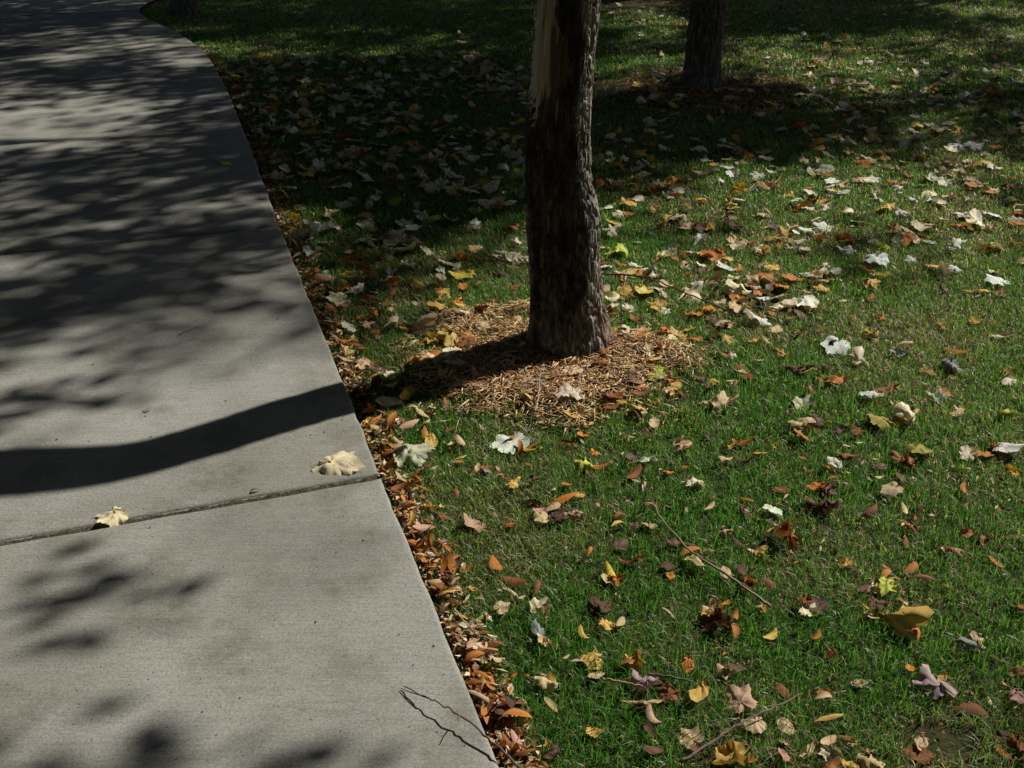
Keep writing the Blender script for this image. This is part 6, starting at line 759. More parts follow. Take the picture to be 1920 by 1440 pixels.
2.29|5.36|0.080|maple|cream|2|5|curled cream lobed leaf just above the pale yellow flat leaf
1.66|5.02|0.069|oval|palegreen|0|5|small flat pale green oval leaf well left of the pale yellow flat leaf
1.52|4.80|0.085|oval|cream|2|5|curled cream oval leaf well right of the bright gold upright leaf
3.30|8.01|0.055|oval|white|1|5|nearer small curved white oval leaf well above the bright cream domed leaf
2.49|4.80|0.099|maple|cream|2|5|large curled cream lobed leaf well right of the pale yellow flat leaf
1.60|5.40|0.067|oval|cream|0|5|small flat cream oval leaf right of the bright gold upright leaf
2.28|4.68|0.101|maple|white|0|5|large flat white lobed leaf below and right of the pale yellow flat leaf
1.81|4.32|0.073|oval|tan|2|5|small curled tan oval leaf below the pale yellow flat leaf
1.86|4.32|0.064|oval|palegreen|0|5|small flat pale green oval leaf below the pale yellow flat leaf
1.92|4.21|0.090|oval|white|3|5|rolled white oval leaf above and left of the white star leaf at right
2.14|4.69|0.086|oval|white|0|5|flat white oval leaf below and right of the pale yellow flat leaf
2.22|5.27|0.091|oval|palegreen|1|5|curved pale green oval leaf just above the pale yellow flat leaf
1.89|4.53|0.103|oval|cream|1|5|large curved cream oval leaf below the pale yellow flat leaf
2.23|5.19|0.077|oval|cream|0|5|flat cream oval leaf just above and right of the pale yellow flat leaf
3.47|7.52|0.065|maple|brown|1|5|small curved dark brown lobed leaf above and right of the bright cream domed leaf
2.86|8.46|0.065|maple|palegreen|1|5|small curved pale green lobed leaf well above the bright cream domed leaf
1.43|4.80|0.091|oval|cream|1|5|curved cream oval leaf right of the bright gold upright leaf
1.88|5.23|0.101|oval|cream|1|5|large curved cream oval leaf left of the pale yellow flat leaf
3.06|9.09|0.069|oval|tan|0|5|small flat tan oval leaf well above the bright cream domed leaf
2.41|6.08|0.088|oval|palegreen|3|5|rolled pale green oval leaf just below the bright cream domed leaf
3.14|8.48|0.088|maple|cream|0|5|flat cream lobed leaf well above the bright cream domed leaf
2.79|8.44|0.100|oval|cream|2|5|large curled cream oval leaf well above and left of the bright cream domed leaf
3.19|8.71|0.074|oval|cream|1|5|small curved cream oval leaf well above the bright cream domed leaf
2.63|5.46|0.052|oval|cream|0|5|small flat cream oval leaf above and right of the pale yellow flat leaf
3.05|8.97|0.099|oval|tan|0|5|large flat tan oval leaf well above the bright cream domed leaf
3.08|6.52|0.065|maple|cream|0|5|small flat cream lobed leaf well right of the bright cream domed leaf
3.82|7.49|0.078|oval|orange|1|5|curved orange oval leaf well above and right of the bright cream domed leaf
2.16|5.76|0.058|maple|tan|1|5|small curved tan lobed leaf below and left of the bright cream domed leaf
1.93|6.15|0.104|maple|cream|0|5|large flat cream lobed leaf well left of the bright cream domed leaf
1.48|4.37|0.050|maple|palegreen|2|5|small curled pale green lobed leaf well above the large white arched leaf
3.64|7.31|0.105|oval|cream|2|5|large curled cream oval leaf well above and right of the bright cream domed leaf
2.52|6.16|0.075|maple|brown|2|5|curled dark brown lobed leaf just below and right of the bright cream domed leaf
1.71|5.17|0.096|oval|tan|2|5|curled tan oval leaf well left of the pale yellow flat leaf
2.86|7.12|0.056|oval|palegreen|1|5|small curved pale green oval leaf above the bright cream domed leaf
3.64|8.06|0.095|oval|white|0|5|flat white oval leaf well above and right of the bright cream domed leaf
2.37|5.14|0.089|oval|orange|1|5|curved orange oval leaf right of the pale yellow flat leaf
1.38|4.86|0.093|maple|palegreen|1|5|curved pale green lobed leaf right of the bright gold upright leaf
2.64|6.33|0.075|oval|cream|1|5|small curved cream oval leaf just right of the bright cream domed leaf
2.57|5.13|0.096|maple|brown|2|5|curled dark brown lobed leaf well right of the pale yellow flat leaf
4.37|9.36|0.060|maple|palegreen|0|5|nearer small flat pale green lobed leaf above and right of the bright cream domed leaf
1.97|6.07|0.087|maple|cream|2|5|curled cream lobed leaf left of the bright cream domed leaf
1.50|4.34|0.093|oval|orange|2|5|curled orange oval leaf well below and left of the pale yellow flat leaf
3.93|8.66|0.083|oval|tan|2|5|curled tan oval leaf well above and right of the bright cream domed leaf
3.12|8.99|0.056|oval|white|1|5|farther small curved white oval leaf well above the bright cream domed leaf
2.99|8.59|0.089|oval|white|2|5|curled white oval leaf well above the bright cream domed leaf
2.26|7.85|0.057|oval|cream|2|5|nearer small curled cream oval leaf well right of the second trunk
2.39|5.23|0.074|maple|white|1|5|small curved white lobed leaf above and right of the pale yellow flat leaf
2.42|5.06|0.086|maple|orange|1|5|curved orange lobed leaf right of the pale yellow flat leaf
3.82|7.57|0.103|maple|palegreen|0|5|large flat pale green lobed leaf above and right of the bright cream domed leaf
2.45|4.68|0.058|oval|brown|1|5|small curved dark brown oval leaf well right of the pale yellow flat leaf
1.81|5.22|0.080|maple|tan|1|5|curved tan lobed leaf left of the pale yellow flat leaf
2.29|5.67|0.060|oval|orange|1|5|small curved orange oval leaf below the bright cream domed leaf
1.98|5.18|0.077|oval|orange|2|5|curled orange oval leaf above and left of the pale yellow flat leaf
1.95|5.56|0.099|maple|orange|0|5|large flat orange lobed leaf below and left of the bright cream domed leaf
3.29|8.43|0.076|maple|white|1|5|curved white lobed leaf well above the bright cream domed leaf
3.58|8.14|0.078|oval|palegreen|1|5|curved pale green oval leaf well above and right of the bright cream domed leaf
2.54|7.63|0.090|oval|cream|1|5|curved cream oval leaf well above and left of the bright cream domed leaf
0.98|2.66|0.054|oval|brown|2|6|small curled dark brown oval leaf below and left of the olive fan leaf
1.27|3.88|0.050|oval|tan|0|6|small flat tan oval leaf above and right of the large white arched leaf
1.65|3.02|0.058|oval|cream|0|6|small flat cream oval leaf well above the wide white border leaf
1.21|3.84|0.055|maple|brown|1|6|small curved dark brown lobed leaf just above the large white arched leaf
1.07|3.10|0.052|oval|brown|1|6|small curved dark brown oval leaf just below the large white ribbed leaf
1.39|2.79|0.061|oval|tan|0|6|small flat tan oval leaf above and right of the upright olive yellow leaf
1.04|2.67|0.047|maple|rust|0|6|small flat rust brown lobed leaf just below and left of the olive fan leaf
0.87|2.64|0.057|oval|orange|0|6|small flat orange oval leaf left of the olive fan leaf
1.38|2.54|0.054|maple|orange|0|6|small flat orange lobed leaf just left of the wide white border leaf
1.24|3.91|0.061|oval|tan|2|6|small curled tan oval leaf above the large white arched leaf
1.42|2.56|0.040|oval|rust|2|6|nearer small curled rust brown oval leaf just left of the wide white border leaf
1.35|3.45|0.040|oval|brown|1|6|small curved dark brown oval leaf above and right of the large white ribbed leaf
1.32|2.53|0.057|maple|cream|1|6|small curved cream lobed leaf left of the wide white border leaf
0.86|2.35|0.056|maple|brown|3|6|small rolled dark brown lobed leaf above and right of the white broad leaf
1.03|2.34|0.060|maple|tan|0|6|small flat tan lobed leaf below and left of the upright olive yellow leaf
1.68|3.09|0.042|oval|orange|0|6|small flat orange oval leaf well above the wide white border leaf
1.29|3.95|0.062|oval|orange|0|6|small flat orange oval leaf above and right of the large white arched leaf
1.42|2.59|0.035|oval|rust|2|6|farther small curled rust brown oval leaf just left of the wide white border leaf
0.38|2.03|0.039|maple|brown|0|7|small flat dark brown lobed leaf left of the long lawn twig
0.33|1.60|0.045|maple|rust|1|7|small curved rust brown lobed leaf left of the pink lobed leaf
0.12|2.23|0.062|oval|brown|1|7|small curved dark brown oval leaf just below the long orange leaf
0.81|1.47|0.047|oval|tan|2|7|small curled tan oval leaf well below the large mauve leaf
1.22|2.14|0.046|oval|rust|2|7|small curled rust brown oval leaf well below the wide white border leaf
0.17|2.23|0.052|maple|tan|3|7|small rolled tan lobed leaf just below the long orange leaf
0.07|2.25|0.042|oval|pink|1|7|small curved pinkish oval leaf just below and left of the long orange leaf
0.68|1.86|0.047|oval|cream|1|7|small curved cream oval leaf well right of the very dark brown leaf
0.68|1.89|0.035|maple|rust|1|7|small curved rust brown lobed leaf well right of the very dark brown leaf
0.98|1.48|0.042|maple|brown|1|7|small curved dark brown lobed leaf well below and right of the large mauve leaf
0.08|2.21|0.050|maple|tan|1|7|small curved tan lobed leaf below and left of the long orange leaf
0.32|1.62|0.048|oval|brown|2|7|small curled dark brown oval leaf left of the pink lobed leaf
0.80|1.43|0.053|oval|rust|0|7|small flat rust brown oval leaf well below the large mauve leaf
0.56|2.17|0.036|maple|tan|2|7|small curled tan lobed leaf below and left of the white broad leaf
0.71|1.88|0.059|maple|brown|0|7|small flat dark brown lobed leaf well left of the largest golden folded leaf
-0.02|1.86|0.039|maple|tan|0|7|small flat tan lobed leaf above and left of the grey curled standing leaf"""
LEAFLET_ZONES = ['packed along the sunny sidewalk edge', 'along the shaded sidewalk edge', 'in the litter below the trunk shadow', 'scattered over the sunny lower lawn', 'around the mulch', 'in the grass right of the near trunk']
LEAFLETS = """-0.173|1.934|0.039|rust|3|0|small rolled rust brown narrow leaf above and left of the grey curled standing leaf
-0.036|1.585|0.047|orange|3|0|rolled orange narrow leaf just above the large brown veined leaf
-0.290|2.292|0.040|tan|1|0|small curved tan narrow leaf below the pale green folded leaf
-0.287|2.312|0.041|gold|1|0|small curved golden narrow leaf below the pale green folded leaf
-0.225|2.072|0.043|tan|3|0|small rolled tan narrow leaf well below the pale green folded leaf
-0.278|2.268|0.050|orange|3|0|farther rolled orange narrow leaf well below the pale green folded leaf
-0.302|2.266|0.049|tan|2|0|curled tan narrow leaf well below and right of the cream sidewalk leaf
-0.260|2.260|0.045|brown|0|0|flat dark brown narrow leaf well below the pale green folded leaf
-0.214|2.032|0.045|orange|1|0|middle curved orange narrow leaf well above and left of the grey curled standing leaf
-0.366|2.482|0.042|tan|2|0|small curled tan narrow leaf just below and left of the pale green folded leaf
-0.475|2.802|0.040|rust|1|0|small curved rust brown narrow leaf well above the cream sidewalk leaf
-0.036|1.690|0.041|tan|2|0|small curled tan narrow leaf below and left of the grey curled standing leaf
0.006|1.442|0.048|rust|0|0|flat rust brown narrow leaf below and right of the forked reddish twig
-0.262|2.394|0.057|orange|3|0|large rolled orange narrow leaf below the pale green folded leaf
-0.290|2.316|0.040|pink|0|0|small flat pinkish narrow leaf below the pale green folded leaf
-0.249|2.154|0.061|rust|2|0|large curled rust brown narrow leaf well below the pale green folded leaf
-0.284|2.273|0.053|tan|1|0|curved tan narrow leaf well below the pale green folded leaf
-0.171|1.932|0.040|orange|1|0|small curved orange narrow leaf well above and left of the grey curled standing leaf
-0.196|1.976|0.052|rust|0|0|flat rust brown narrow leaf well above and left of the grey curled standing leaf
-0.457|2.731|0.040|tan|0|0|small flat tan narrow leaf above the cream sidewalk leaf
-0.417|2.684|0.044|brown|2|0|curled dark brown narrow leaf above and left of the pale green folded leaf
-0.121|2.016|0.053|orange|0|0|farther flat orange narrow leaf well above and left of the grey curled standing leaf
-0.381|2.589|0.055|brown|1|0|large curved dark brown narrow leaf left of the pale green folded leaf
-0.490|2.957|0.035|orange|1|0|small curved orange narrow leaf well below and left of the large tan rolled leaf
-0.327|2.391|0.042|orange|3|0|small rolled orange narrow leaf below and left of the pale green folded leaf
-0.435|2.795|0.060|orange|2|0|large curled orange narrow leaf well above and left of the pale green folded leaf
-0.040|1.553|0.051|tan|0|0|flat tan narrow leaf just below the large brown veined leaf
-0.246|2.133|0.037|rust|0|0|small flat rust brown narrow leaf well below the pale green folded leaf
-0.062|1.616|0.054|gold|2|0|curled golden narrow leaf just above the large brown veined leaf
-0.275|2.290|0.060|brown|3|0|large rolled dark brown narrow leaf below the pale green folded leaf
-0.226|2.161|0.057|pink|0|0|large flat pinkish narrow leaf well below the pale green folded leaf
-0.139|2.020|0.045|brown|2|0|curled dark brown narrow leaf well above and left of the grey curled standing leaf
-0.310|2.307|0.037|gold|0|0|small flat golden narrow leaf below the pale green folded leaf
-0.075|1.722|0.055|orange|2|0|large curled orange narrow leaf below and left of the grey curled standing leaf
-0.209|2.039|0.036|brown|0|0|small flat dark brown narrow leaf above and left of the grey curled standing leaf
-0.193|2.078|0.055|rust|3|0|large rolled rust brown narrow leaf well below and left of the long orange leaf
-0.124|1.766|0.056|tan|3|0|large rolled tan narrow leaf left of the grey curled standing leaf
-0.165|2.005|0.059|orange|0|0|large flat orange narrow leaf well above and left of the grey curled standing leaf
-0.166|1.921|0.059|gold|1|0|large curved golden narrow leaf well above and left of the grey curled standing leaf
-0.074|1.724|0.040|tan|3|0|farther small rolled tan narrow leaf below and left of the grey curled standing leaf
-0.159|1.869|0.042|brown|3|0|small rolled dark brown narrow leaf well left of the grey curled standing leaf
-0.019|1.504|0.050|rust|1|0|curved rust brown narrow leaf just below the large brown veined leaf
-0.146|1.824|0.046|tan|2|0|curled tan narrow leaf well left of the grey curled standing leaf
-0.293|2.238|0.045|rust|0|0|flat rust brown narrow leaf well below and right of the cream sidewalk leaf
-0.184|2.110|0.051|rust|3|0|rolled rust brown narrow leaf well below the pale green folded leaf
-0.173|1.947|0.044|rust|1|0|curved rust brown narrow leaf well above and left of the grey curled standing leaf
-0.252|2.245|0.037|brown|3|0|small rolled dark brown narrow leaf well below the pale green folded leaf
-0.085|1.629|0.061|rust|1|0|large curved rust brown narrow leaf above and left of the large brown veined leaf
0.002|1.555|0.052|brown|0|0|flat dark brown narrow leaf just right of the large brown veined leaf
-0.292|2.320|0.053|brown|2|0|curled dark brown narrow leaf below the pale green folded leaf
0.010|1.524|0.056|orange|1|0|large curved orange narrow leaf just below and right of the large brown veined leaf
-0.081|1.617|0.056|orange|1|0|large curved orange narrow leaf above and left of the large brown veined leaf
-0.274|2.327|0.038|rust|3|0|small rolled rust brown narrow leaf below the pale green folded leaf
-0.049|1.560|0.058|pink|1|0|large curved pinkish narrow leaf just left of the large brown veined leaf
-0.286|2.213|0.038|tan|2|0|small curled tan narrow leaf well below and right of the cream sidewalk leaf
-0.450|2.792|0.046|tan|1|0|curved tan narrow leaf well above and left of the pale green folded leaf
-0.045|1.626|0.051|orange|0|0|flat orange narrow leaf just above the large brown veined leaf
-0.058|1.557|0.046|orange|1|0|curved orange narrow leaf just left of the large brown veined leaf
-0.394|2.595|0.044|rust|0|0|flat rust brown narrow leaf left of the pale green folded leaf
-0.366|2.590|0.037|orange|2|0|small curled orange narrow leaf just above and left of the pale green folded leaf
-0.244|2.190|0.046|orange|0|0|flat orange narrow leaf well below the pale green folded leaf
-0.433|2.710|0.058|tan|1|0|large curved tan narrow leaf above and left of the pale green folded leaf
-0.030|1.473|0.055|tan|1|0|large curved tan narrow leaf below and right of the forked reddish twig
-0.204|2.112|0.047|orange|3|0|nearer rolled orange narrow leaf well below the pale green folded leaf
-0.329|2.368|0.057|brown|3|0|large rolled dark brown narrow leaf below and left of the pale green folded leaf
-0.353|2.469|0.055|orange|0|0|large flat orange narrow leaf just below and left of the pale green folded leaf
-0.334|2.520|0.037|orange|0|0|small flat orange narrow leaf just left of the pale green folded leaf
-0.070|1.625|0.043|rust|2|0|small curled rust brown narrow leaf above the large brown veined leaf
-0.462|2.784|0.040|brown|1|0|small curved dark brown narrow leaf above and left of the pale green folded leaf
-0.025|1.537|0.043|brown|1|0|small curved dark brown narrow leaf below and right of the large brown veined leaf
-0.173|2.027|0.049|brown|1|0|curved dark brown narrow leaf well above and left of the grey curled standing leaf
-0.415|2.878|0.041|brown|3|0|small rolled dark brown narrow leaf well above the pale green folded leaf
-0.245|2.353|0.055|orange|1|0|large curved orange narrow leaf below the pale green folded leaf
-0.135|1.937|0.048|gold|3|0|rolled golden narrow leaf well above and left of the grey curled standing leaf
-0.239|2.116|0.056|orange|0|0|large flat orange narrow leaf well below the pale green folded leaf
-0.161|1.923|0.042|brown|3|0|farther small rolled dark brown narrow leaf above and left of the grey curled standing leaf
-0.279|2.234|0.047|tan|3|0|rolled tan narrow leaf well below the pale green folded leaf
-0.106|1.704|0.040|rust|3|0|small rolled rust brown narrow leaf well above the large brown veined leaf
-0.026|1.503|0.042|tan|0|0|small flat tan narrow leaf just below the large brown veined leaf
-0.101|1.694|0.039|rust|3|0|small rolled rust brown narrow leaf above the large brown veined leaf
-0.241|2.138|0.060|rust|0|0|farther large flat rust brown narrow leaf well below the pale green folded leaf
-0.371|2.501|0.039|orange|1|0|small curved orange narrow leaf just left of the pale green folded leaf
-0.268|2.229|0.038|orange|3|0|small rolled orange narrow leaf well below the pale green folded leaf
-0.283|2.226|0.046|rust|1|0|curved rust brown narrow leaf well below the pale green folded leaf
-0.403|2.767|0.041|rust|1|0|small curved rust brown narrow leaf above and left of the pale green folded leaf
-0.135|1.898|0.039|tan|1|0|small curved tan narrow leaf well above and left of the grey curled standing leaf
0.057|1.409|0.057|rust|0|0|large flat rust brown narrow leaf below and right of the large brown veined leaf
-0.018|1.436|0.039|orange|1|0|small curved orange narrow leaf below and right of the forked reddish twig
-0.283|2.221|0.055|tan|2|0|large curled tan narrow leaf well below the pale green folded leaf
0.020|1.427|0.060|rust|3|0|large rolled rust brown narrow leaf well below the large brown veined leaf
-0.055|1.584|0.038|rust|2|0|small curled rust brown narrow leaf above and left of the large brown veined leaf
-0.182|1.957|0.053|tan|2|0|curled tan narrow leaf well above and left of the grey curled standing leaf
-0.048|1.714|0.037|tan|3|0|nearer small rolled tan narrow leaf below and left of the grey curled standing leaf
-0.049|1.527|0.053|orange|0|0|flat orange narrow leaf just below the large brown veined leaf
-0.148|2.014|0.050|orange|0|0|nearer flat orange narrow leaf well above and left of the grey curled standing leaf
-0.034|1.492|0.058|pink|1|0|large curved pinkish narrow leaf below and right of the forked reddish twig
-0.029|1.446|0.059|rust|0|0|large flat rust brown narrow leaf below and right of the forked reddish twig
-0.176|1.951|0.048|orange|1|0|nearest curved orange narrow leaf well above and left of the grey curled standing leaf
-0.025|1.493|0.060|tan|3|0|farther large rolled tan narrow leaf below the large brown veined leaf
-0.308|2.332|0.052|tan|0|0|flat tan narrow leaf below the pale green folded leaf
-0.066|1.611|0.058|rust|2|0|large curled rust brown narrow leaf just above the large brown veined leaf
-0.198|2.034|0.047|orange|1|0|farthest curved orange narrow leaf well above and left of the grey curled standing leaf
-0.012|1.500|0.050|tan|2|0|curled tan narrow leaf below the large brown veined leaf
-0.227|2.165|0.052|pink|0|0|flat pinkish narrow leaf well below the pale green folded leaf
-0.129|1.771|0.039|rust|1|0|small curved rust brown narrow leaf well left of the grey curled standing leaf
-0.141|1.885|0.042|rust|1|0|small curved rust brown narrow leaf above and left of the grey curled standing leaf
0.009|1.440|0.035|orange|3|0|small rolled orange narrow leaf below the large brown veined leaf
-0.025|1.439|0.045|rust|1|0|curved rust brown narrow leaf below and right of the forked reddish twig
-0.339|2.623|0.046|tan|2|0|curled tan narrow leaf just above and left of the pale green folded leaf
-0.112|1.750|0.048|brown|0|0|flat dark brown narrow leaf left of the grey curled standing leaf
-0.254|2.133|0.060|orange|1|0|large curved orange narrow leaf well below the pale green folded leaf
-0.062|1.583|0.046|tan|0|0|flat tan narrow leaf just above and left of the large brown veined leaf
-0.061|1.553|0.049|pink|0|0|flat pinkish narrow leaf just left of the large brown veined leaf
-0.161|1.979|0.042|rust|2|0|small curled rust brown narrow leaf above and left of the grey curled standing leaf
-0.000|1.455|0.048|rust|3|0|rolled rust brown narrow leaf below the large brown veined leaf
-0.258|2.144|0.059|brown|0|0|large flat dark brown narrow leaf well below the pale green folded leaf
-0.083|1.699|0.046|orange|2|0|curled orange narrow leaf below and left of the grey curled standing leaf
-0.305|2.360|0.060|rust|2|0|large curled rust brown narrow leaf below the pale green folded leaf
-0.331|2.597|0.057|pink|3|0|large rolled pinkish narrow leaf just above and left of the pale green folded leaf
-0.181|2.223|0.043|rust|2|0|curled rust brown narrow leaf well below the pale green folded leaf
-0.061|1.584|0.062|tan|3|0|large rolled tan narrow leaf just above and left of the large brown veined leaf
-0.066|1.697|0.039|tan|0|0|small flat tan narrow leaf below and left of the grey curled standing leaf
-0.067|1.656|0.056|orange|3|0|large rolled orange narrow leaf above the large brown veined leaf
-0.119|1.881|0.041|brown|3|0|nearer small rolled dark brown narrow leaf above and left of the grey curled standing leaf
-0.145|2.057|0.045|orange|3|0|rolled orange narrow leaf well above and left of the grey curled standing leaf
-0.001|1.493|0.038|orange|2|0|small curled orange narrow leaf below and right of the large brown veined leaf
-0.090|1.744|0.045|pink|0|0|flat pinkish narrow leaf left of the grey curled standing leaf
-0.443|2.712|0.043|tan|2|0|small curled tan narrow leaf above and left of the pale green folded leaf
0.012|1.469|0.042|pink|1|0|small curved pinkish narrow leaf below the large brown veined leaf
-0.270|2.206|0.061|gold|2|0|large curled golden narrow leaf well below the pale green folded leaf
-0.244|2.108|0.057|rust|0|0|nearer large flat rust brown narrow leaf well below the pale green folded leaf
-0.384|2.523|0.035|rust|3|0|small rolled rust brown narrow leaf right of the cream sidewalk leaf
-0.042|1.557|0.049|brown|2|0|curled dark brown narrow leaf just below and left of the large brown veined leaf
-0.306|2.407|0.060|tan|0|0|farther large flat tan narrow leaf below the pale green folded leaf
-0.001|1.462|0.052|rust|2|0|curled rust brown narrow leaf below the large brown veined leaf
-0.088|1.725|0.056|tan|0|0|large flat tan narrow leaf below and left of the grey curled standing leaf
-0.066|1.733|0.057|tan|1|0|large curved tan narrow leaf below and left of the grey curled standing leaf
-0.429|2.725|0.055|orange|3|0|large rolled orange narrow leaf above and left of the pale green folded leaf
-0.149|1.842|0.049|gold|3|0|rolled golden narrow leaf well left of the grey curled standing leaf
-0.110|1.740|0.046|orange|2|0|curled orange narrow leaf left of the grey curled standing leaf
-0.335|2.422|0.055|tan|2|0|large curled tan narrow leaf below and left of the pale green folded leaf
-0.351|2.408|0.049|tan|3|0|rolled tan narrow leaf below and right of the cream sidewalk leaf
-0.362|2.533|0.058|rust|1|0|large curved rust brown narrow leaf just left of the pale green folded leaf
-0.155|1.919|0.037|gold|3|0|small rolled golden narrow leaf well above and left of the grey curled standing leaf
-0.326|2.352|0.059|tan|0|0|nearer large flat tan narrow leaf below the pale green folded leaf
0.023|1.441|0.052|brown|1|0|curved dark brown narrow leaf below the large brown veined leaf
0.008|1.446|0.059|rust|0|0|large flat rust brown narrow leaf below the large brown veined leaf
-0.044|1.552|0.039|rust|0|0|small flat rust brown narrow leaf below and left of the large brown veined leaf
-0.021|1.479|0.056|tan|3|0|nearer large rolled tan narrow leaf below the large brown veined leaf
-0.228|2.091|0.041|orange|1|0|small curved orange narrow leaf well below the pale green folded leaf
-0.623|3.288|0.058|rust|0|1|large flat rust brown narrow leaf well left of the large tan rolled leaf
-0.555|3.258|0.050|rust|1|1|curved rust brown narrow leaf below and left of the large tan rolled leaf
-0.747|3.599|0.040|tan|0|1|small flat tan narrow leaf below the pale green sidewalk leaf
-0.900|4.272|0.040|rust|3|1|small rolled rust brown narrow leaf above the pale green sidewalk leaf
-0.801|3.746|0.053|orange|2|1|curled orange narrow leaf just below the pale green sidewalk leaf
-0.481|2.956|0.054|rust|3|1|nearer rolled rust brown narrow leaf well below and left of the large tan rolled leaf
-0.497|2.916|0.047|gold|0|1|flat golden narrow leaf well above and left of the pale green folded leaf
-0.987|4.325|0.056|tan|3|1|farther large rolled tan narrow leaf above and left of the pale green sidewalk leaf
-0.932|4.252|0.040|tan|0|1|small flat tan narrow leaf above the pale green sidewalk leaf
-0.558|3.070|0.049|rust|3|1|farther rolled rust brown narrow leaf well below and left of the large tan rolled leaf
-0.602|3.273|0.048|gold|1|1|curved golden narrow leaf well left of the large tan rolled leaf
-0.805|3.950|0.061|orange|2|1|large curled orange narrow leaf just above the pale green sidewalk leaf
-0.903|4.354|0.045|rust|2|1|curled rust brown narrow leaf above the pale green sidewalk leaf
-1.103|4.685|0.045|brown|3|1|rolled dark brown narrow leaf well above the pale green sidewalk leaf
-0.797|3.797|0.054|rust|1|1|large curved rust brown narrow leaf just below the pale green sidewalk leaf
-0.833|3.910|0.040|orange|3|1|small rolled orange narrow leaf just left of the pale green sidewalk leaf
-0.520|2.946|0.040|tan|1|1|nearer small curved tan narrow leaf well below and left of the large tan rolled leaf
-0.925|4.267|0.061|rust|2|1|large curled rust brown narrow leaf above the pale green sidewalk leaf
-0.514|2.929|0.061|brown|3|1|large rolled dark brown narrow leaf well above the cream sidewalk leaf
-0.492|2.916|0.062|rust|1|1|large curved rust brown narrow leaf above and left of the pale green folded leaf
-0.791|3.733|0.043|rust|0|1|small flat rust brown narrow leaf just below the pale green sidewalk leaf
-0.598|3.184|0.037|pink|1|1|small curved pinkish narrow leaf well below and left of the large tan rolled leaf
-0.981|4.542|0.043|orange|3|1|rolled orange narrow leaf well above the pale green sidewalk leaf
-1.059|4.561|0.036|rust|2|1|small curled rust brown narrow leaf well above the pale green sidewalk leaf
-0.919|4.156|0.061|tan|3|1|nearer large rolled tan narrow leaf above and left of the pale green sidewalk leaf
-1.007|4.392|0.048|tan|0|1|flat tan narrow leaf above and left of the pale green sidewalk leaf
-0.781|3.844|0.050|orange|1|1|nearer curved orange narrow leaf just below the pale green sidewalk leaf
-1.124|4.764|0.045|brown|2|1|curled dark brown narrow leaf well above the pale green sidewalk leaf
-0.512|2.997|0.045|brown|1|1|curved dark brown narrow leaf well below and left of the large tan rolled leaf
-0.530|3.060|0.050|rust|2|1|nearer curled rust brown narrow leaf well below and left of the large tan rolled leaf
-0.847|4.003|0.038|tan|2|1|small curled tan narrow leaf just above and left of the pale green sidewalk leaf
-0.678|3.439|0.057|rust|2|1|large curled rust brown narrow leaf below the pale green sidewalk leaf
-0.674|3.440|0.049|rust|3|1|rolled rust brown narrow leaf below the pale green sidewalk leaf
-0.876|4.069|0.038|brown|3|1|small rolled dark brown narrow leaf above and left of the pale green sidewalk leaf
-0.734|3.767|0.061|rust|2|1|large curled rust brown narrow leaf just below the pale green sidewalk leaf
-0.969|4.309|0.061|tan|1|1|large curved tan narrow leaf above and left of the pale green sidewalk leaf
-0.637|3.422|0.049|orange|2|1|curled orange narrow leaf well below the pale green sidewalk leaf
-0.513|3.049|0.062|tan|2|1|large curled tan narrow leaf well below and left of the large tan rolled leaf
-0.783|3.864|0.051|orange|1|1|farther curved orange narrow leaf just below the pale green sidewalk leaf
-0.573|3.199|0.040|tan|1|1|farther small curved tan narrow leaf well below and left of the large tan rolled leaf
-1.144|4.976|0.059|tan|1|1|large curved tan narrow leaf well below and left of the small olive round leaf
-0.680|3.557|0.046|brown|0|1|flat dark brown narrow leaf below the pale green sidewalk leaf
-1.037|4.522|0.052|orange|2|1|curled orange narrow leaf well above the pale green sidewalk leaf
-0.685|3.573|0.059|orange|1|1|large curved orange narrow leaf below the pale green sidewalk leaf
-0.898|4.366|0.041|tan|1|1|small curved tan narrow leaf above the pale green sidewalk leaf
0.049|2.540|0.055|gold|1|2|large curved golden narrow leaf just below and right of the big flat white leaf
0.016|2.597|0.039|rust|1|2|small curved rust brown narrow leaf below and right of the big flat white leaf
-0.253|2.766|0.052|orange|0|2|flat orange narrow leaf above the pale green folded leaf
-0.266|2.713|0.057|gold|1|2|large curved golden narrow leaf above the pale green folded leaf
-0.365|2.728|0.060|orange|1|2|large curved orange narrow leaf above and left of the pale green folded leaf
0.003|2.640|0.040|rust|1|2|small curved rust brown narrow leaf above and right of the big flat white leaf
-0.151|2.597|0.043|tan|1|2|small curved tan narrow leaf right of the pale green folded leaf
-0.264|2.787|0.045|brown|0|2|flat dark brown narrow leaf above the pale green folded leaf
-0.309|2.686|0.060|pink|1|2|large curved pinkish narrow leaf above the pale green folded leaf
-0.088|2.700|0.036|tan|0|2|small flat tan narrow leaf just above and left of the big flat white leaf
-0.333|2.720|0.053|tan|0|2|nearer flat tan narrow leaf above the pale green folded leaf
-0.060|2.807|0.057|tan|1|2|large curved tan narrow leaf above the big flat white leaf
-0.209|2.827|0.041|rust|0|2|small flat rust brown narrow leaf above and left of the big flat white leaf
0.045|2.834|0.054|gold|2|2|large curled golden narrow leaf left of the cream leaf on the mulch
-0.181|2.582|0.043|tan|3|2|rolled tan narrow leaf just right of the pale green folded leaf
-0.430|2.811|0.039|tan|2|2|small curled tan narrow leaf well above and left of the pale green folded leaf
-0.396|2.716|0.041|orange|2|2|small curled orange narrow leaf above and left of the pale green folded leaf
0.066|2.856|0.062|brown|2|2|large curled dark brown narrow leaf just left of the cream leaf on the mulch
-0.257|2.648|0.060|orange|2|2|large curled orange narrow leaf just above the pale green folded leaf
-0.184|2.666|0.055|rust|0|2|large flat rust brown narrow leaf above and right of the pale green folded leaf
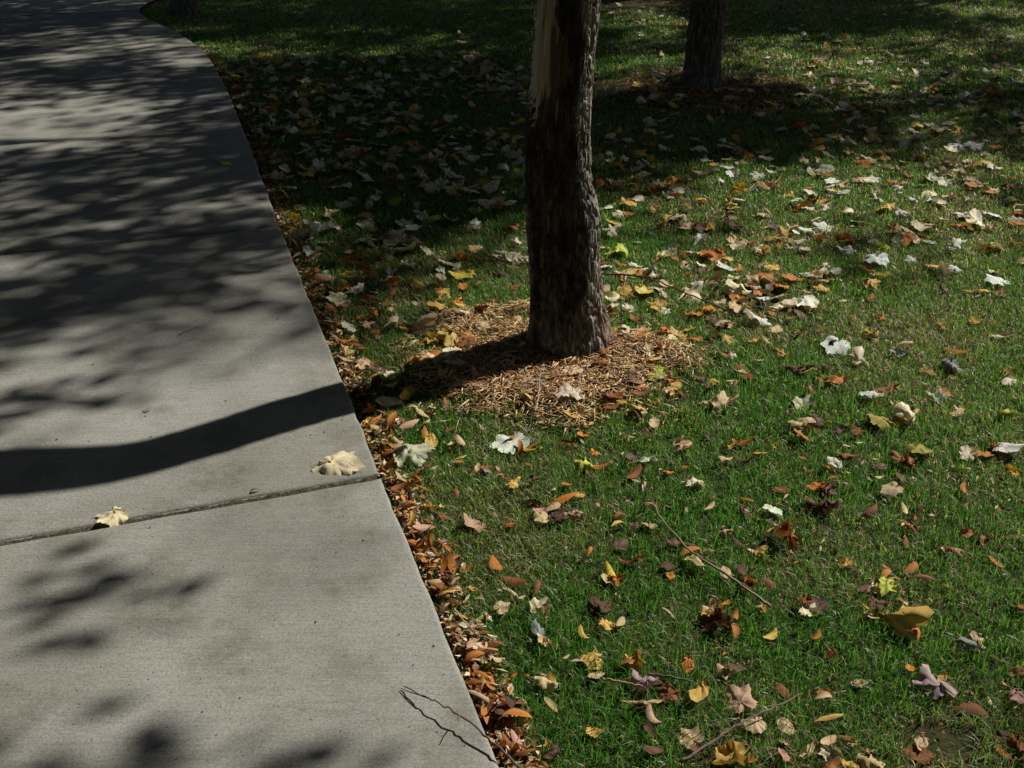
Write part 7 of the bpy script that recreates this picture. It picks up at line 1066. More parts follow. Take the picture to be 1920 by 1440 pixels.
-0.404|2.679|0.053|tan|0|2|flat tan narrow leaf above and left of the pale green folded leaf
-0.361|2.671|0.048|brown|3|2|rolled dark brown narrow leaf above and left of the pale green folded leaf
-0.363|2.598|0.056|brown|0|2|large flat dark brown narrow leaf above and left of the pale green folded leaf
-0.155|2.605|0.038|rust|3|2|small rolled rust brown narrow leaf above and right of the pale green folded leaf
-0.315|2.789|0.047|tan|2|2|curled tan narrow leaf above the pale green folded leaf
0.020|2.563|0.051|orange|2|2|curled orange narrow leaf just below the big flat white leaf
1.198|2.041|0.044|orange|0|3|flat orange narrow leaf well above and right of the largest golden folded leaf
1.241|2.359|0.041|orange|1|3|small curved orange narrow leaf below and right of the upright olive yellow leaf
0.564|2.009|0.042|brown|0|3|small flat dark brown narrow leaf right of the long lawn twig
0.619|1.958|0.039|rust|1|3|small curved rust brown narrow leaf below and right of the long lawn twig
0.070|2.585|0.053|orange|0|3|flat orange narrow leaf just below and right of the big flat white leaf
0.468|1.843|0.052|tan|3|3|rolled tan narrow leaf just above the very dark brown leaf
0.160|1.779|0.040|gold|2|3|small curled golden narrow leaf right of the grey curled standing leaf
0.961|1.437|0.038|orange|0|3|small flat orange narrow leaf well below and right of the large mauve leaf
0.646|1.577|0.047|tan|2|3|curled tan narrow leaf well right of the pink lobed leaf
0.858|2.383|0.046|rust|0|3|flat rust brown narrow leaf above and right of the white broad leaf
0.835|1.929|0.038|brown|0|3|small flat dark brown narrow leaf above and left of the largest golden folded leaf
0.286|1.527|0.048|pink|2|3|curled pinkish narrow leaf well left of the pink lobed leaf
0.448|2.105|0.058|brown|3|3|large rolled dark brown narrow leaf just above and left of the long lawn twig
0.278|2.228|0.042|rust|2|3|small curled rust brown narrow leaf below and right of the long orange leaf
0.059|1.942|0.053|rust|3|3|rolled rust brown narrow leaf above the grey curled standing leaf
0.625|2.262|0.053|brown|0|3|flat dark brown narrow leaf just left of the white broad leaf
-0.006|1.921|0.046|tan|3|3|rolled tan narrow leaf above the grey curled standing leaf
0.361|1.847|0.037|tan|3|3|small rolled tan narrow leaf left of the very dark brown leaf
0.916|1.890|0.051|tan|3|3|rolled tan narrow leaf just above the largest golden folded leaf
1.111|2.096|0.059|tan|2|3|large curled tan narrow leaf well above the largest golden folded leaf
-0.283|2.514|0.041|orange|3|3|small rolled orange narrow leaf just below and left of the pale green folded leaf
0.986|2.017|0.051|orange|1|3|curved orange narrow leaf well above the largest golden folded leaf
0.532|2.281|0.040|tan|0|3|small flat tan narrow leaf left of the white broad leaf
0.502|1.790|0.054|orange|2|3|curled orange narrow leaf just below and right of the very dark brown leaf
0.289|2.048|0.059|rust|2|3|large curled rust brown narrow leaf above and right of the thin yellow arched leaf
-0.260|2.437|0.035|rust|3|3|small rolled rust brown narrow leaf just below the pale green folded leaf
0.278|2.194|0.046|gold|1|3|curved golden narrow leaf below and right of the long orange leaf
0.990|1.962|0.055|rust|3|3|large rolled rust brown narrow leaf above the largest golden folded leaf
0.454|1.665|0.048|tan|1|3|curved tan narrow leaf above the pink lobed leaf
1.049|2.263|0.039|tan|1|3|small curved tan narrow leaf well below the upright olive yellow leaf
0.952|2.246|0.052|rust|1|3|curved rust brown narrow leaf well right of the white broad leaf
1.106|2.082|0.058|rust|3|3|large rolled rust brown narrow leaf well above the largest golden folded leaf
-0.042|2.019|0.056|orange|0|3|large flat orange narrow leaf well above the grey curled standing leaf
0.665|2.132|0.049|brown|0|3|flat dark brown narrow leaf below the white broad leaf
0.248|1.814|0.044|tan|0|3|flat tan narrow leaf well below the thin yellow arched leaf
0.644|1.525|0.055|gold|3|3|large rolled golden narrow leaf well right of the pink lobed leaf
1.266|2.801|0.051|pink|1|3|curved pinkish narrow leaf above and right of the olive fan leaf
0.907|1.783|0.057|orange|2|3|large curled orange narrow leaf just below and right of the largest golden folded leaf
-0.046|1.736|0.058|rust|1|3|large curved rust brown narrow leaf below and left of the grey curled standing leaf
0.194|2.069|0.042|orange|3|3|small rolled orange narrow leaf just above and left of the thin yellow arched leaf
0.682|1.766|0.040|orange|1|3|small curved orange narrow leaf well left of the largest golden folded leaf
0.345|2.446|0.061|rust|1|3|large curved rust brown narrow leaf right of the lime green curled leaf
0.376|2.390|0.036|pink|3|3|small rolled pinkish narrow leaf below and right of the lime green curled leaf
0.162|2.590|0.059|rust|3|3|large rolled rust brown narrow leaf above and left of the lime green curled leaf
0.625|2.276|0.043|brown|1|3|small curved dark brown narrow leaf just left of the white broad leaf
1.332|2.566|0.052|orange|2|3|curled orange narrow leaf left of the wide white border leaf
1.005|2.123|0.040|rust|1|3|small curved rust brown narrow leaf well above the largest golden folded leaf
0.082|1.562|0.038|tan|0|3|small flat tan narrow leaf right of the large brown veined leaf
0.497|2.393|0.042|tan|1|3|small curved tan narrow leaf well above and left of the white broad leaf
0.672|2.507|0.061|brown|2|3|large curled dark brown narrow leaf well above the white broad leaf
0.573|1.610|0.056|rust|1|3|large curved rust brown narrow leaf right of the pink lobed leaf
0.081|1.628|0.049|gold|0|3|flat golden narrow leaf above and right of the large brown veined leaf
0.006|1.953|0.058|rust|1|3|large curved rust brown narrow leaf above the grey curled standing leaf
0.514|1.835|0.036|orange|2|3|small curled orange narrow leaf just right of the very dark brown leaf
0.584|1.772|0.045|gold|1|3|curved golden narrow leaf right of the very dark brown leaf
0.276|1.494|0.045|brown|1|3|curved dark brown narrow leaf well above and left of the big golden bottom leaf
0.623|1.461|0.043|tan|1|3|small curved tan narrow leaf well right of the big golden bottom leaf
0.189|2.747|0.060|gold|1|3|large curved golden narrow leaf below the cream leaf on the mulch
0.686|2.618|0.061|orange|2|3|large curled orange narrow leaf well above the white broad leaf
-0.242|2.468|0.042|brown|2|3|small curled dark brown narrow leaf just below the pale green folded leaf
0.945|1.555|0.057|rust|1|3|large curved rust brown narrow leaf below and right of the large mauve leaf
0.578|2.120|0.037|brown|1|3|small curved dark brown narrow leaf above and right of the long lawn twig
0.373|2.284|0.040|tan|3|3|small rolled tan narrow leaf well right of the long orange leaf
0.637|2.312|0.047|orange|1|3|curved orange narrow leaf just above and left of the white broad leaf
1.104|2.703|0.039|rust|0|3|small flat rust brown narrow leaf just below the olive fan leaf
0.252|1.679|0.044|rust|1|3|curved rust brown narrow leaf well below and right of the grey curled standing leaf
-0.152|2.340|0.048|rust|2|3|curled rust brown narrow leaf below and right of the pale green folded leaf
0.117|2.280|0.060|tan|1|3|large curved tan narrow leaf just below and left of the long orange leaf
0.666|2.159|0.036|tan|3|3|small rolled tan narrow leaf just below the white broad leaf
0.888|1.633|0.058|brown|3|3|large rolled dark brown narrow leaf just above the large mauve leaf
0.738|2.988|0.062|brown|3|4|large rolled dark brown narrow leaf below and left of the large white ribbed leaf
-0.394|2.960|0.045|gold|2|4|curled golden narrow leaf well below the large tan rolled leaf
-0.139|3.831|0.061|rust|3|4|large rolled rust brown narrow leaf just below and right of the bright yellow leaf
0.415|2.926|0.055|orange|2|4|large curled orange narrow leaf right of the cream leaf on the mulch
1.072|3.867|0.044|orange|2|4|curled orange narrow leaf above and left of the large white arched leaf
0.765|3.090|0.052|rust|1|4|curved rust brown narrow leaf well left of the large white ribbed leaf
-0.348|3.274|0.044|tan|2|4|curled tan narrow leaf just below the large tan rolled leaf
-0.111|3.163|0.061|rust|2|4|large curled rust brown narrow leaf below and right of the large tan rolled leaf
0.414|2.883|0.059|rust|2|4|large curled rust brown narrow leaf right of the cream leaf on the mulch
-0.566|4.122|0.050|brown|2|4|curled dark brown narrow leaf above and right of the pale green sidewalk leaf
0.541|2.911|0.039|rust|2|4|small curled rust brown narrow leaf well right of the cream leaf on the mulch
-0.371|4.100|0.055|rust|2|4|large curled rust brown narrow leaf above and left of the bright yellow leaf
0.492|3.753|0.038|orange|0|4|small flat orange narrow leaf just left of the dark twig
-0.487|3.110|0.049|rust|2|4|farther curled rust brown narrow leaf well below and left of the large tan rolled leaf
0.363|3.222|0.053|rust|2|4|curled rust brown narrow leaf above and right of the cream leaf on the mulch
0.643|2.968|0.057|brown|2|4|large curled dark brown narrow leaf below and left of the large white ribbed leaf
0.144|2.936|0.054|orange|3|4|rolled orange narrow leaf just above and left of the cream leaf on the mulch
-0.130|3.062|0.061|orange|2|4|large curled orange narrow leaf well below and right of the large tan rolled leaf
-0.254|2.958|0.047|orange|0|4|flat orange narrow leaf well below the large tan rolled leaf
0.731|3.005|0.047|tan|1|4|curved tan narrow leaf well below and left of the large white ribbed leaf
-0.010|3.214|0.045|tan|3|4|rolled tan narrow leaf well above and left of the cream leaf on the mulch
0.387|2.765|0.050|brown|3|4|rolled dark brown narrow leaf below and right of the cream leaf on the mulch
-0.010|3.005|0.051|rust|1|4|curved rust brown narrow leaf left of the cream leaf on the mulch
-0.659|3.953|0.048|rust|1|4|curved rust brown narrow leaf just right of the pale green sidewalk leaf
-0.119|2.994|0.058|tan|2|4|large curled tan narrow leaf well left of the cream leaf on the mulch
0.720|4.118|0.044|orange|3|4|rolled orange narrow leaf above the dark twig
-0.258|3.486|0.046|rust|3|4|rolled rust brown narrow leaf just above and right of the large tan rolled leaf
-0.277|2.774|0.054|tan|0|4|farther flat tan narrow leaf above the pale green folded leaf
0.920|3.523|0.036|rust|1|4|small curved rust brown narrow leaf below and left of the large white arched leaf
-0.293|3.024|0.044|brown|3|4|rolled dark brown narrow leaf well below the large tan rolled leaf
1.002|3.587|0.043|tan|1|5|curved tan narrow leaf just left of the large white arched leaf
1.222|4.718|0.055|tan|3|5|large rolled tan narrow leaf below and right of the bright gold upright leaf
1.167|3.751|0.038|gold|0|5|small flat golden narrow leaf just above the large white arched leaf
0.773|3.912|0.045|brown|0|5|flat dark brown narrow leaf just right of the dark twig
0.443|4.156|0.057|brown|0|5|large flat dark brown narrow leaf below and right of the nearest trunk
0.471|3.704|0.041|rust|1|5|small curved rust brown narrow leaf below and left of the dark twig
1.478|3.102|0.046|rust|1|5|curved rust brown narrow leaf well above and right of the olive fan leaf
1.524|5.106|0.046|orange|0|5|flat orange narrow leaf right of the bright gold upright leaf
0.358|3.380|0.042|gold|2|5|small curled golden narrow leaf well below and left of the dark twig
2.126|5.179|0.046|tan|0|5|flat tan narrow leaf just above the pale yellow flat leaf
0.698|4.110|0.056|rust|1|5|large curved rust brown narrow leaf above the dark twig
1.790|3.747|0.047|orange|2|5|curled orange narrow leaf below and left of the white star leaf at right
1.040|3.500|0.055|rust|0|5|large flat rust brown narrow leaf just below the large white arched leaf
1.163|4.509|0.042|gold|3|5|small rolled golden narrow leaf below and right of the bright gold upright leaf
2.407|5.163|0.044|tan|3|5|rolled tan narrow leaf right of the pale yellow flat leaf
2.335|5.104|0.046|orange|2|5|curled orange narrow leaf right of the pale yellow flat leaf
2.342|5.315|0.040|tan|0|5|small flat tan narrow leaf above and right of the pale yellow flat leaf
0.539|3.654|0.042|gold|0|5|small flat golden narrow leaf just below and left of the dark twig
1.073|4.308|0.050|rust|0|5|flat rust brown narrow leaf well below the bright gold upright leaf
1.394|3.289|0.061|tan|3|5|large rolled tan narrow leaf right of the large white ribbed leaf
1.613|4.503|0.036|rust|1|5|small curved rust brown narrow leaf below and left of the pale yellow flat leaf
0.900|3.284|0.045|tan|2|5|curled tan narrow leaf left of the large white ribbed leaf
1.837|3.775|0.058|orange|0|5|large flat orange narrow leaf below and left of the white star leaf at right
0.846|3.997|0.054|rust|1|5|large curved rust brown narrow leaf above and right of the dark twig"""
COLOURS = {"white": [0.74, 0.76, 0.67], "cream": [0.76, 0.69, 0.49], "palegreen": [0.6, 0.64, 0.46], "paleblue": [0.62, 0.68, 0.66], "tan": [0.62, 0.46, 0.27], "gold": [0.64, 0.42, 0.1], "yellow": [0.74, 0.55, 0.07], "lime": [0.55, 0.6, 0.1], "olive": [0.31, 0.28, 0.035], "orange": [0.5, 0.185, 0.03], "rust": [0.27, 0.1, 0.03], "brown": [0.12, 0.06, 0.032], "pink": [0.6, 0.37, 0.28], "mauve": [0.44, 0.34, 0.35], "grey": [0.25, 0.27, 0.27], "darkgreen": [0.02, 0.06, 0.015]}  # paleblue: sky tint of shaded leaves put into their colour


# ------------------------------------------------------------------ ground heights and the sidewalk line
EDGE = np.array([(0.51, -0.2), (0.243, 0.6), (-0.02, 1.38), (-0.170, 1.821), (-0.354, 2.358), (-0.53, 2.898), (-0.796, 3.683), (-1.05, 4.435),
                 (-1.31, 5.249), (-1.64, 6.254), (-1.934, 7.132), (-2.188, 7.849), (-2.514, 8.708), (-2.968, 9.613),
                 (-3.45, 10.37), (-3.78, 10.95), (-3.90, 11.45), (-3.90, 12.1), (-3.80, 13.0), (-3.6, 14.2), (-3.4, 16.0), (-3.2, 20.0)])
def catmull(P, n):
    out = []
    for i in range(len(P) - 1):
        p0 = P[max(i - 1, 0)]; p1 = P[i]; p2 = P[i + 1]; p3 = P[min(i + 2, len(P) - 1)]
        for t in np.linspace(0, 1, n, endpoint=False):
            out.append(0.5 * (2 * p1 + (p2 - p0) * t + (2 * p0 - 5 * p1 + 4 * p2 - p3) * t * t + (3 * p1 - p0 - 3 * p2 + p3) * t ** 3))
    out.append(P[-1])
    return np.array(out)
ECURVE = catmull(EDGE, 16)
for _ in range(25):
    ECURVE[1:-1] = 0.25 * ECURVE[:-2] + 0.5 * ECURVE[1:-1] + 0.25 * ECURVE[2:]
ES = np.concatenate([[0], np.cumsum(np.linalg.norm(np.diff(ECURVE, axis=0), axis=1))])
PATH_W = 1.62
PATH_Z = 0.045

def edge_at(s):
    x = np.interp(s, ES, ECURVE[:, 0]); y = np.interp(s, ES, ECURVE[:, 1])
    d = 0.08
    tx = np.interp(s + d, ES, ECURVE[:, 0]) - np.interp(s - d, ES, ECURVE[:, 0])
    ty = np.interp(s + d, ES, ECURVE[:, 1]) - np.interp(s - d, ES, ECURVE[:, 1])
    l = np.hypot(tx, ty)
    return np.stack([x, y], -1), np.stack([-ty / l, tx / l], -1)      # point, normal to the left

def path_x(y):      # x of the right edge at this y
    return np.interp(y, ECURVE[:, 1], ECURVE[:, 0])
LEFTC = edge_at(ES)[0] + edge_at(ES)[1] * PATH_W
def path_left_x(y):
    o = np.argsort(LEFTC[:, 1])
    return np.interp(y, LEFTC[o, 1], LEFTC[o, 0])

TREE_POS = {'near': (0.202, 3.275), 'second': (1.36, 7.55), 'third': (1.25, 11.95), 'path': (-3.39, 11.25),
            'r1': (5.6, 8.6), 'r2': (6.6, 13.2), 'r3': (3.9, 16.0), 'r4': (9.4, 10.6),
            'f1': (-5.2, 2.2), 'f2': (-6.2, 7.6), 'f3': (-2.6, -3.4), 'f4': (2.4, -3.2), 'f5': (6.8, -0.6), 'f6': (-6.4, -2.2), 'f7': (-8.0, 12.6)}
MULCH = [(0.14, 3.13, 0.53, 0.47, 9500), (1.34, 7.45, 0.80, 0.70, 3600), (1.30, 11.85, 0.8, 0.75, 1600)]

def mulch_mask(x, y):
    m = np.zeros_like(x)
    for i, (cx, cy, rx, ry, n) in enumerate(MULCH):
        d = np.hypot((x - cx) / rx, (y - cy) / ry) + 0.95 * (fbm(x * 5 + 31, y * 5, 5 + i) - 0.5)
        m = np.maximum(m, 1 - smooth(0.62, 1.12, d))
    return m

def dirt_mask(x, y):
    d = np.hypot((x - 0.98) / 0.20, (y - 3.70) / 0.20)
    d2 = np.hypot((x - 0.86) / 0.10, (y - 1.48) / 0.07)
    return np.maximum(1 - smooth(0.45, 1.1, d + 0.5 * (fbm(x * 9, y * 9, 77) - 0.5)), 1 - smooth(0.5, 1.1, d2))

def ground_z(x, y):
    z = 0.018 * (fbm(x * 1.7, y * 1.7, 3) - 0.5) + 0.010 * (fbm(x * 9, y * 9, 4, 2) - 0.5)
    z = z + 0.030 * mulch_mask(x, y)
    near = smooth(0.0, 0.10, np.minimum(np.abs(x - path_x(y)), 1))
    z = z - 0.015 * (1 - near)
    under = (x < path_x(y) + 0.01) & (x > path_left_x(y) - 0.01)
    return np.where(under, -0.05, z)

# ------------------------------------------------------------------ lawn: one sheet to the horizon
gx = np.concatenate([np.linspace(-150, -9, 14), np.arange(-8, 9.0, 0.06), np.linspace(10, 150, 14)])
gy = np.concatenate([np.linspace(-120, -2, 12), np.arange(-1, 15.0, 0.06), np.linspace(16, 250, 18)])
XX, YY = np.meshgrid(gx, gy)
V = np.stack([XX.ravel(), YY.ravel(), ground_z(XX.ravel(), YY.ravel())], 1)
nx, ny = len(gx), len(gy)
idx = np.arange(nx * ny).reshape(ny, nx)
Fq = np.stack([idx[:-1, :-1], idx[:-1, 1:], idx[1:, 1:], idx[1:, :-1]], -1).reshape(-1, 4)
lawn = link_np("lawn", V, Fq, MAT_SOIL, smooth=True)
tag(lawn, "lawn ground of thin soil under the grass", None, None, "structure")

# ------------------------------------------------------------------ sidewalk: joints, slabs
s_j1 = float(np.interp(2.358, ECURVE[:, 1], ES))
s_of = lambda y: float(np.interp(y, ECURVE[:, 1], ES))
JOINTS = [s_of(0.25), s_of(2.385), s_of(4.46), s_of(6.28), s_of(7.95)]
while JOINTS[-1] < ES[-1] - 2.2: JOINTS.append(JOINTS[-1] + 1.75)
GAPS = [0.008, 0.022, 0.024, 0.028] + [0.030] * 20
bs = np.linspace(0.05, ES[-1] - 0.05, 160)
bp, bn = edge_at(bs)
lines = [np.c_[bp + bn * w, np.full(len(bs), PATH_Z - 0.016)] for w in (0.02, 0.5, 1.0, PATH_W - 0.02)]
V = np.concatenate(lines)
n = len(bs)
Fq = np.concatenate([np.stack([k * n + np.arange(n - 1), k * n + np.arange(1, n), (k + 1) * n + np.arange(1, n), (k + 1) * n + np.arange(n - 1)], -1) for k in range(3)])
sidewalk = link_np("sidewalk", V, Fq[:, ::-1], MAT_FILLER)
tag(sidewalk, "curving pale concrete sidewalk with dirt filled joints", None, None, "structure")

def make_slab(s0, s1, seed):
    def samples(L, step):
        e = [0, 0.0015, 0.004, 0.008, 0.014, 0.03]
        mid = np.linspace(0.05, L - 0.05, max(3, int(L / step)))
        return np.concatenate([e, mid, [L - v for v in reversed(e)]])
    su = samples(s1 - s0, 0.05); sv = samples(PATH_W, 0.10)
    U, W = np.meshgrid(su, sv)
    r = 0.010
    wob = lambda a, sd: 0.006 * (vnoise(a * 14, a * 0 + sd, sd) - 0.5) + 0.004 * (vnoise(a * 60, a * 0 + sd, sd + 1) - 0.5)
    # rough the outline slightly
    Uo = U + wob(W, seed) * (1 - smooth(0, 0.05, U)) + wob(W, seed + 5) * (1 - smooth(0, 0.05, (s1 - s0) - U))
    Wo = W + wob(U + s0, 9) * (1 - smooth(0, 0.05, W)) + wob(U + s0, 12) * (1 - smooth(0, 0.05, PATH_W - W))
    d1 = np.minimum(U, s1 - s0 - U); d2 = np.minimum(W, PATH_W - W)
    def drop(d):
        q = np.clip(r - d, 0, r); return r - np.sqrt(np.maximum(r * r - q * q, 0))
    P, Nn = edge_at((s0 + Uo).ravel())
    z = PATH_Z - np.maximum(drop(d1), drop(d2)).ravel() + 0.0012 * (fbm(P[:, 0] * 5, P[:, 1] * 5, 8) - 0.5)
    top = np.c_[P + Nn * Wo.ravel()[:, None], z]
    nu, nv = len(su), len(sv)
    id_ = np.arange(nu * nv).reshape(nv, nu)
    F = np.stack([id_[:-1, :-1], id_[1:, :-1], id_[1:, 1:], id_[:-1, 1:]], -1).reshape(-1, 4)[:, ::-1]
    ring = np.concatenate([id_[0, :], id_[1:, -1], id_[-1, -2::-1], id_[-2:0:-1, 0]])
    low = top[ring].copy(); low[:, 2] = -0.06
    V = np.concatenate([top, low]); m = len(ring); b = len(top)
    k = np.arange(m); k2 = (k + 1) % m
    sk = np.stack([ring[k], b + k, b + k2, ring[k2]], -1)
    link_np("slab", V, [F[:, ::-1], sk], MAT_CONCRETE, sidewalk, smooth=False)
for i in range(len(JOINTS) - 1):
    make_slab(JOINTS[i] + GAPS[i] / 2, JOINTS[i + 1] - GAPS[i + 1] / 2, 20 + i * 3)

# crumbly dirt packed in the wide joint
def joint_fill(s, gap, name_seed):
    wv = np.linspace(0.01, PATH_W - 0.01, 420); uv = np.linspace(-gap / 2 - 0.004, gap / 2 + 0.004, 9)
    P, Nn = edge_at(np.array([s])); T = np.array([Nn[0][1], -Nn[0][0]])
    U, W = np.meshgrid(uv, wv)
    xy = P[0] + Nn[0] * W[..., None] + T * U[..., None]
    z = PATH_Z - 0.0075 + 0.006 * (vnoise(W * 160, U * 220, name_seed) - 0.5) + 0.007 * (vnoise(W * 34, U * 40, name_seed + 1) - 0.5)
    V = np.concatenate([xy.reshape(-1, 2), z.reshape(-1, 1)], 1)
    i = np.arange(len(V)).reshape(U.shape)
    F = np.stack([i[:-1, :-1], i[1:, :-1], i[1:, 1:], i[:-1, 1:]], -1).reshape(-1, 4)
    link_np("joint_filler", V, F, MAT_FILLER, sidewalk)
joint_fill(JOINTS[1], GAPS[1], 5)

# ------------------------------------------------------------------ trees
def tube(pts, radii, na=8, seed=0, rough=0.0):
    pts = np.asarray(pts, float); n = len(pts)
    T = np.gradient(pts, axis=0); T /= np.linalg.norm(T, axis=1)[:, None]
    ref = np.array([0.31, 0.17, 0.93]) if abs(T[0][2]) < 0.9 else np.array([1.0, 0.1, 0])
    A = np.cross(T, ref); A /= np.linalg.norm(A, axis=1)[:, None]; Bn = np.cross(T, A)
    ang = np.linspace(0, 2 * np.pi, na, endpoint=False)
    rr = np.asarray(radii)[:, None] * (1 + rough * (np.random.default_rng(seed).random((n, na)) - 0.5))
    V = pts[:, None, :] + rr[..., None] * (np.cos(ang)[None, :, None] * A[:, None, :] + np.sin(ang)[None, :, None] * Bn[:, None, :])
    V = V.reshape(-1, 3)
    i = np.arange(n - 1)[:, None] * na; j = np.arange(na)[None, :]; j2 = (j + 1) % na
    F = np.stack([i + j, i + j2, i + na + j2, i + na + j], -1).reshape(-1, 4)
    c0 = len(V); V = np.concatenate([V, pts[:1], pts[-1:]])
    jj = np.arange(na); jk = (jj + 1) % na
    F0 = np.stack([np.full(na, c0), jk, jj], -1); F1 = np.stack([np.full(na, c0 + 1), (n - 1) * na + jj, (n - 1) * na + jk], -1)
    return V, [F, np.concatenate([F0, F1])]

def make_trunk(parent, prof, nz, na, seed, plate=(0.0085, 0.055), amp=0.011, wound=False):
    prof = np.array(prof, float)
    zs = np.linspace(prof[0, 0], prof[-1, 0], nz)
    def sm(col):
        v = np.interp(zs, prof[:, 0], prof[:, col])
        k = max(3, nz // 14) | 1
        return np.convolve(np.pad(v, k // 2, mode='edge'), np.ones(k) / k, mode='valid')
    cx, cy, rad = sm(1), sm(2), sm(3)
    an = np.linspace(0, 2 * np.pi, na, endpoint=False)
    A, Z = np.meshgrid(an, zs)
    r0 = float(prof[:, 3].mean()); circ = 2 * np.pi * r0
    Sx = A / (2 * np.pi) * circ
    # long bark plates: stretched cells, the seams sunk between them
    g = np.random.default_rng(seed)
    nc = int(circ / plate[0] * (zs[-1] - zs[0]) / plate[1])
    sx = g.random(nc) * circ; sz = g.uniform(zs[0] - 0.1, zs[-1] + 0.1, nc)
    warp = 0.02 * (vnoise(Sx / circ * 8, Z * 9, seed, 8) - 0.5)
    X = ((Sx + warp) / plate[0]).ravel(); Y = ((Z + warp) / plate[1]).ravel()
    per = circ / plate[0]
    f1 = np.full(X.shape, 9.0); f2 = np.full(X.shape, 9.0); hp = np.zeros(X.shape)
    hh = g.random(nc)
    for k in range(nc):
        yk = sz[k] / plate[1]
        i0, i1 = np.searchsorted(zs / plate[1], [yk - 2.6, yk + 2.6]) * na
        if i1 <= i0: continue
        w = slice(i0, i1)
        dx = np.abs(X[w] - sx[k] / plate[0]); dx = np.minimum(dx, per - dx)
        d = np.hypot(dx, Y[w] - yk)
        c = d < f1[w]
        f2[w] = np.where(c, f1[w], np.minimum(f2[w], d)); hp[w] = np.where(c, hh[k], hp[w]); f1[w] = np.where(c, d, f1[w])
    seam = smooth(0.0, 0.42, f2 - f1).reshape(A.shape); hp = hp.reshape(A.shape)
    fine = vnoise(Sx / circ * 90, Z * 40, seed + 1, 90)
    lob = vnoise(Sx / circ * 5, Z * 2.2, seed + 2, 5) - 0.5
    disp = amp * (seam * (0.75 + 0.5 * hp) - 0.8) + 0.004 * (fine - 0.5) + 0.012 * lob
    ad = np.degrees(A) % 360
    wm = np.zeros_like(A)
    if wound:
        # knot bulge on the lit side, hollow on the front, bark gone above
        disp += 0.022 * np.exp(-((ad - 335) / 30) ** 2 - ((Z - 0.50) / 0.10) ** 2)
        disp -= 0.042 * np.exp(-((ad - 268) / 20) ** 2 - ((Z - 0.47) / 0.085) ** 2)
        disp -= 0.016 * np.exp(-((ad - 282) / 13) ** 2) * smooth(0.1, 0.4, Z)
        jag = 0.16 * (vnoise(ad / 13, Z * 2, 61) - 0.5) + 0.11 * (vnoise(ad / 5, Z * 3, 62) - 0.5)
        low = np.interp(ad, [170, 200, 222, 250, 272, 284], [0.92, 0.88, 0.86, 0.80, 0.84, 1.02])
        right = 278 + 34 * (fbm(Z * 7, Z * 0, 63) - 0.5) - 20 * smooth(0.95, 1.15, Z)
        wm = smooth(-0.008, 0.012, Z - low - jag) * smooth(-2, 2, right - ad) * smooth(-2, 2, ad - 172 - 22 * fbm(Z * 10, Z * 0, 64))
        disp += 0.030 * wm * (1 - wm)
        disp = disp * (1 - wm) + wm * (-0.014 - 0.014 * smooth(226, 262, ad + 30 * (fbm(ad / 14, Z * 5, 66) - 0.5)) + 0.008 * (vnoise(ad / 3.5, Z * 4, 65) - 0.5))
    flare = 0.065 * np.exp(-(Z - zs[0]) / 0.11) * (0.45 + 0.9 * vnoise(Sx / circ * 6, Z * 0, seed + 3, 6))
    RR = rad[:, None] + disp + flare
    V = np.stack([cx[:, None] + RR * np.cos(A), cy[:, None] + RR * np.sin(A), Z], -1).reshape(-1, 3)
    i = np.arange(nz - 1)[:, None] * na; j = np.arange(na)[None, :]; j2 = (j + 1) % na
    F = np.stack([i + j, i + j2, i + na + j2, i + na + j], -1).reshape(-1, 4)
    if wound:
        fw = wm.ravel()[F].mean(1) > 0.5
        # shade painted into the bark colour across the trunk's unlit front
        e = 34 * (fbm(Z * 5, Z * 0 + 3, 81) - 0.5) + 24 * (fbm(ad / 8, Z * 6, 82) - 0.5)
        bark_shade = smooth(188, 214, ad + e) * (1 - smooth(302, 312, ad + e)) * (1 - 0.5 * smooth(0.25, 0.0, Z))
        tr = link_np("trunk", V, F[~fw], MAT_BARK, parent, smooth=True, attrs={"bark_shade": bark_shade.ravel()})
        Fw = F[fw]; used = np.unique(Fw); mp = np.zeros(len(V), int); mp[used] = np.arange(len(used))
        ad1 = ad.ravel()[used]; z1 = Z.ravel()[used]
        t = fbm(ad1 / 9, z1 * 7, 71)
        grey = np.array([0.62, 0.59, 0.52]); tan = np.array([0.50, 0.38, 0.24]); rot = np.array([0.12, 0.085, 0.05])
        k1 = smooth(204, 222, ad1 + 40 * (t - 0.5))[:, None]; k2 = smooth(232, 246, ad1 + 75 * (t - 0.5))[:, None]
        tone = (grey * (1 - k1) + tan * k1) * (1 - k2) + rot * k2
        link_np("exposed_wood", V[used], mp[Fw], MAT_WOOD, tr, smooth=True, attrs={"tone": tone})
    else:
        tr = link_np("trunk", V, F, MAT_BARK, parent, smooth=True, attrs={"bark_shade": np.full(len(V), 0.65)})   # even darkening painted in for back-lit trunk shade
    return tr, zs[-1], cx[-1], cy[-1], rad[-1]

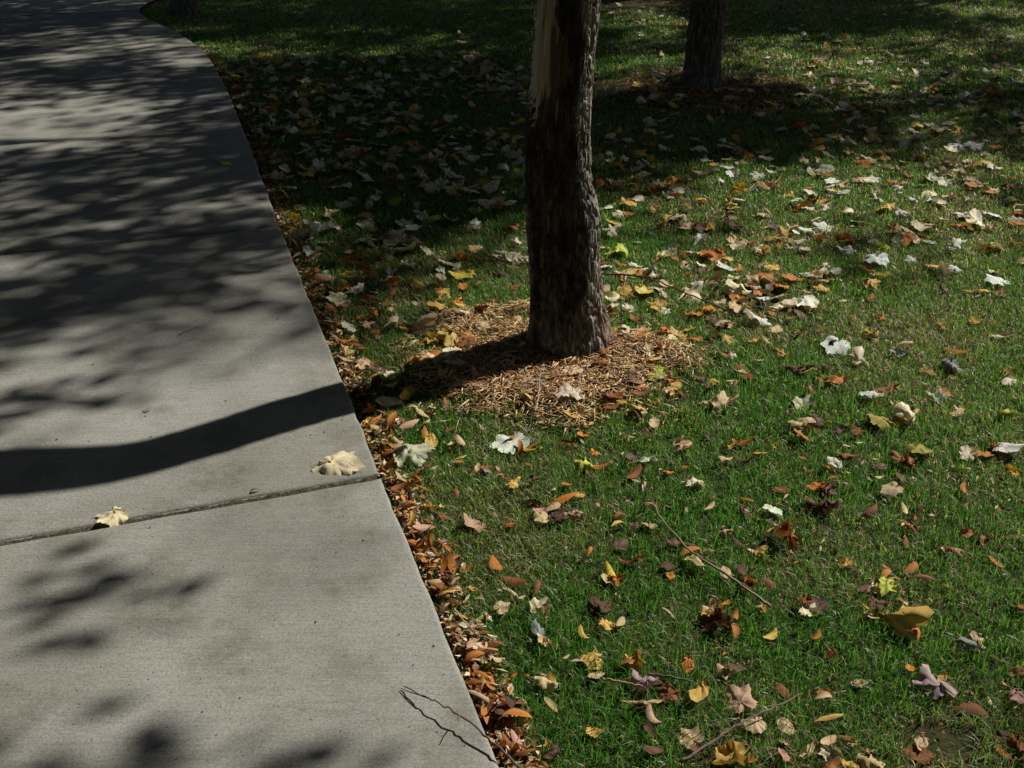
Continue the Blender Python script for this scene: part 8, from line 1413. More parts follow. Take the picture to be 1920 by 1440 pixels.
def crown_mesh(sprays, origin, seed, nleaf=26, big=1.0, tight=1.0):
    g = np.random.default_rng(seed)
    C = np.repeat(sprays, nleaf, 0)
    n = len(C)
    off = g.normal(0, 1, (n, 3)); off /= np.maximum(np.linalg.norm(off, axis=1), 1e-6)[:, None]
    off *= (g.random(n) ** 0.45)[:, None] * np.array([0.30, 0.30, 0.15]) * (1 + 0.6 * (big > 1)) * tight
    P = C + off - np.array([origin[0], origin[1], 0])
    L = g.uniform(0.075, 0.125, n) * big; W = L * g.uniform(0.55, 0.8, n)
    d = g.normal(0, 1, (n, 3)); d[:, 2] = d[:, 2] * 0.5 - 1.1; d /= np.linalg.norm(d, axis=1)[:, None]
    u = np.cross(d, g.normal(0, 1, (n, 3)) + np.array([0, 0, 1.2])); u /= np.linalg.norm(u, axis=1)[:, None]
    nrm = np.cross(u, d)
    l = L[:, None]; w = W[:, None]
    pts = np.stack([P, P + d * l * 0.28 + u * w * 0.46, P + d * l * 0.65 + u * w * 0.42 - nrm * l * 0.06, P + d * l - nrm * l * 0.16,
                    P + d * l * 0.65 - u * w * 0.42 - nrm * l * 0.06, P + d * l * 0.28 - u * w * 0.46], 1)
    V = pts.reshape(-1, 3)
    b = np.arange(n)[:, None] * 6
    F = np.concatenate([b + np.array([[0, 1, 2, 3]]), b + np.array([[0, 3, 4, 5]])])
    k = g.random((n, 1))
    c = np.where(k < 0.72, np.array([0.05, 0.10, 0.022]), np.where(k < 0.9, np.array([0.16, 0.17, 0.03]), np.array([0.33, 0.23, 0.05])))
    c = c * g.uniform(0.75, 1.25, (n, 1))
    return V, F, np.repeat(c, 6, 0)

def make_tree(key, label, prof, nz, na, seed, wound=False, twigs=True, nleaf=26, big=1.0):
    ox, oy = TREE_POS[key]
    t = empty("tree", (ox, oy, 0))
    tag(t, label, "tree", "park trees beside the sidewalk")
    tr, zt, tx, ty, rt = make_trunk(t, prof, nz, na, seed, wound=wound)
    g = np.random.default_rng(seed + 50)
    if key in SPRAYS:
        S = np.array([[float(v) / 100 for v in s.split(',')] for s in SPRAYS[key].split(';')])
        S[:, 2] = np.maximum(S[:, 2], 2.3)
    else:                                   # added trees: full, low hanging crown shaped to block sky light
        n = 330
        q = g.normal(0, 1, (n, 3)); q /= np.linalg.norm(q, axis=1)[:, None]; q *= (g.random(n) ** 0.4)[:, None]
        S = np.array([ox, oy, 4.1]) + q * np.array([3.1, 3.1, 3.2])
    if key in ('near', 'second', 'third', 'path', 'r1', 'r2', 'r3'):   # added top sprays blocking sky light, kept by where their shadows fall
        n = 1500
        q = g.normal(0, 1, (n, 3)); q /= np.linalg.norm(q, axis=1)[:, None]; q *= (g.random(n) ** 0.4)[:, None]
        U = np.array([ox, oy, 5.3]) + q * np.array([3.0, 3.0, 2.4])
        sh = U[:, :2] - np.array([to_sun.x, to_sun.y]) * (U[:, 2] / to_sun.z)[:, None]
        U = U[(U[:, 2] > 3.3) & ((sh[:, 0] < -0.44 * sh[:, 1] - 1.1) | (sh[:, 1] < 0.9)
                                   | ((sh[:, 1] > 4.9) & (sh[:, 1] < 8.5) & (sh[:, 0] > path_x(sh[:, 1]) + 0.1) & (sh[:, 0] < -0.15))
                                   | ((sh[:, 0] > 0.35) & (sh[:, 0] < 2.3) & (sh[:, 1] > 5.75) & (sh[:, 1] < 7.4) & (fbm(sh[:, 0] * 1.6, sh[:, 1] * 1.6, 7) > 0.42))
                                   | ((sh[:, 0] > 1.8) & (sh[:, 0] < 4.4) & (sh[:, 1] > 9.9))
                                   | ((sh[:, 1] > 9.6) & (sh[:, 0] < 0.7) & (g.random(n) < 0.18)))]
        S = np.concatenate([S, U])
    # main limbs to the centres of the crown, then a twig to every few sprays
    K = 7
    cen = S[g.choice(len(S), K, replace=False)]
    for _ in range(8):
        a = np.argmin(((S[:, None] - cen[None]) ** 2).sum(-1), 1)
        cen = np.array([S[a == k].mean(0) if (a == k).any() else cen[k] for k in range(K)])
    top = np.array([tx, ty, zt - 0.06])
    for k in range(K):
        c = cen[k] - np.array([ox, oy, 0])
        c[2] = max(c[2], zt + 0.5)
        mid = top + (c - top) * 0.45 + np.array([0, 0, 0.35]) + g.normal(0, 0.08, 3)
        tt = np.linspace(0, 1, 14)[:, None]
        pts = (1 - tt) ** 2 * top + 2 * tt * (1 - tt) * mid + tt ** 2 * c
        pts[1:-1] += g.normal(0, 0.015, (12, 3))
        r0 = rt * (0.62 if k < 2 else 0.42)
        Vt, Ft = tube(pts, np.linspace(r0, 0.014, 14), 9, seed + k, 0.15)
        limb = link_np("limb", Vt, Ft, MAT_BARK, t, smooth=True)
        mem = np.where(a == k)[0] if twigs else []
        for q in mem[:: max(1, len(mem) // 14)]:
            e = S[q] - np.array([ox, oy, 0])
            st = pts[g.integers(6, 13)]
            m2 = (st + e) / 2 + np.array([0, 0, 0.12]) + g.normal(0, 0.06, 3)
            t2 = np.linspace(0, 1, 7)[:, None]
            p2 = (1 - t2) ** 2 * st + 2 * t2 * (1 - t2) * m2 + t2 ** 2 * e
            Vb, Fb = tube(p2, np.linspace(0.011, 0.003, 7), 5, seed + q)
            link_np("branch", Vb, Fb, MAT_BARK, limb, smooth=True)
    V, F, c = crown_mesh(S, (ox, oy), seed + 9, nleaf, big, 0.8 if wound else 1.0)
    crown = link_np("crown", V, F, MAT_CROWN, t, attrs={"col": c})
    return t

near_prof = [(-0.05, 0.004, 0.0, 0.122), (0.05, 0.003, 0.0, 0.121), (0.25, -0.018, 0.0, 0.116), (0.47, -0.040, 0.0, 0.112), (0.66, -0.056, 0.0, 0.106),
             (0.84, -0.053, 0.004, 0.101), (1.01, -0.045, 0.012, 0.099), (1.17, -0.034, 0.0, 0.098), (1.40, -0.02, 0.015, 0.102), (1.55, -0.012, 0.07, 0.122), (1.75, 0.0, 0.17, 0.135), (1.95, 0.01, 0.27, 0.12), (2.15, 0.02, 0.36, 0.11)]
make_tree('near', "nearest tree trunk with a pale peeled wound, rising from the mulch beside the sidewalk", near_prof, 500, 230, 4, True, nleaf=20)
def plain_prof(r, h, lean):
    return [(-0.05, 0, 0, r * 1.12), (0.15, 0, 0, r * 1.04), (0.6, lean * 0.3, 0, r), (1.2, lean * 0.6, 0.01, r * 0.95), (h, lean, 0.03, r * 0.9)]
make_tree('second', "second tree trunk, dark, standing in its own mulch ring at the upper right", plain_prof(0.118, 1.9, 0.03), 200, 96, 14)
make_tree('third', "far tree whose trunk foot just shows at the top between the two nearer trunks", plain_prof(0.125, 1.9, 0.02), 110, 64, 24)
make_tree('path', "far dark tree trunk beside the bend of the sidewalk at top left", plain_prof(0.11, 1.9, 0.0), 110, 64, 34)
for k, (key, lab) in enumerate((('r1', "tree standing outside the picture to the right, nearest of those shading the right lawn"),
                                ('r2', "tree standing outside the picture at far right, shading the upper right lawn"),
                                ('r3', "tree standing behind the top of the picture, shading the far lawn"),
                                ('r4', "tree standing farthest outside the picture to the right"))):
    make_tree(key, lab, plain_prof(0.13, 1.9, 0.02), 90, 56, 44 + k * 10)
for k, (key, lab) in enumerate((('f1', "added unseen sky blocking tree left of the sidewalk, level with the nearest trunk"),
                                ('f2', "added unseen sky blocking tree left of the sidewalk, farther along"),
                                ('f3', "added unseen sky blocking tree behind the viewer on the left"), ('f4', "added unseen sky blocking tree behind the viewer on the right"),
                                ('f5', "added unseen sky blocking tree to the right, level with the viewer"),
                                ('f6', "added unseen sky blocking tree farthest behind the viewer on the left"), ('f7', "added unseen sky blocking tree beyond the sidewalk bend at far left"))):
    make_tree(key, lab, plain_prof(0.14, 2.0, 0.02), 60, 40, 144 + k * 10, twigs=False, nleaf=36, big=2.0)  # unseen trees added to cut sky fill, with oversized leaves

# ------------------------------------------------------------------ mulch
def chips(n, cx, cy, rx, ry, seed, tint):
    g = np.random.default_rng(seed)
    rr = np.sqrt(g.random(n * 3)) * 1.12; aa = g.random(n * 3) * 2 * np.pi
    x = cx + rx * rr * np.cos(aa); y = cy + ry * rr * np.sin(aa)
    keep = (g.random(n * 3) < mulch_mask(x, y) + 0.03) & (x > path_x(y) + 0.03)
    x = x[keep][:n]; y = y[keep][:n]; n = len(x)
    L = g.uniform(0.010, 0.046, n) * np.where(g.random(n) < 0.10, 1.7, 1); W = g.uniform(0.0014, 0.0050, n) * np.where(g.random(n) < 0.07, 2.2, 1); T = g.uniform(0.0008, 0.0022, n)
    yaw = g.random(n) * 2 * np.pi; pit = g.normal(0, 0.22, n)
    z = ground_z(x, y) + g.uniform(0.000, 0.016, n) + np.abs(np.sin(pit)) * L * 0.35
    d = np.stack([np.cos(yaw) * np.cos(pit), np.sin(yaw) * np.cos(pit), np.sin(pit)], 1)
    s = np.stack([-np.sin(yaw), np.cos(yaw), g.normal(0, 0.5, n)], 1); s /= np.linalg.norm(s, axis=1)[:, None]
    u = np.cross(d, s); u /= np.linalg.norm(u, axis=1)[:, None]
    P = np.stack([x, y, z], 1)
    e = []
    for a in (-1, 1):
        tap = g.uniform(0.25, 1.0, n)[:, None]
        for b, c in ((-1, -1), (1, -1), (1, 1), (-1, 1)):
            e.append(P + a * d * L[:, None] / 2 + b * s * W[:, None] * tap / 2 + c * u * T[:, None] / 2)
    V = np.stack(e, 1).reshape(-1, 3)
    q = np.array([[0, 3, 2, 1], [4, 5, 6, 7], [0, 1, 5, 4], [1, 2, 6, 5], [2, 3, 7, 6], [3, 0, 4, 7]])
    F = (np.arange(n)[:, None, None] * 8 + q[None]).reshape(-1, 4)
    pal = np.array([[0.62, 0.38, 0.17], [0.72, 0.51, 0.28], [0.50, 0.27, 0.10], [0.76, 0.61, 0.40], [0.27, 0.14, 0.07], [0.36, 0.32, 0.27], [0.09, 0.055, 0.035]])
    c = pal[g.choice(7, n, p=[0.28, 0.22, 0.17, 0.12, 0.08, 0.07, 0.06])] * g.uniform(0.75, 1.2, (n, 1)) * np.array(tint)
    return V, F, np.repeat(c, 8, 0)
mulch_labels = ["orange brown wood chip mulch around the foot of the nearest trunk", "reddish wood chip mulch around the second trunk",
                "patch of reddish mulch at the foot of the far trunk at the top"]
for i, (cx, cy, rx, ry, n) in enumerate(MULCH):
    V, F, c = chips(n, cx, cy, rx, ry, 90 + i, (1, 1, 1) if i == 0 else (0.78, 0.68, 0.62))
    tag(link_np("mulch", V, F, MAT_CHIP, attrs={"col": c}), mulch_labels[i], "mulch", None, "stuff")

# ------------------------------------------------------------------ fallen leaves
def polar_leaf(kind, curl, seed):
    g = np.random.default_rng(seed)
    na = 56
    ph = np.linspace(-np.pi, np.pi, na, endpoint=False)          # 0 = towards the tip (+Y); index 0 = stalk side
    if kind == 'maple':
        r = 0.62 + 0 * ph
        for c, h, w in ((0, 0.42, 0.34), (0.95, 0.27, 0.32), (-0.95, 0.27, 0.32), (1.85, 0.10, 0.30), (-1.85, 0.12, 0.30)):
            r += h * np.exp(-np.abs((ph - c) / w) ** 1.35) * g.uniform(0.85, 1.15)
        r *= 1 - 0.62 * np.exp(-((np.abs(ph) - np.pi) / 0.33) ** 2)
        r *= 1 + 0.07 * np.where(np.arange(na) % 2 == 0, 1, -1) * g.random(na)
        nv = 6; asp = 0.52
    else:
        a_, b_, c0 = 0.62, 0.40 * g.uniform(0.85, 1.15), 0.42
        # ellipse seen from a point near its foot
        s, co = np.sin(ph), np.cos(ph)
        A = (s / b_) ** 2 + (co / a_) ** 2; B = -2 * co * c0 / a_ ** 2; C = (c0 / a_) ** 2 - 1
        r = (-B + np.sqrt(B * B - 4 * A * C)) / (2 * A)
        r *= 1 + 0.12 * np.exp(-(ph / 0.16) ** 2)
        r *= 1 + 0.035 * np.where(np.arange(na) % 2 == 0, 1, -1)
        nv = 9; asp = 0.55
    r *= 1 + 0.10 * (vnoise(ph * 1.2 + 9, ph * 0 + seed, seed) - 0.5)
    stalk = np.zeros(na, bool); stalk[0] = True
    r[0] = 0.75 * g.uniform(0.6, 1.1)
    r[1] = r[-1] = 0.055
    fr = np.array([0.18, 0.38, 0.58, 0.78, 1.0])
    RAD = fr[:, None] * r[None, :]
    RAD[:, 0] = np.linspace(0.12, 1, 5) * r[0]
    x = RAD * np.sin(ph)[None]; y = RAD * np.cos(ph)[None]
    x[:, 0] += 0.10 * np.sin(np.linspace(0, 1.5, 5)) * g.choice([-1, 1])
    # pleats that run out along the veins, a domed blade, torn wavy rim
    amp = vnoise(ph * 1.3 + 20, ph * 0 + 2, seed + 8)
    ple = 0.030 * amp[None] * np.cos(ph * nv + 1.5 * vnoise(ph * 0.9 + 7, ph * 0, seed + 9))[None] * RAD ** 0.8 * (1 + curl * 0.3)
    z = ple + (0.05 + 0.045 * curl) * (vnoise(x * 2.6 + 5, y * 2.6, seed + 3) - 0.5) * 2 + (0.035 + 0.035 * curl) * (vnoise(x * 7 + 5, y * 6, seed + 6) - 0.5) * 2
    rim = (fr ** 3)[:, None] * (0.06 + 0.05 * curl) * (2 * vnoise(ph[None] * 3.1 + 3, RAD * 0 + 1, seed + 4) - 1)
    z = z + rim
    z[:, 0] = -0.01 + 0.10 * np.linspace(0, 1, 5) * g.uniform(-0.2, 1)
    V = np.stack([x, y, z], -1).reshape(-1, 3)
    V = np.concatenate([[[0, 0, 0]], V])
    k = [0.4, 1.0, 1.8, 3.0][curl] * g.uniform(0.7, 1.2)
    kl = [0.2, 0.5, 0.9, 0.8][curl] * g.uniform(-1, 1.3)
    sg = -1 if g.random() < 0.62 else 1
    an = g.uniform(-0.5, 0.5)                                    # curl axis a little off the midrib
    ca, sa = math.cos(an), math.sin(an)
    X = V[:, 0] * ca + V[:, 1] * sa; Y = -V[:, 0] * sa + V[:, 1] * ca; Z = V[:, 2]
    rx = 1 / k; th = X / rx
    X2 = (rx - sg * Z) * np.sin(th); Z2 = sg * (rx - (rx - sg * Z) * np.cos(th))
    if abs(kl) > 0.05:
        ry = 1 / abs(kl); s2 = np.sign(kl) * sg; t2 = (Y - 0.4) / ry
        Y2 = (ry - s2 * Z2) * np.sin(t2) + 0.4; Z2 = s2 * (ry - (ry - s2 * Z2) * np.cos(t2))
    else:
        Y2 = Y
    V = np.stack([X2, Y2 - 0.35, Z2], 1)
    V[:, 2] -= np.percentile(V[1:, 2], 12)
    w = np.ptp(V[:, 0]); l = np.ptp(V[:, 1])
    blade = np.ones(len(V), bool); blade[1 + np.arange(5) * na] = False
    V /= max(np.ptp(V[blade, 0]), np.ptp(V[blade, 1])) * 0.93    # unit: the blade's longest measure
    F = []
    j = np.arange(na); j2 = (j + 1) % na
    tri = np.stack([np.zeros(na, int), 1 + j, 1 + j2], -1)
    for q in range(4):
        F.append(np.stack([1 + q * na + j, 1 + (q + 1) * na + j, 1 + (q + 1) * na + j2, 1 + q * na + j2], -1))
    vein = np.concatenate([[1], (np.clip(np.cos(ph * nv), 0, 1) ** 6)[None].repeat(5, 0).ravel() * 0.8])
    vein[1 + np.arange(5) * na] = 0.6
    return V, [tri, np.concatenate(F)], vein

def narrow_leaf(curl, seed):
    g = np.random.default_rng(seed)
    nu, nv = 9, 5
    u = np.linspace(0, 1, nu); v = np.linspace(-1, 1, nv)
    w = 0.20 * np.sin(np.pi * np.clip(u, 0.02, 0.985) ** 0.85) ** 0.8 * g.uniform(0.8, 1.25)
    U, W = np.meshgrid(u, v, indexing='ij')
    x = W * w[:, None]; y = U - 0.5
    k = [1.5, 3.2, 5.5, 8][curl] * g.uniform(0.7, 1.3); sg = g.choice([-1, 1], p=[0.6, 0.4])
    rx = 1 / k; X = rx * np.sin(x / rx); Z = sg * (rx - rx * np.cos(x / rx))
    kl = g.uniform(0.3, [0.8, 1.3, 1.9, 2.4][curl]) * g.choice([-1, 1]); ry = 1 / abs(kl); s2 = np.sign(kl)
    Y = (ry - s2 * Z) * np.sin(y / ry); Z = s2 * (ry - (ry - s2 * Z) * np.cos(y / ry))
    X = X + 0.10 * g.normal() * y * y * 4 + 0.02 * (vnoise(U * 7, W * 2 + 3, seed) - 0.5)
    Z = Z + 0.03 * (vnoise(U * 6, W * 2, seed + 1) - 0.5)
    V = np.stack([X, Y, Z], -1).reshape(-1, 3); V[:, 2] -= np.percentile(V[:, 2], 15)
    i = np.arange(nu * nv).reshape(nu, nv)
    F = np.stack([i[:-1, :-1], i[:-1, 1:], i[1:, 1:], i[1:, :-1]], -1).reshape(-1, 4)
    vein = np.zeros((nu, nv)); vein[:, nv // 2] = 0.6
    return V, F, vein.ravel()

LEAF_MESH = {}
def leaf_mesh(kind, curl, var):
    key = (kind, curl, var)
    if key not in LEAF_MESH:
        sd = 1000 + var * 37 + curl * 7 + {'maple': 0, 'oval': 300, 'leaflet': 600}[kind]
        V, F, vein = narrow_leaf(curl, sd) if kind == 'leaflet' else polar_leaf(kind, curl, sd)
        o = link_np("leaf_pattern", V, F, MAT_LEAF, smooth=True, attrs={"vein": vein})
        LEAF_MESH[key] = o.data
        bpy.data.objects.remove(o)
    return LEAF_MESH[key]

# raster of what covers the soil, so that the grass lies down under leaves
CELL = 0.01; CX0, CY0 = -8.0, 0.0
CAP = np.full((1500, 1700), 1.0, np.float32)
def stamp(x, y, r, cap):
    i0 = int((x - r - CX0) / CELL); i1 = int((x + r - CX0) / CELL) + 1; j0 = int((y - r - CY0) / CELL); j1 = int((y + r - CY0) / CELL) + 1
    i0, j0 = max(i0, 0), max(j0, 0); i1, j1 = min(i1, 1700), min(j1, 1500)
    if i1 <= i0 or j1 <= j0: return
    xs = CX0 + (np.arange(i0, i1) + 0.5) * CELL - x; ys = CY0 + (np.arange(j0, j1) + 0.5) * CELL - y
    m = xs[None] ** 2 + ys[:, None] ** 2 < r * r
    CAP[j0:j1, i0:i1] = np.where(m, np.minimum(CAP[j0:j1, i0:i1], cap), CAP[j0:j1, i0:i1])

NAMES = {'maple': 'lobed_leaf', 'oval': 'oval_leaf', 'leaflet': 'narrow_leaf'}
def put_leaf(x, y, size, kind, colour, curl, label, group, on_path=False):
    var = int(rng.integers(0, 5))
    o = bpy.data.objects.new(NAMES[kind], leaf_mesh(kind, curl, var))
    COL.objects.link(o)
    scale = size * (1.0 if kind != 'leaflet' else 1.15)
    tilt = 0.05 if on_path else 0.20
    o.rotation_euler = (rng.normal(0, tilt), rng.normal(0, tilt), rng.uniform(0, 2 * np.pi))
    o.scale = (scale, scale, scale * rng.uniform(0.85, 1.15))
    gz = float(ground_z(np.array([x]), np.array([y]))[0])
    mm = float(mulch_mask(np.array([x]), np.array([y]))[0])
    z = PATH_Z + 0.002 if on_path else gz + (0.014 if mm > 0.5 else 0.017) + rng.uniform(-0.006, 0.008)
    o.location = (x, y, z)
    c = np.array(COLOURS[colour]) * rng.uniform(0.85, 1.12) * np.array([1, rng.uniform(0.94, 1.06), rng.uniform(0.85, 1.1)])
    o.color = (float(c[0]), float(c[1]), float(c[2]), 1)
    tag(o, label, "leaf", group)
    if not on_path:
        stamp(x, y, scale * (0.36 if kind != 'leaflet' else 0.24), 0.45)
    return o

for x, y, s, kind, colour, curl, label, onp in NAMED_LEAVES:
    o = put_leaf(x, y, s, kind, colour, curl, label, "leaves that stand out one by one", bool(onp))
    if label.startswith("large cream curled leaf lying alone"):
        o.rotation_euler = (0.1, 0.05, R(-75))
for row in LAWN_LEAVES.split('\n'):
    x, y, s, kind, colour, curl, zone, label = row.split('|')
    put_leaf(float(x), float(y), float(s), kind, colour, int(curl), label, "fallen leaves " + LAWN_ZONES[int(zone)])
for row in LEAFLETS.split('\n'):
    x, y, s, colour, curl, zone, label = row.split('|')
    zone = LEAFLET_ZONES[int(zone)]
    x = float(x); y = float(y)
    x = max(x, float(path_x(np.array([y]))[0]) + 0.015)
    o = put_leaf(x, y, float(s), 'leaflet', colour, int(curl), label, "small narrow leaves " + zone)
    if 'packed' in zone or 'litter' in zone or 'shaded sidewalk' in zone:
        o.location.z += rng.uniform(-0.008, 0.014)
        o.rotation_euler = (rng.normal(0, 0.5), rng.normal(0, 0.4), rng.uniform(0, 6.28))

# loose scraps too small to tell apart
def scraps(n):
    g = np.random.default_rng(5)
    y = 1.2 + 8 * g.random(n * 4) ** 1.8
    ed = g.random(n * 4) < 0.30
    x = np.where(ed, path_x(y) + 0.012 + np.abs(g.normal(0, 0.045, n * 4)), g.uniform(-2.5, 4.5, n * 4))
    k = (x > path_x(y) + 0.008) & (np.abs(x) < 0.62 * y + 0.35) & (ed | (g.random(n * 4) < smooth(0.38, 0.72, fbm(x * 3.2, y * 3.2, 51))))
    x, y = x[k][:n], y[k][:n]; n = len(x)
    L = g.uniform(0.008, 0.030, n); W = L * g.uniform(0.2, 0.55, n); yaw = g.random(n) * 6.283
    d = np.stack([np.cos(yaw), np.sin(yaw), g.normal(0, 0.35, n)], 1); s = np.stack([-np.sin(yaw), np.cos(yaw), g.normal(0, 0.35, n)], 1)
    P = np.stack([x, y, ground_z(x, y) + g.uniform(0.006, 0.028, n)], 1)
    up = np.array([0, 0, 1.0]) * (L * g.uniform(-0.25, 0.25, n))[:, None]
    V = np.stack([P - d * L[:, None] / 2, P + s * W[:, None] / 2 + up, P + d * L[:, None] / 2, P - s * W[:, None] / 2 + up], 1).reshape(-1, 3)
    b = np.arange(n)[:, None] * 4
    F = np.concatenate([b + np.array([[0, 1, 2]]), b + np.array([[0, 2, 3]])])
    pal = np.array([COLOURS[c] for c in ('orange', 'rust', 'tan', 'pink', 'brown', 'cream', 'gold')])
    c = pal[g.choice(7, n, p=[0.15, 0.22, 0.24, 0.08, 0.15, 0.10, 0.06])] * g.uniform(0.7, 1.2, (n, 1))
    return V, F, np.repeat(c, 4, 0)
V, F, c = scraps(11000)
tag(link_np("leaf_litter", V, F, MAT_LITTER, attrs={"col": c}), "crumbled brown leaf scraps strewn through the grass and sidewalk edge", "litter", None, "stuff")

# the many leaves past those told apart one by one
def drift(n, x0, x1, y0, y1, seed, cols, smin, smax, patch=0.5):
    g = np.random.default_rng(seed)
    VV, TT, QQ, CC, tot, cnt = [], [], [], [], 0, 0
    base = [polar_leaf(k, c, 1000 + v * 37 + c * 7 + (300 if k == 'oval' else 0)) for k in ('oval', 'oval', 'maple') for c in (0, 1, 2) for v in (0, 1, 2)]
    while cnt < n:
        x = g.uniform(x0, x1); y = g.uniform(y0, y1)
        if x < float(path_x(np.array([y]))[0]) + 0.03 or abs(x) > 0.56 * y + 0.5: continue
        if g.random() > float(smooth(0.30, 0.62, fbm(np.array([x * 1.7]), np.array([y * 1.7]), 91))[0]) * (1 - patch) + patch * g.random(): continue
        if any(math.hypot(x - a, y - b) < 0.17 for a, b in TREE_POS.values()): continue
        V, F, vein = base[g.integers(0, len(base))]
        s = g.uniform(smin, smax)
        a, tx, ty = g.uniform(0, 6.283), g.normal(0, 0.25), g.normal(0, 0.25)
        ca, sa = math.cos(a), math.sin(a)
        P = V * s
        P = np.stack([P[:, 0] * ca - P[:, 1] * sa, P[:, 0] * sa + P[:, 1] * ca, P[:, 2] + tx * P[:, 0] + ty * P[:, 1]], 1)
        P += np.array([x, y, float(ground_z(np.array([x]), np.array([y]))[0]) + g.uniform(0.010, 0.024)])
        VV.append(P); TT.append(F[0] + tot); QQ.append(F[1] + tot); tot += len(P)
        c = np.array(COLOURS[cols[g.integers(0, len(cols))]]) * g.uniform(0.75, 1.1)
        CC.append(np.tile(c, (len(P), 1)) * (1 + 0.2 * vein[:, None]))
        stamp(x, y, s * 0.3, 0.5)
        cnt += 1
    return VV, TT, QQ, CC, tot
D = [[], [], [], []]; off = 0
for a in ((620, -2.2, 0.1, 3.9, 8.8, 301, ('cream', 'tan', 'tan', 'olive', 'palegreen', 'gold', 'cream', 'rust'), 0.05, 0.095, 0.35),
          (520, 0.3, 3.4, 3.7, 8.0, 302, ('cream', 'cream', 'tan', 'tan', 'gold', 'orange', 'white', 'gold', 'palegreen'), 0.04, 0.09, 0.3),
          (220, 1.0, 5.5, 6.0, 11.5, 303, ('cream', 'white', 'tan', 'orange', 'palegreen', 'brown'), 0.05, 0.09, 0.4),
          (200, -0.6, 2.4, 1.3, 3.8, 304, ('tan', 'brown', 'rust', 'brown', 'gold', 'orange', 'tan'), 0.025, 0.055, 0.3),
          (120, -0.75, 0.8, 2.8, 4.2, 305, ('tan', 'gold', 'rust', 'orange', 'cream', 'brown'), 0.03, 0.07, 0.6)):
    v, tt, qq, cc, n = drift(*a)
    D[0] += v; D[1] += [f + off for f in tt]; D[2] += [f + off for f in qq]; D[3] += cc; off += n
tag(link_np("leaf_drift", np.concatenate(D[0]), [np.concatenate(D[1]), np.concatenate(D[2])], MAT_LITTER, smooth=True, attrs={"col": np.concatenate(D[3])}),
    "drift of small dry leaves lying too thick to tell apart across the lawn", "leaf drift", None, "stuff")

# grit on the concrete
g = np.random.default_rng(8)
gv, gf = [], []
for k in range(70):
    yy = 1.4 + 4.5 * g.random() ** 1.5; xx = float(path_x(np.array([yy]))[0]) - 0.03 - g.random() * 1.1
    r = g.uniform(0.0015, 0.004)
    b = len(gv) * 1
    q = np.array([[1, 0, 0], [0, 1, 0], [-1, 0, 0], [0, -1, 0], [0, 0, 0.8], [0, 0, -0.5]]) * r * g.uniform(0.5, 1.3, (6, 3)) + np.array([xx, yy, PATH_Z + r * 0.4])
    gv.append(q); gf.append(np.array([[0, 1, 4], [1, 2, 4], [2, 3, 4], [3, 0, 4], [1, 0, 5], [2, 1, 5], [3, 2, 5], [0, 3, 5]]) + k * 6)
gr = link_np("grit", np.concatenate(gv), np.concatenate(gf), MAT_FILLER)
tag(gr, "dark specks of grit scattered on the concrete", "grit", None, "stuff")

# ------------------------------------------------------------------ twigs
def twig(pts, r, colour, label, shoots=(), lift=None):
    P = catmull(np.array(pts, float), 8)
    g = np.random.default_rng(len(label))
    P[1:-1] += g.normal(0, 0.0014, (len(P) - 2, 3))
    base = P[0].copy()
    Vt, Ft = tube(P - base, np.linspace(r, r * 0.45, len(P)), 6, 3, 0.3)
    o = link_np("twig", Vt, Ft, MAT_TWIG, smooth=True)
    o.location = base; o.color = (*colour, 1)
    tag(o, label, "twig", "twigs on the ground")
    for s in shoots:
        q = catmull(np.array(s, float), 4) - base
        Vs, Fs = tube(q, np.linspace(r * 0.6, r * 0.3, len(q)), 5, 4, 0.2)
        c = link_np("side_shoot", Vs, Fs, MAT_TWIG, o, smooth=True); c.color = (*colour, 1)
    return o
twig([(0.025, 1.364, 0.050), (-0.031, 1.415, 0.062), (-0.097, 1.479, 0.070), (-0.161, 1.529, 0.066), (-0.224, 1.581, 0.052)], 0.0026, (0.13, 0.075, 0.06),
     'forked reddish twig lying over the sidewalk edge at the bottom', ([(-0.173, 1.538, 0.066), (-0.201, 1.555, 0.058), (-0.229, 1.577, 0.050)], [(-0.103, 1.484, 0.070), (-0.107, 1.470, 0.075), (-0.104, 1.455, 0.085)], ))
twig([(0.598, 1.855, 0.030), (0.532, 1.935, 0.040), (0.447, 2.042, 0.045), (0.397, 2.160, 0.040), (0.373, 2.276, 0.035)], 0.0035, (0.26, 0.19, 0.13),
     'long grey brown twig lying slanted in the lower middle lawn', ([(0.480, 2.002, 0.042), (0.512, 1.965, 0.040), (0.573, 1.912, 0.030)], ))
twig([(0.343, 3.857, 0.050), (0.470, 3.840, 0.052), (0.587, 3.749, 0.055), (0.713, 3.619, 0.045), (0.857, 3.494, 0.030)], 0.0045, (0.07, 0.05, 0.038),
     'dark twig lying behind the trunk on the right among cream leaves', ())
twig([(0.072, 2.734, 0.050), (0.084, 2.843, 0.060), (0.090, 2.942, 0.065), (0.105, 2.997, 0.070)], 0.0022, (0.4, 0.33, 0.3),
     'pale thin forked twig on the mulch in front of the trunk', ([(0.090, 2.938, 0.065), (0.051, 2.911, 0.060), (0.009, 2.901, 0.050)], ))
twig([(-0.503, 2.923, 0.030), (-0.470, 2.969, 0.045), (-0.434, 3.028, 0.050)], 0.003, (0.42, 0.36, 0.3),
     'short pale stick near the sidewalk above the trunk shadow', ())
twig([(0.326, 1.405, 0.030), (0.398, 1.453, 0.035), (0.470, 1.501, 0.040), (0.539, 1.541, 0.035), (0.604, 1.583, 0.030)], 0.0035, (0.15, 0.11, 0.08),
     'brown stick slanting near the bottom of the lawn', ())
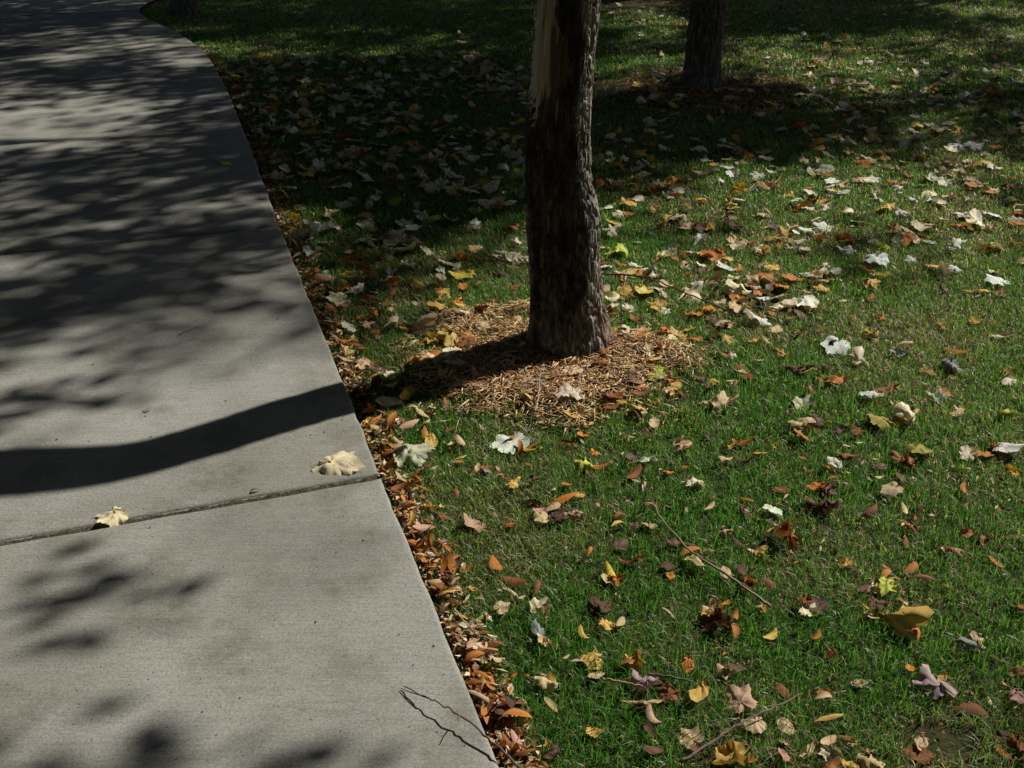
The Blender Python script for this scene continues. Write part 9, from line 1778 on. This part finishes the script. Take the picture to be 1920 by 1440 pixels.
twig([(0.190, 1.626, 0.030), (0.224, 1.612, 0.035), (0.274, 1.602, 0.032)], 0.003, (0.36, 0.22, 0.17),
     'short pinkish stick left of the mauve leaf', ())
twig([(0.290, 1.642, 0.030), (0.341, 1.627, 0.032), (0.382, 1.617, 0.030)], 0.0032, (0.1, 0.07, 0.06),
     'short dark stick right of the mauve leaf', ())
twig([(-0.132, 1.839, 0.040), (-0.105, 1.775, 0.055), (-0.070, 1.739, 0.050), (-0.014, 1.724, 0.030)], 0.0018, (0.38, 0.33, 0.22),
     'thin straw coloured stalk arching beside the sidewalk edge', ())
twig([(-0.123, 4.036, 0.045), (-0.022, 3.998, 0.050), (0.088, 3.969, 0.045)], 0.003, (0.09, 0.07, 0.05),
     'thin dark twig in sunlit grass left of the trunk', ())
twig([(-1.179, 3.288, 0.048), (-1.155, 3.320, 0.050), (-1.128, 3.358, 0.049)], 0.0014, (0.14, 0.09, 0.06),
     'tiny twig on the middle of the sidewalk', ())
twig([(-1.951, 4.888, 0.048), (-1.898, 4.848, 0.050), (-1.866, 4.877, 0.049)], 0.0022, (0.14, 0.09, 0.06),
     'tiny dark twig on the shaded sidewalk', ())

# ------------------------------------------------------------------ grass
def grass_points(n, y0, y1, xr, g):
    y = g.uniform(y0, y1, n)
    lo, hi = xr
    x = lo(y) + (hi(y) - lo(y)) * g.random(n)
    return x, y
def blades(x, y, g, wide, hmul=1.0):
    px = path_x(y); pl = path_left_x(y)
    off = (x > pl - 0.012) & (x < px + 0.014)
    mm = mulch_mask(x, y); dm = dirt_mask(x, y)
    thin = fbm(x * 2.3 + 40, y * 2.3, 21)
    fine = fbm(x * 16, y * 16, 33, 2)
    keep = ~off & (g.random(len(x)) > mm * 1.02) & (g.random(len(x)) > dm * 0.95) & (g.random(len(x)) < 0.45 + 1.3 * fine)
    for tx, ty in TREE_POS.values():
        keep &= np.hypot(x - tx, y - ty) > 0.13
    x, y, thin, fine, mm = x[keep], y[keep], thin[keep], fine[keep], mm[keep]
    n = len(x)
    ii = np.clip(((x - CX0) / CELL).astype(int), 0, 1699); jj = np.clip(((y - CY0) / CELL).astype(int), 0, 1499)
    cap = CAP[jj, ii]
    hh = g.uniform(0.015, 0.046, n) * (0.65 + 0.7 * fine) * hmul * np.where(cap < 1, 0.5, 1)
    dry = np.clip(thin * 1.6 - 0.52, 0.05, 0.75) + 0.32 * smooth(0.5, 1.8, x)
    dead = g.random(n) < 0.06 + dry * 0.45
    lay = np.where(dead, g.uniform(0.9, 1.5, n), np.abs(g.normal(0.80, 0.42, n)))
    lay = np.where(cap < 1, np.maximum(lay, 1.0), lay)
    hh = np.where(dead, hh * 1.15, hh)
    w = g.uniform(0.0012, 0.0032, n) * wide
    a = g.random(n) * 2 * np.pi; rot = a + np.pi / 2 + g.normal(0, 0.5, n)
    d = np.stack([np.cos(a), np.sin(a)], 1); s = np.stack([np.cos(rot), np.sin(rot), 0 * a], 1) * w[:, None] / 2
    z0 = ground_z(x, y) - 0.003
    P = np.stack([x, y, z0], 1)
    l1 = lay * 0.55; l2 = lay * 1.15
    m = P + np.c_[d * (np.sin(l1) * hh * 0.5)[:, None], np.maximum(np.cos(l1), 0.08) * hh * 0.5 + 0.002]
    t = m + np.c_[d * (np.sin(l2) * hh * 0.55)[:, None], np.cos(np.minimum(l2, 1.75)) * hh * 0.55]
    V = np.stack([P - s, P + s, m - s * 0.8, m + s * 0.8, t], 1).reshape(-1, 3)
    b = np.arange(n)[:, None] * 5
    F4 = b + np.array([[0, 1, 3, 2]]); F3 = b + np.array([[2, 3, 4]])
    k = g.random((n, 1))
    green = np.array([0.046, 0.18, 0.020]) * (1 - k) + np.array([0.125, 0.34, 0.052]) * k
    olive = np.array([0.24, 0.30, 0.08])
    q = np.clip(dry * 0.65, 0, 0.7)[:, None] * g.random((n, 1))
    c = green * (1 - q) + olive * q
    straw = np.array([0.52, 0.45, 0.28]) * g.uniform(0.6, 1.2, (n, 1))
    c = np.where(dead[:, None], straw, c) * g.uniform(0.8, 1.2, (n, 1))
    return V, F4, F3, np.repeat(c, 5, 0)
g = np.random.default_rng(21)
VV, Q4, Q3, CC = [], [], [], []
tot = 0
lo = lambda y: np.maximum(path_x(y), -0.62 * y - 0.9)
for y0, y1, dens, wide, rngx in ((0.9, 2.6, 36000, 1.0, (lo, lambda y: 0.62 * y + 0.9)), (2.6, 4.4, 25000, 1.15, (lo, lambda y: 0.6 * y + 0.9)),
                                 (4.4, 7.0, 9500, 1.5, (lo, lambda y: 0.58 * y + 0.9)), (7.0, 14.5, 3000, 2.9, (lo, lambda y: 0.52 * y + 1.0)),
                                 (7.5, 14.5, 1800, 2.9, (lambda y: path_left_x(y) - 2.5, lambda y: path_left_x(y))), (0.9, 7.5, 2500, 2.0, (lambda y: path_left_x(y) - 0.8, lambda y: path_left_x(y)))):
    ys = np.linspace(y0, y1, 50)
    area = np.trapz(np.maximum(rngx[1](ys) - rngx[0](ys), 0), ys)
    x, y = grass_points(int(area * dens), y0, y1, rngx, g)
    V, f4, f3, c = blades(x, y, g, wide)
    VV.append(V); Q4.append(f4 + tot); Q3.append(f3 + tot); CC.append(c); tot += len(V)
grass = link_np("grass", np.concatenate(VV), [np.concatenate(Q4), np.concatenate(Q3)], MAT_GRASS, attrs={"col": np.concatenate(CC)})
tag(grass, "short green lawn grass with dry straw between the blades", "grass", None, "stuff")
print("grass blades", tot // 5)
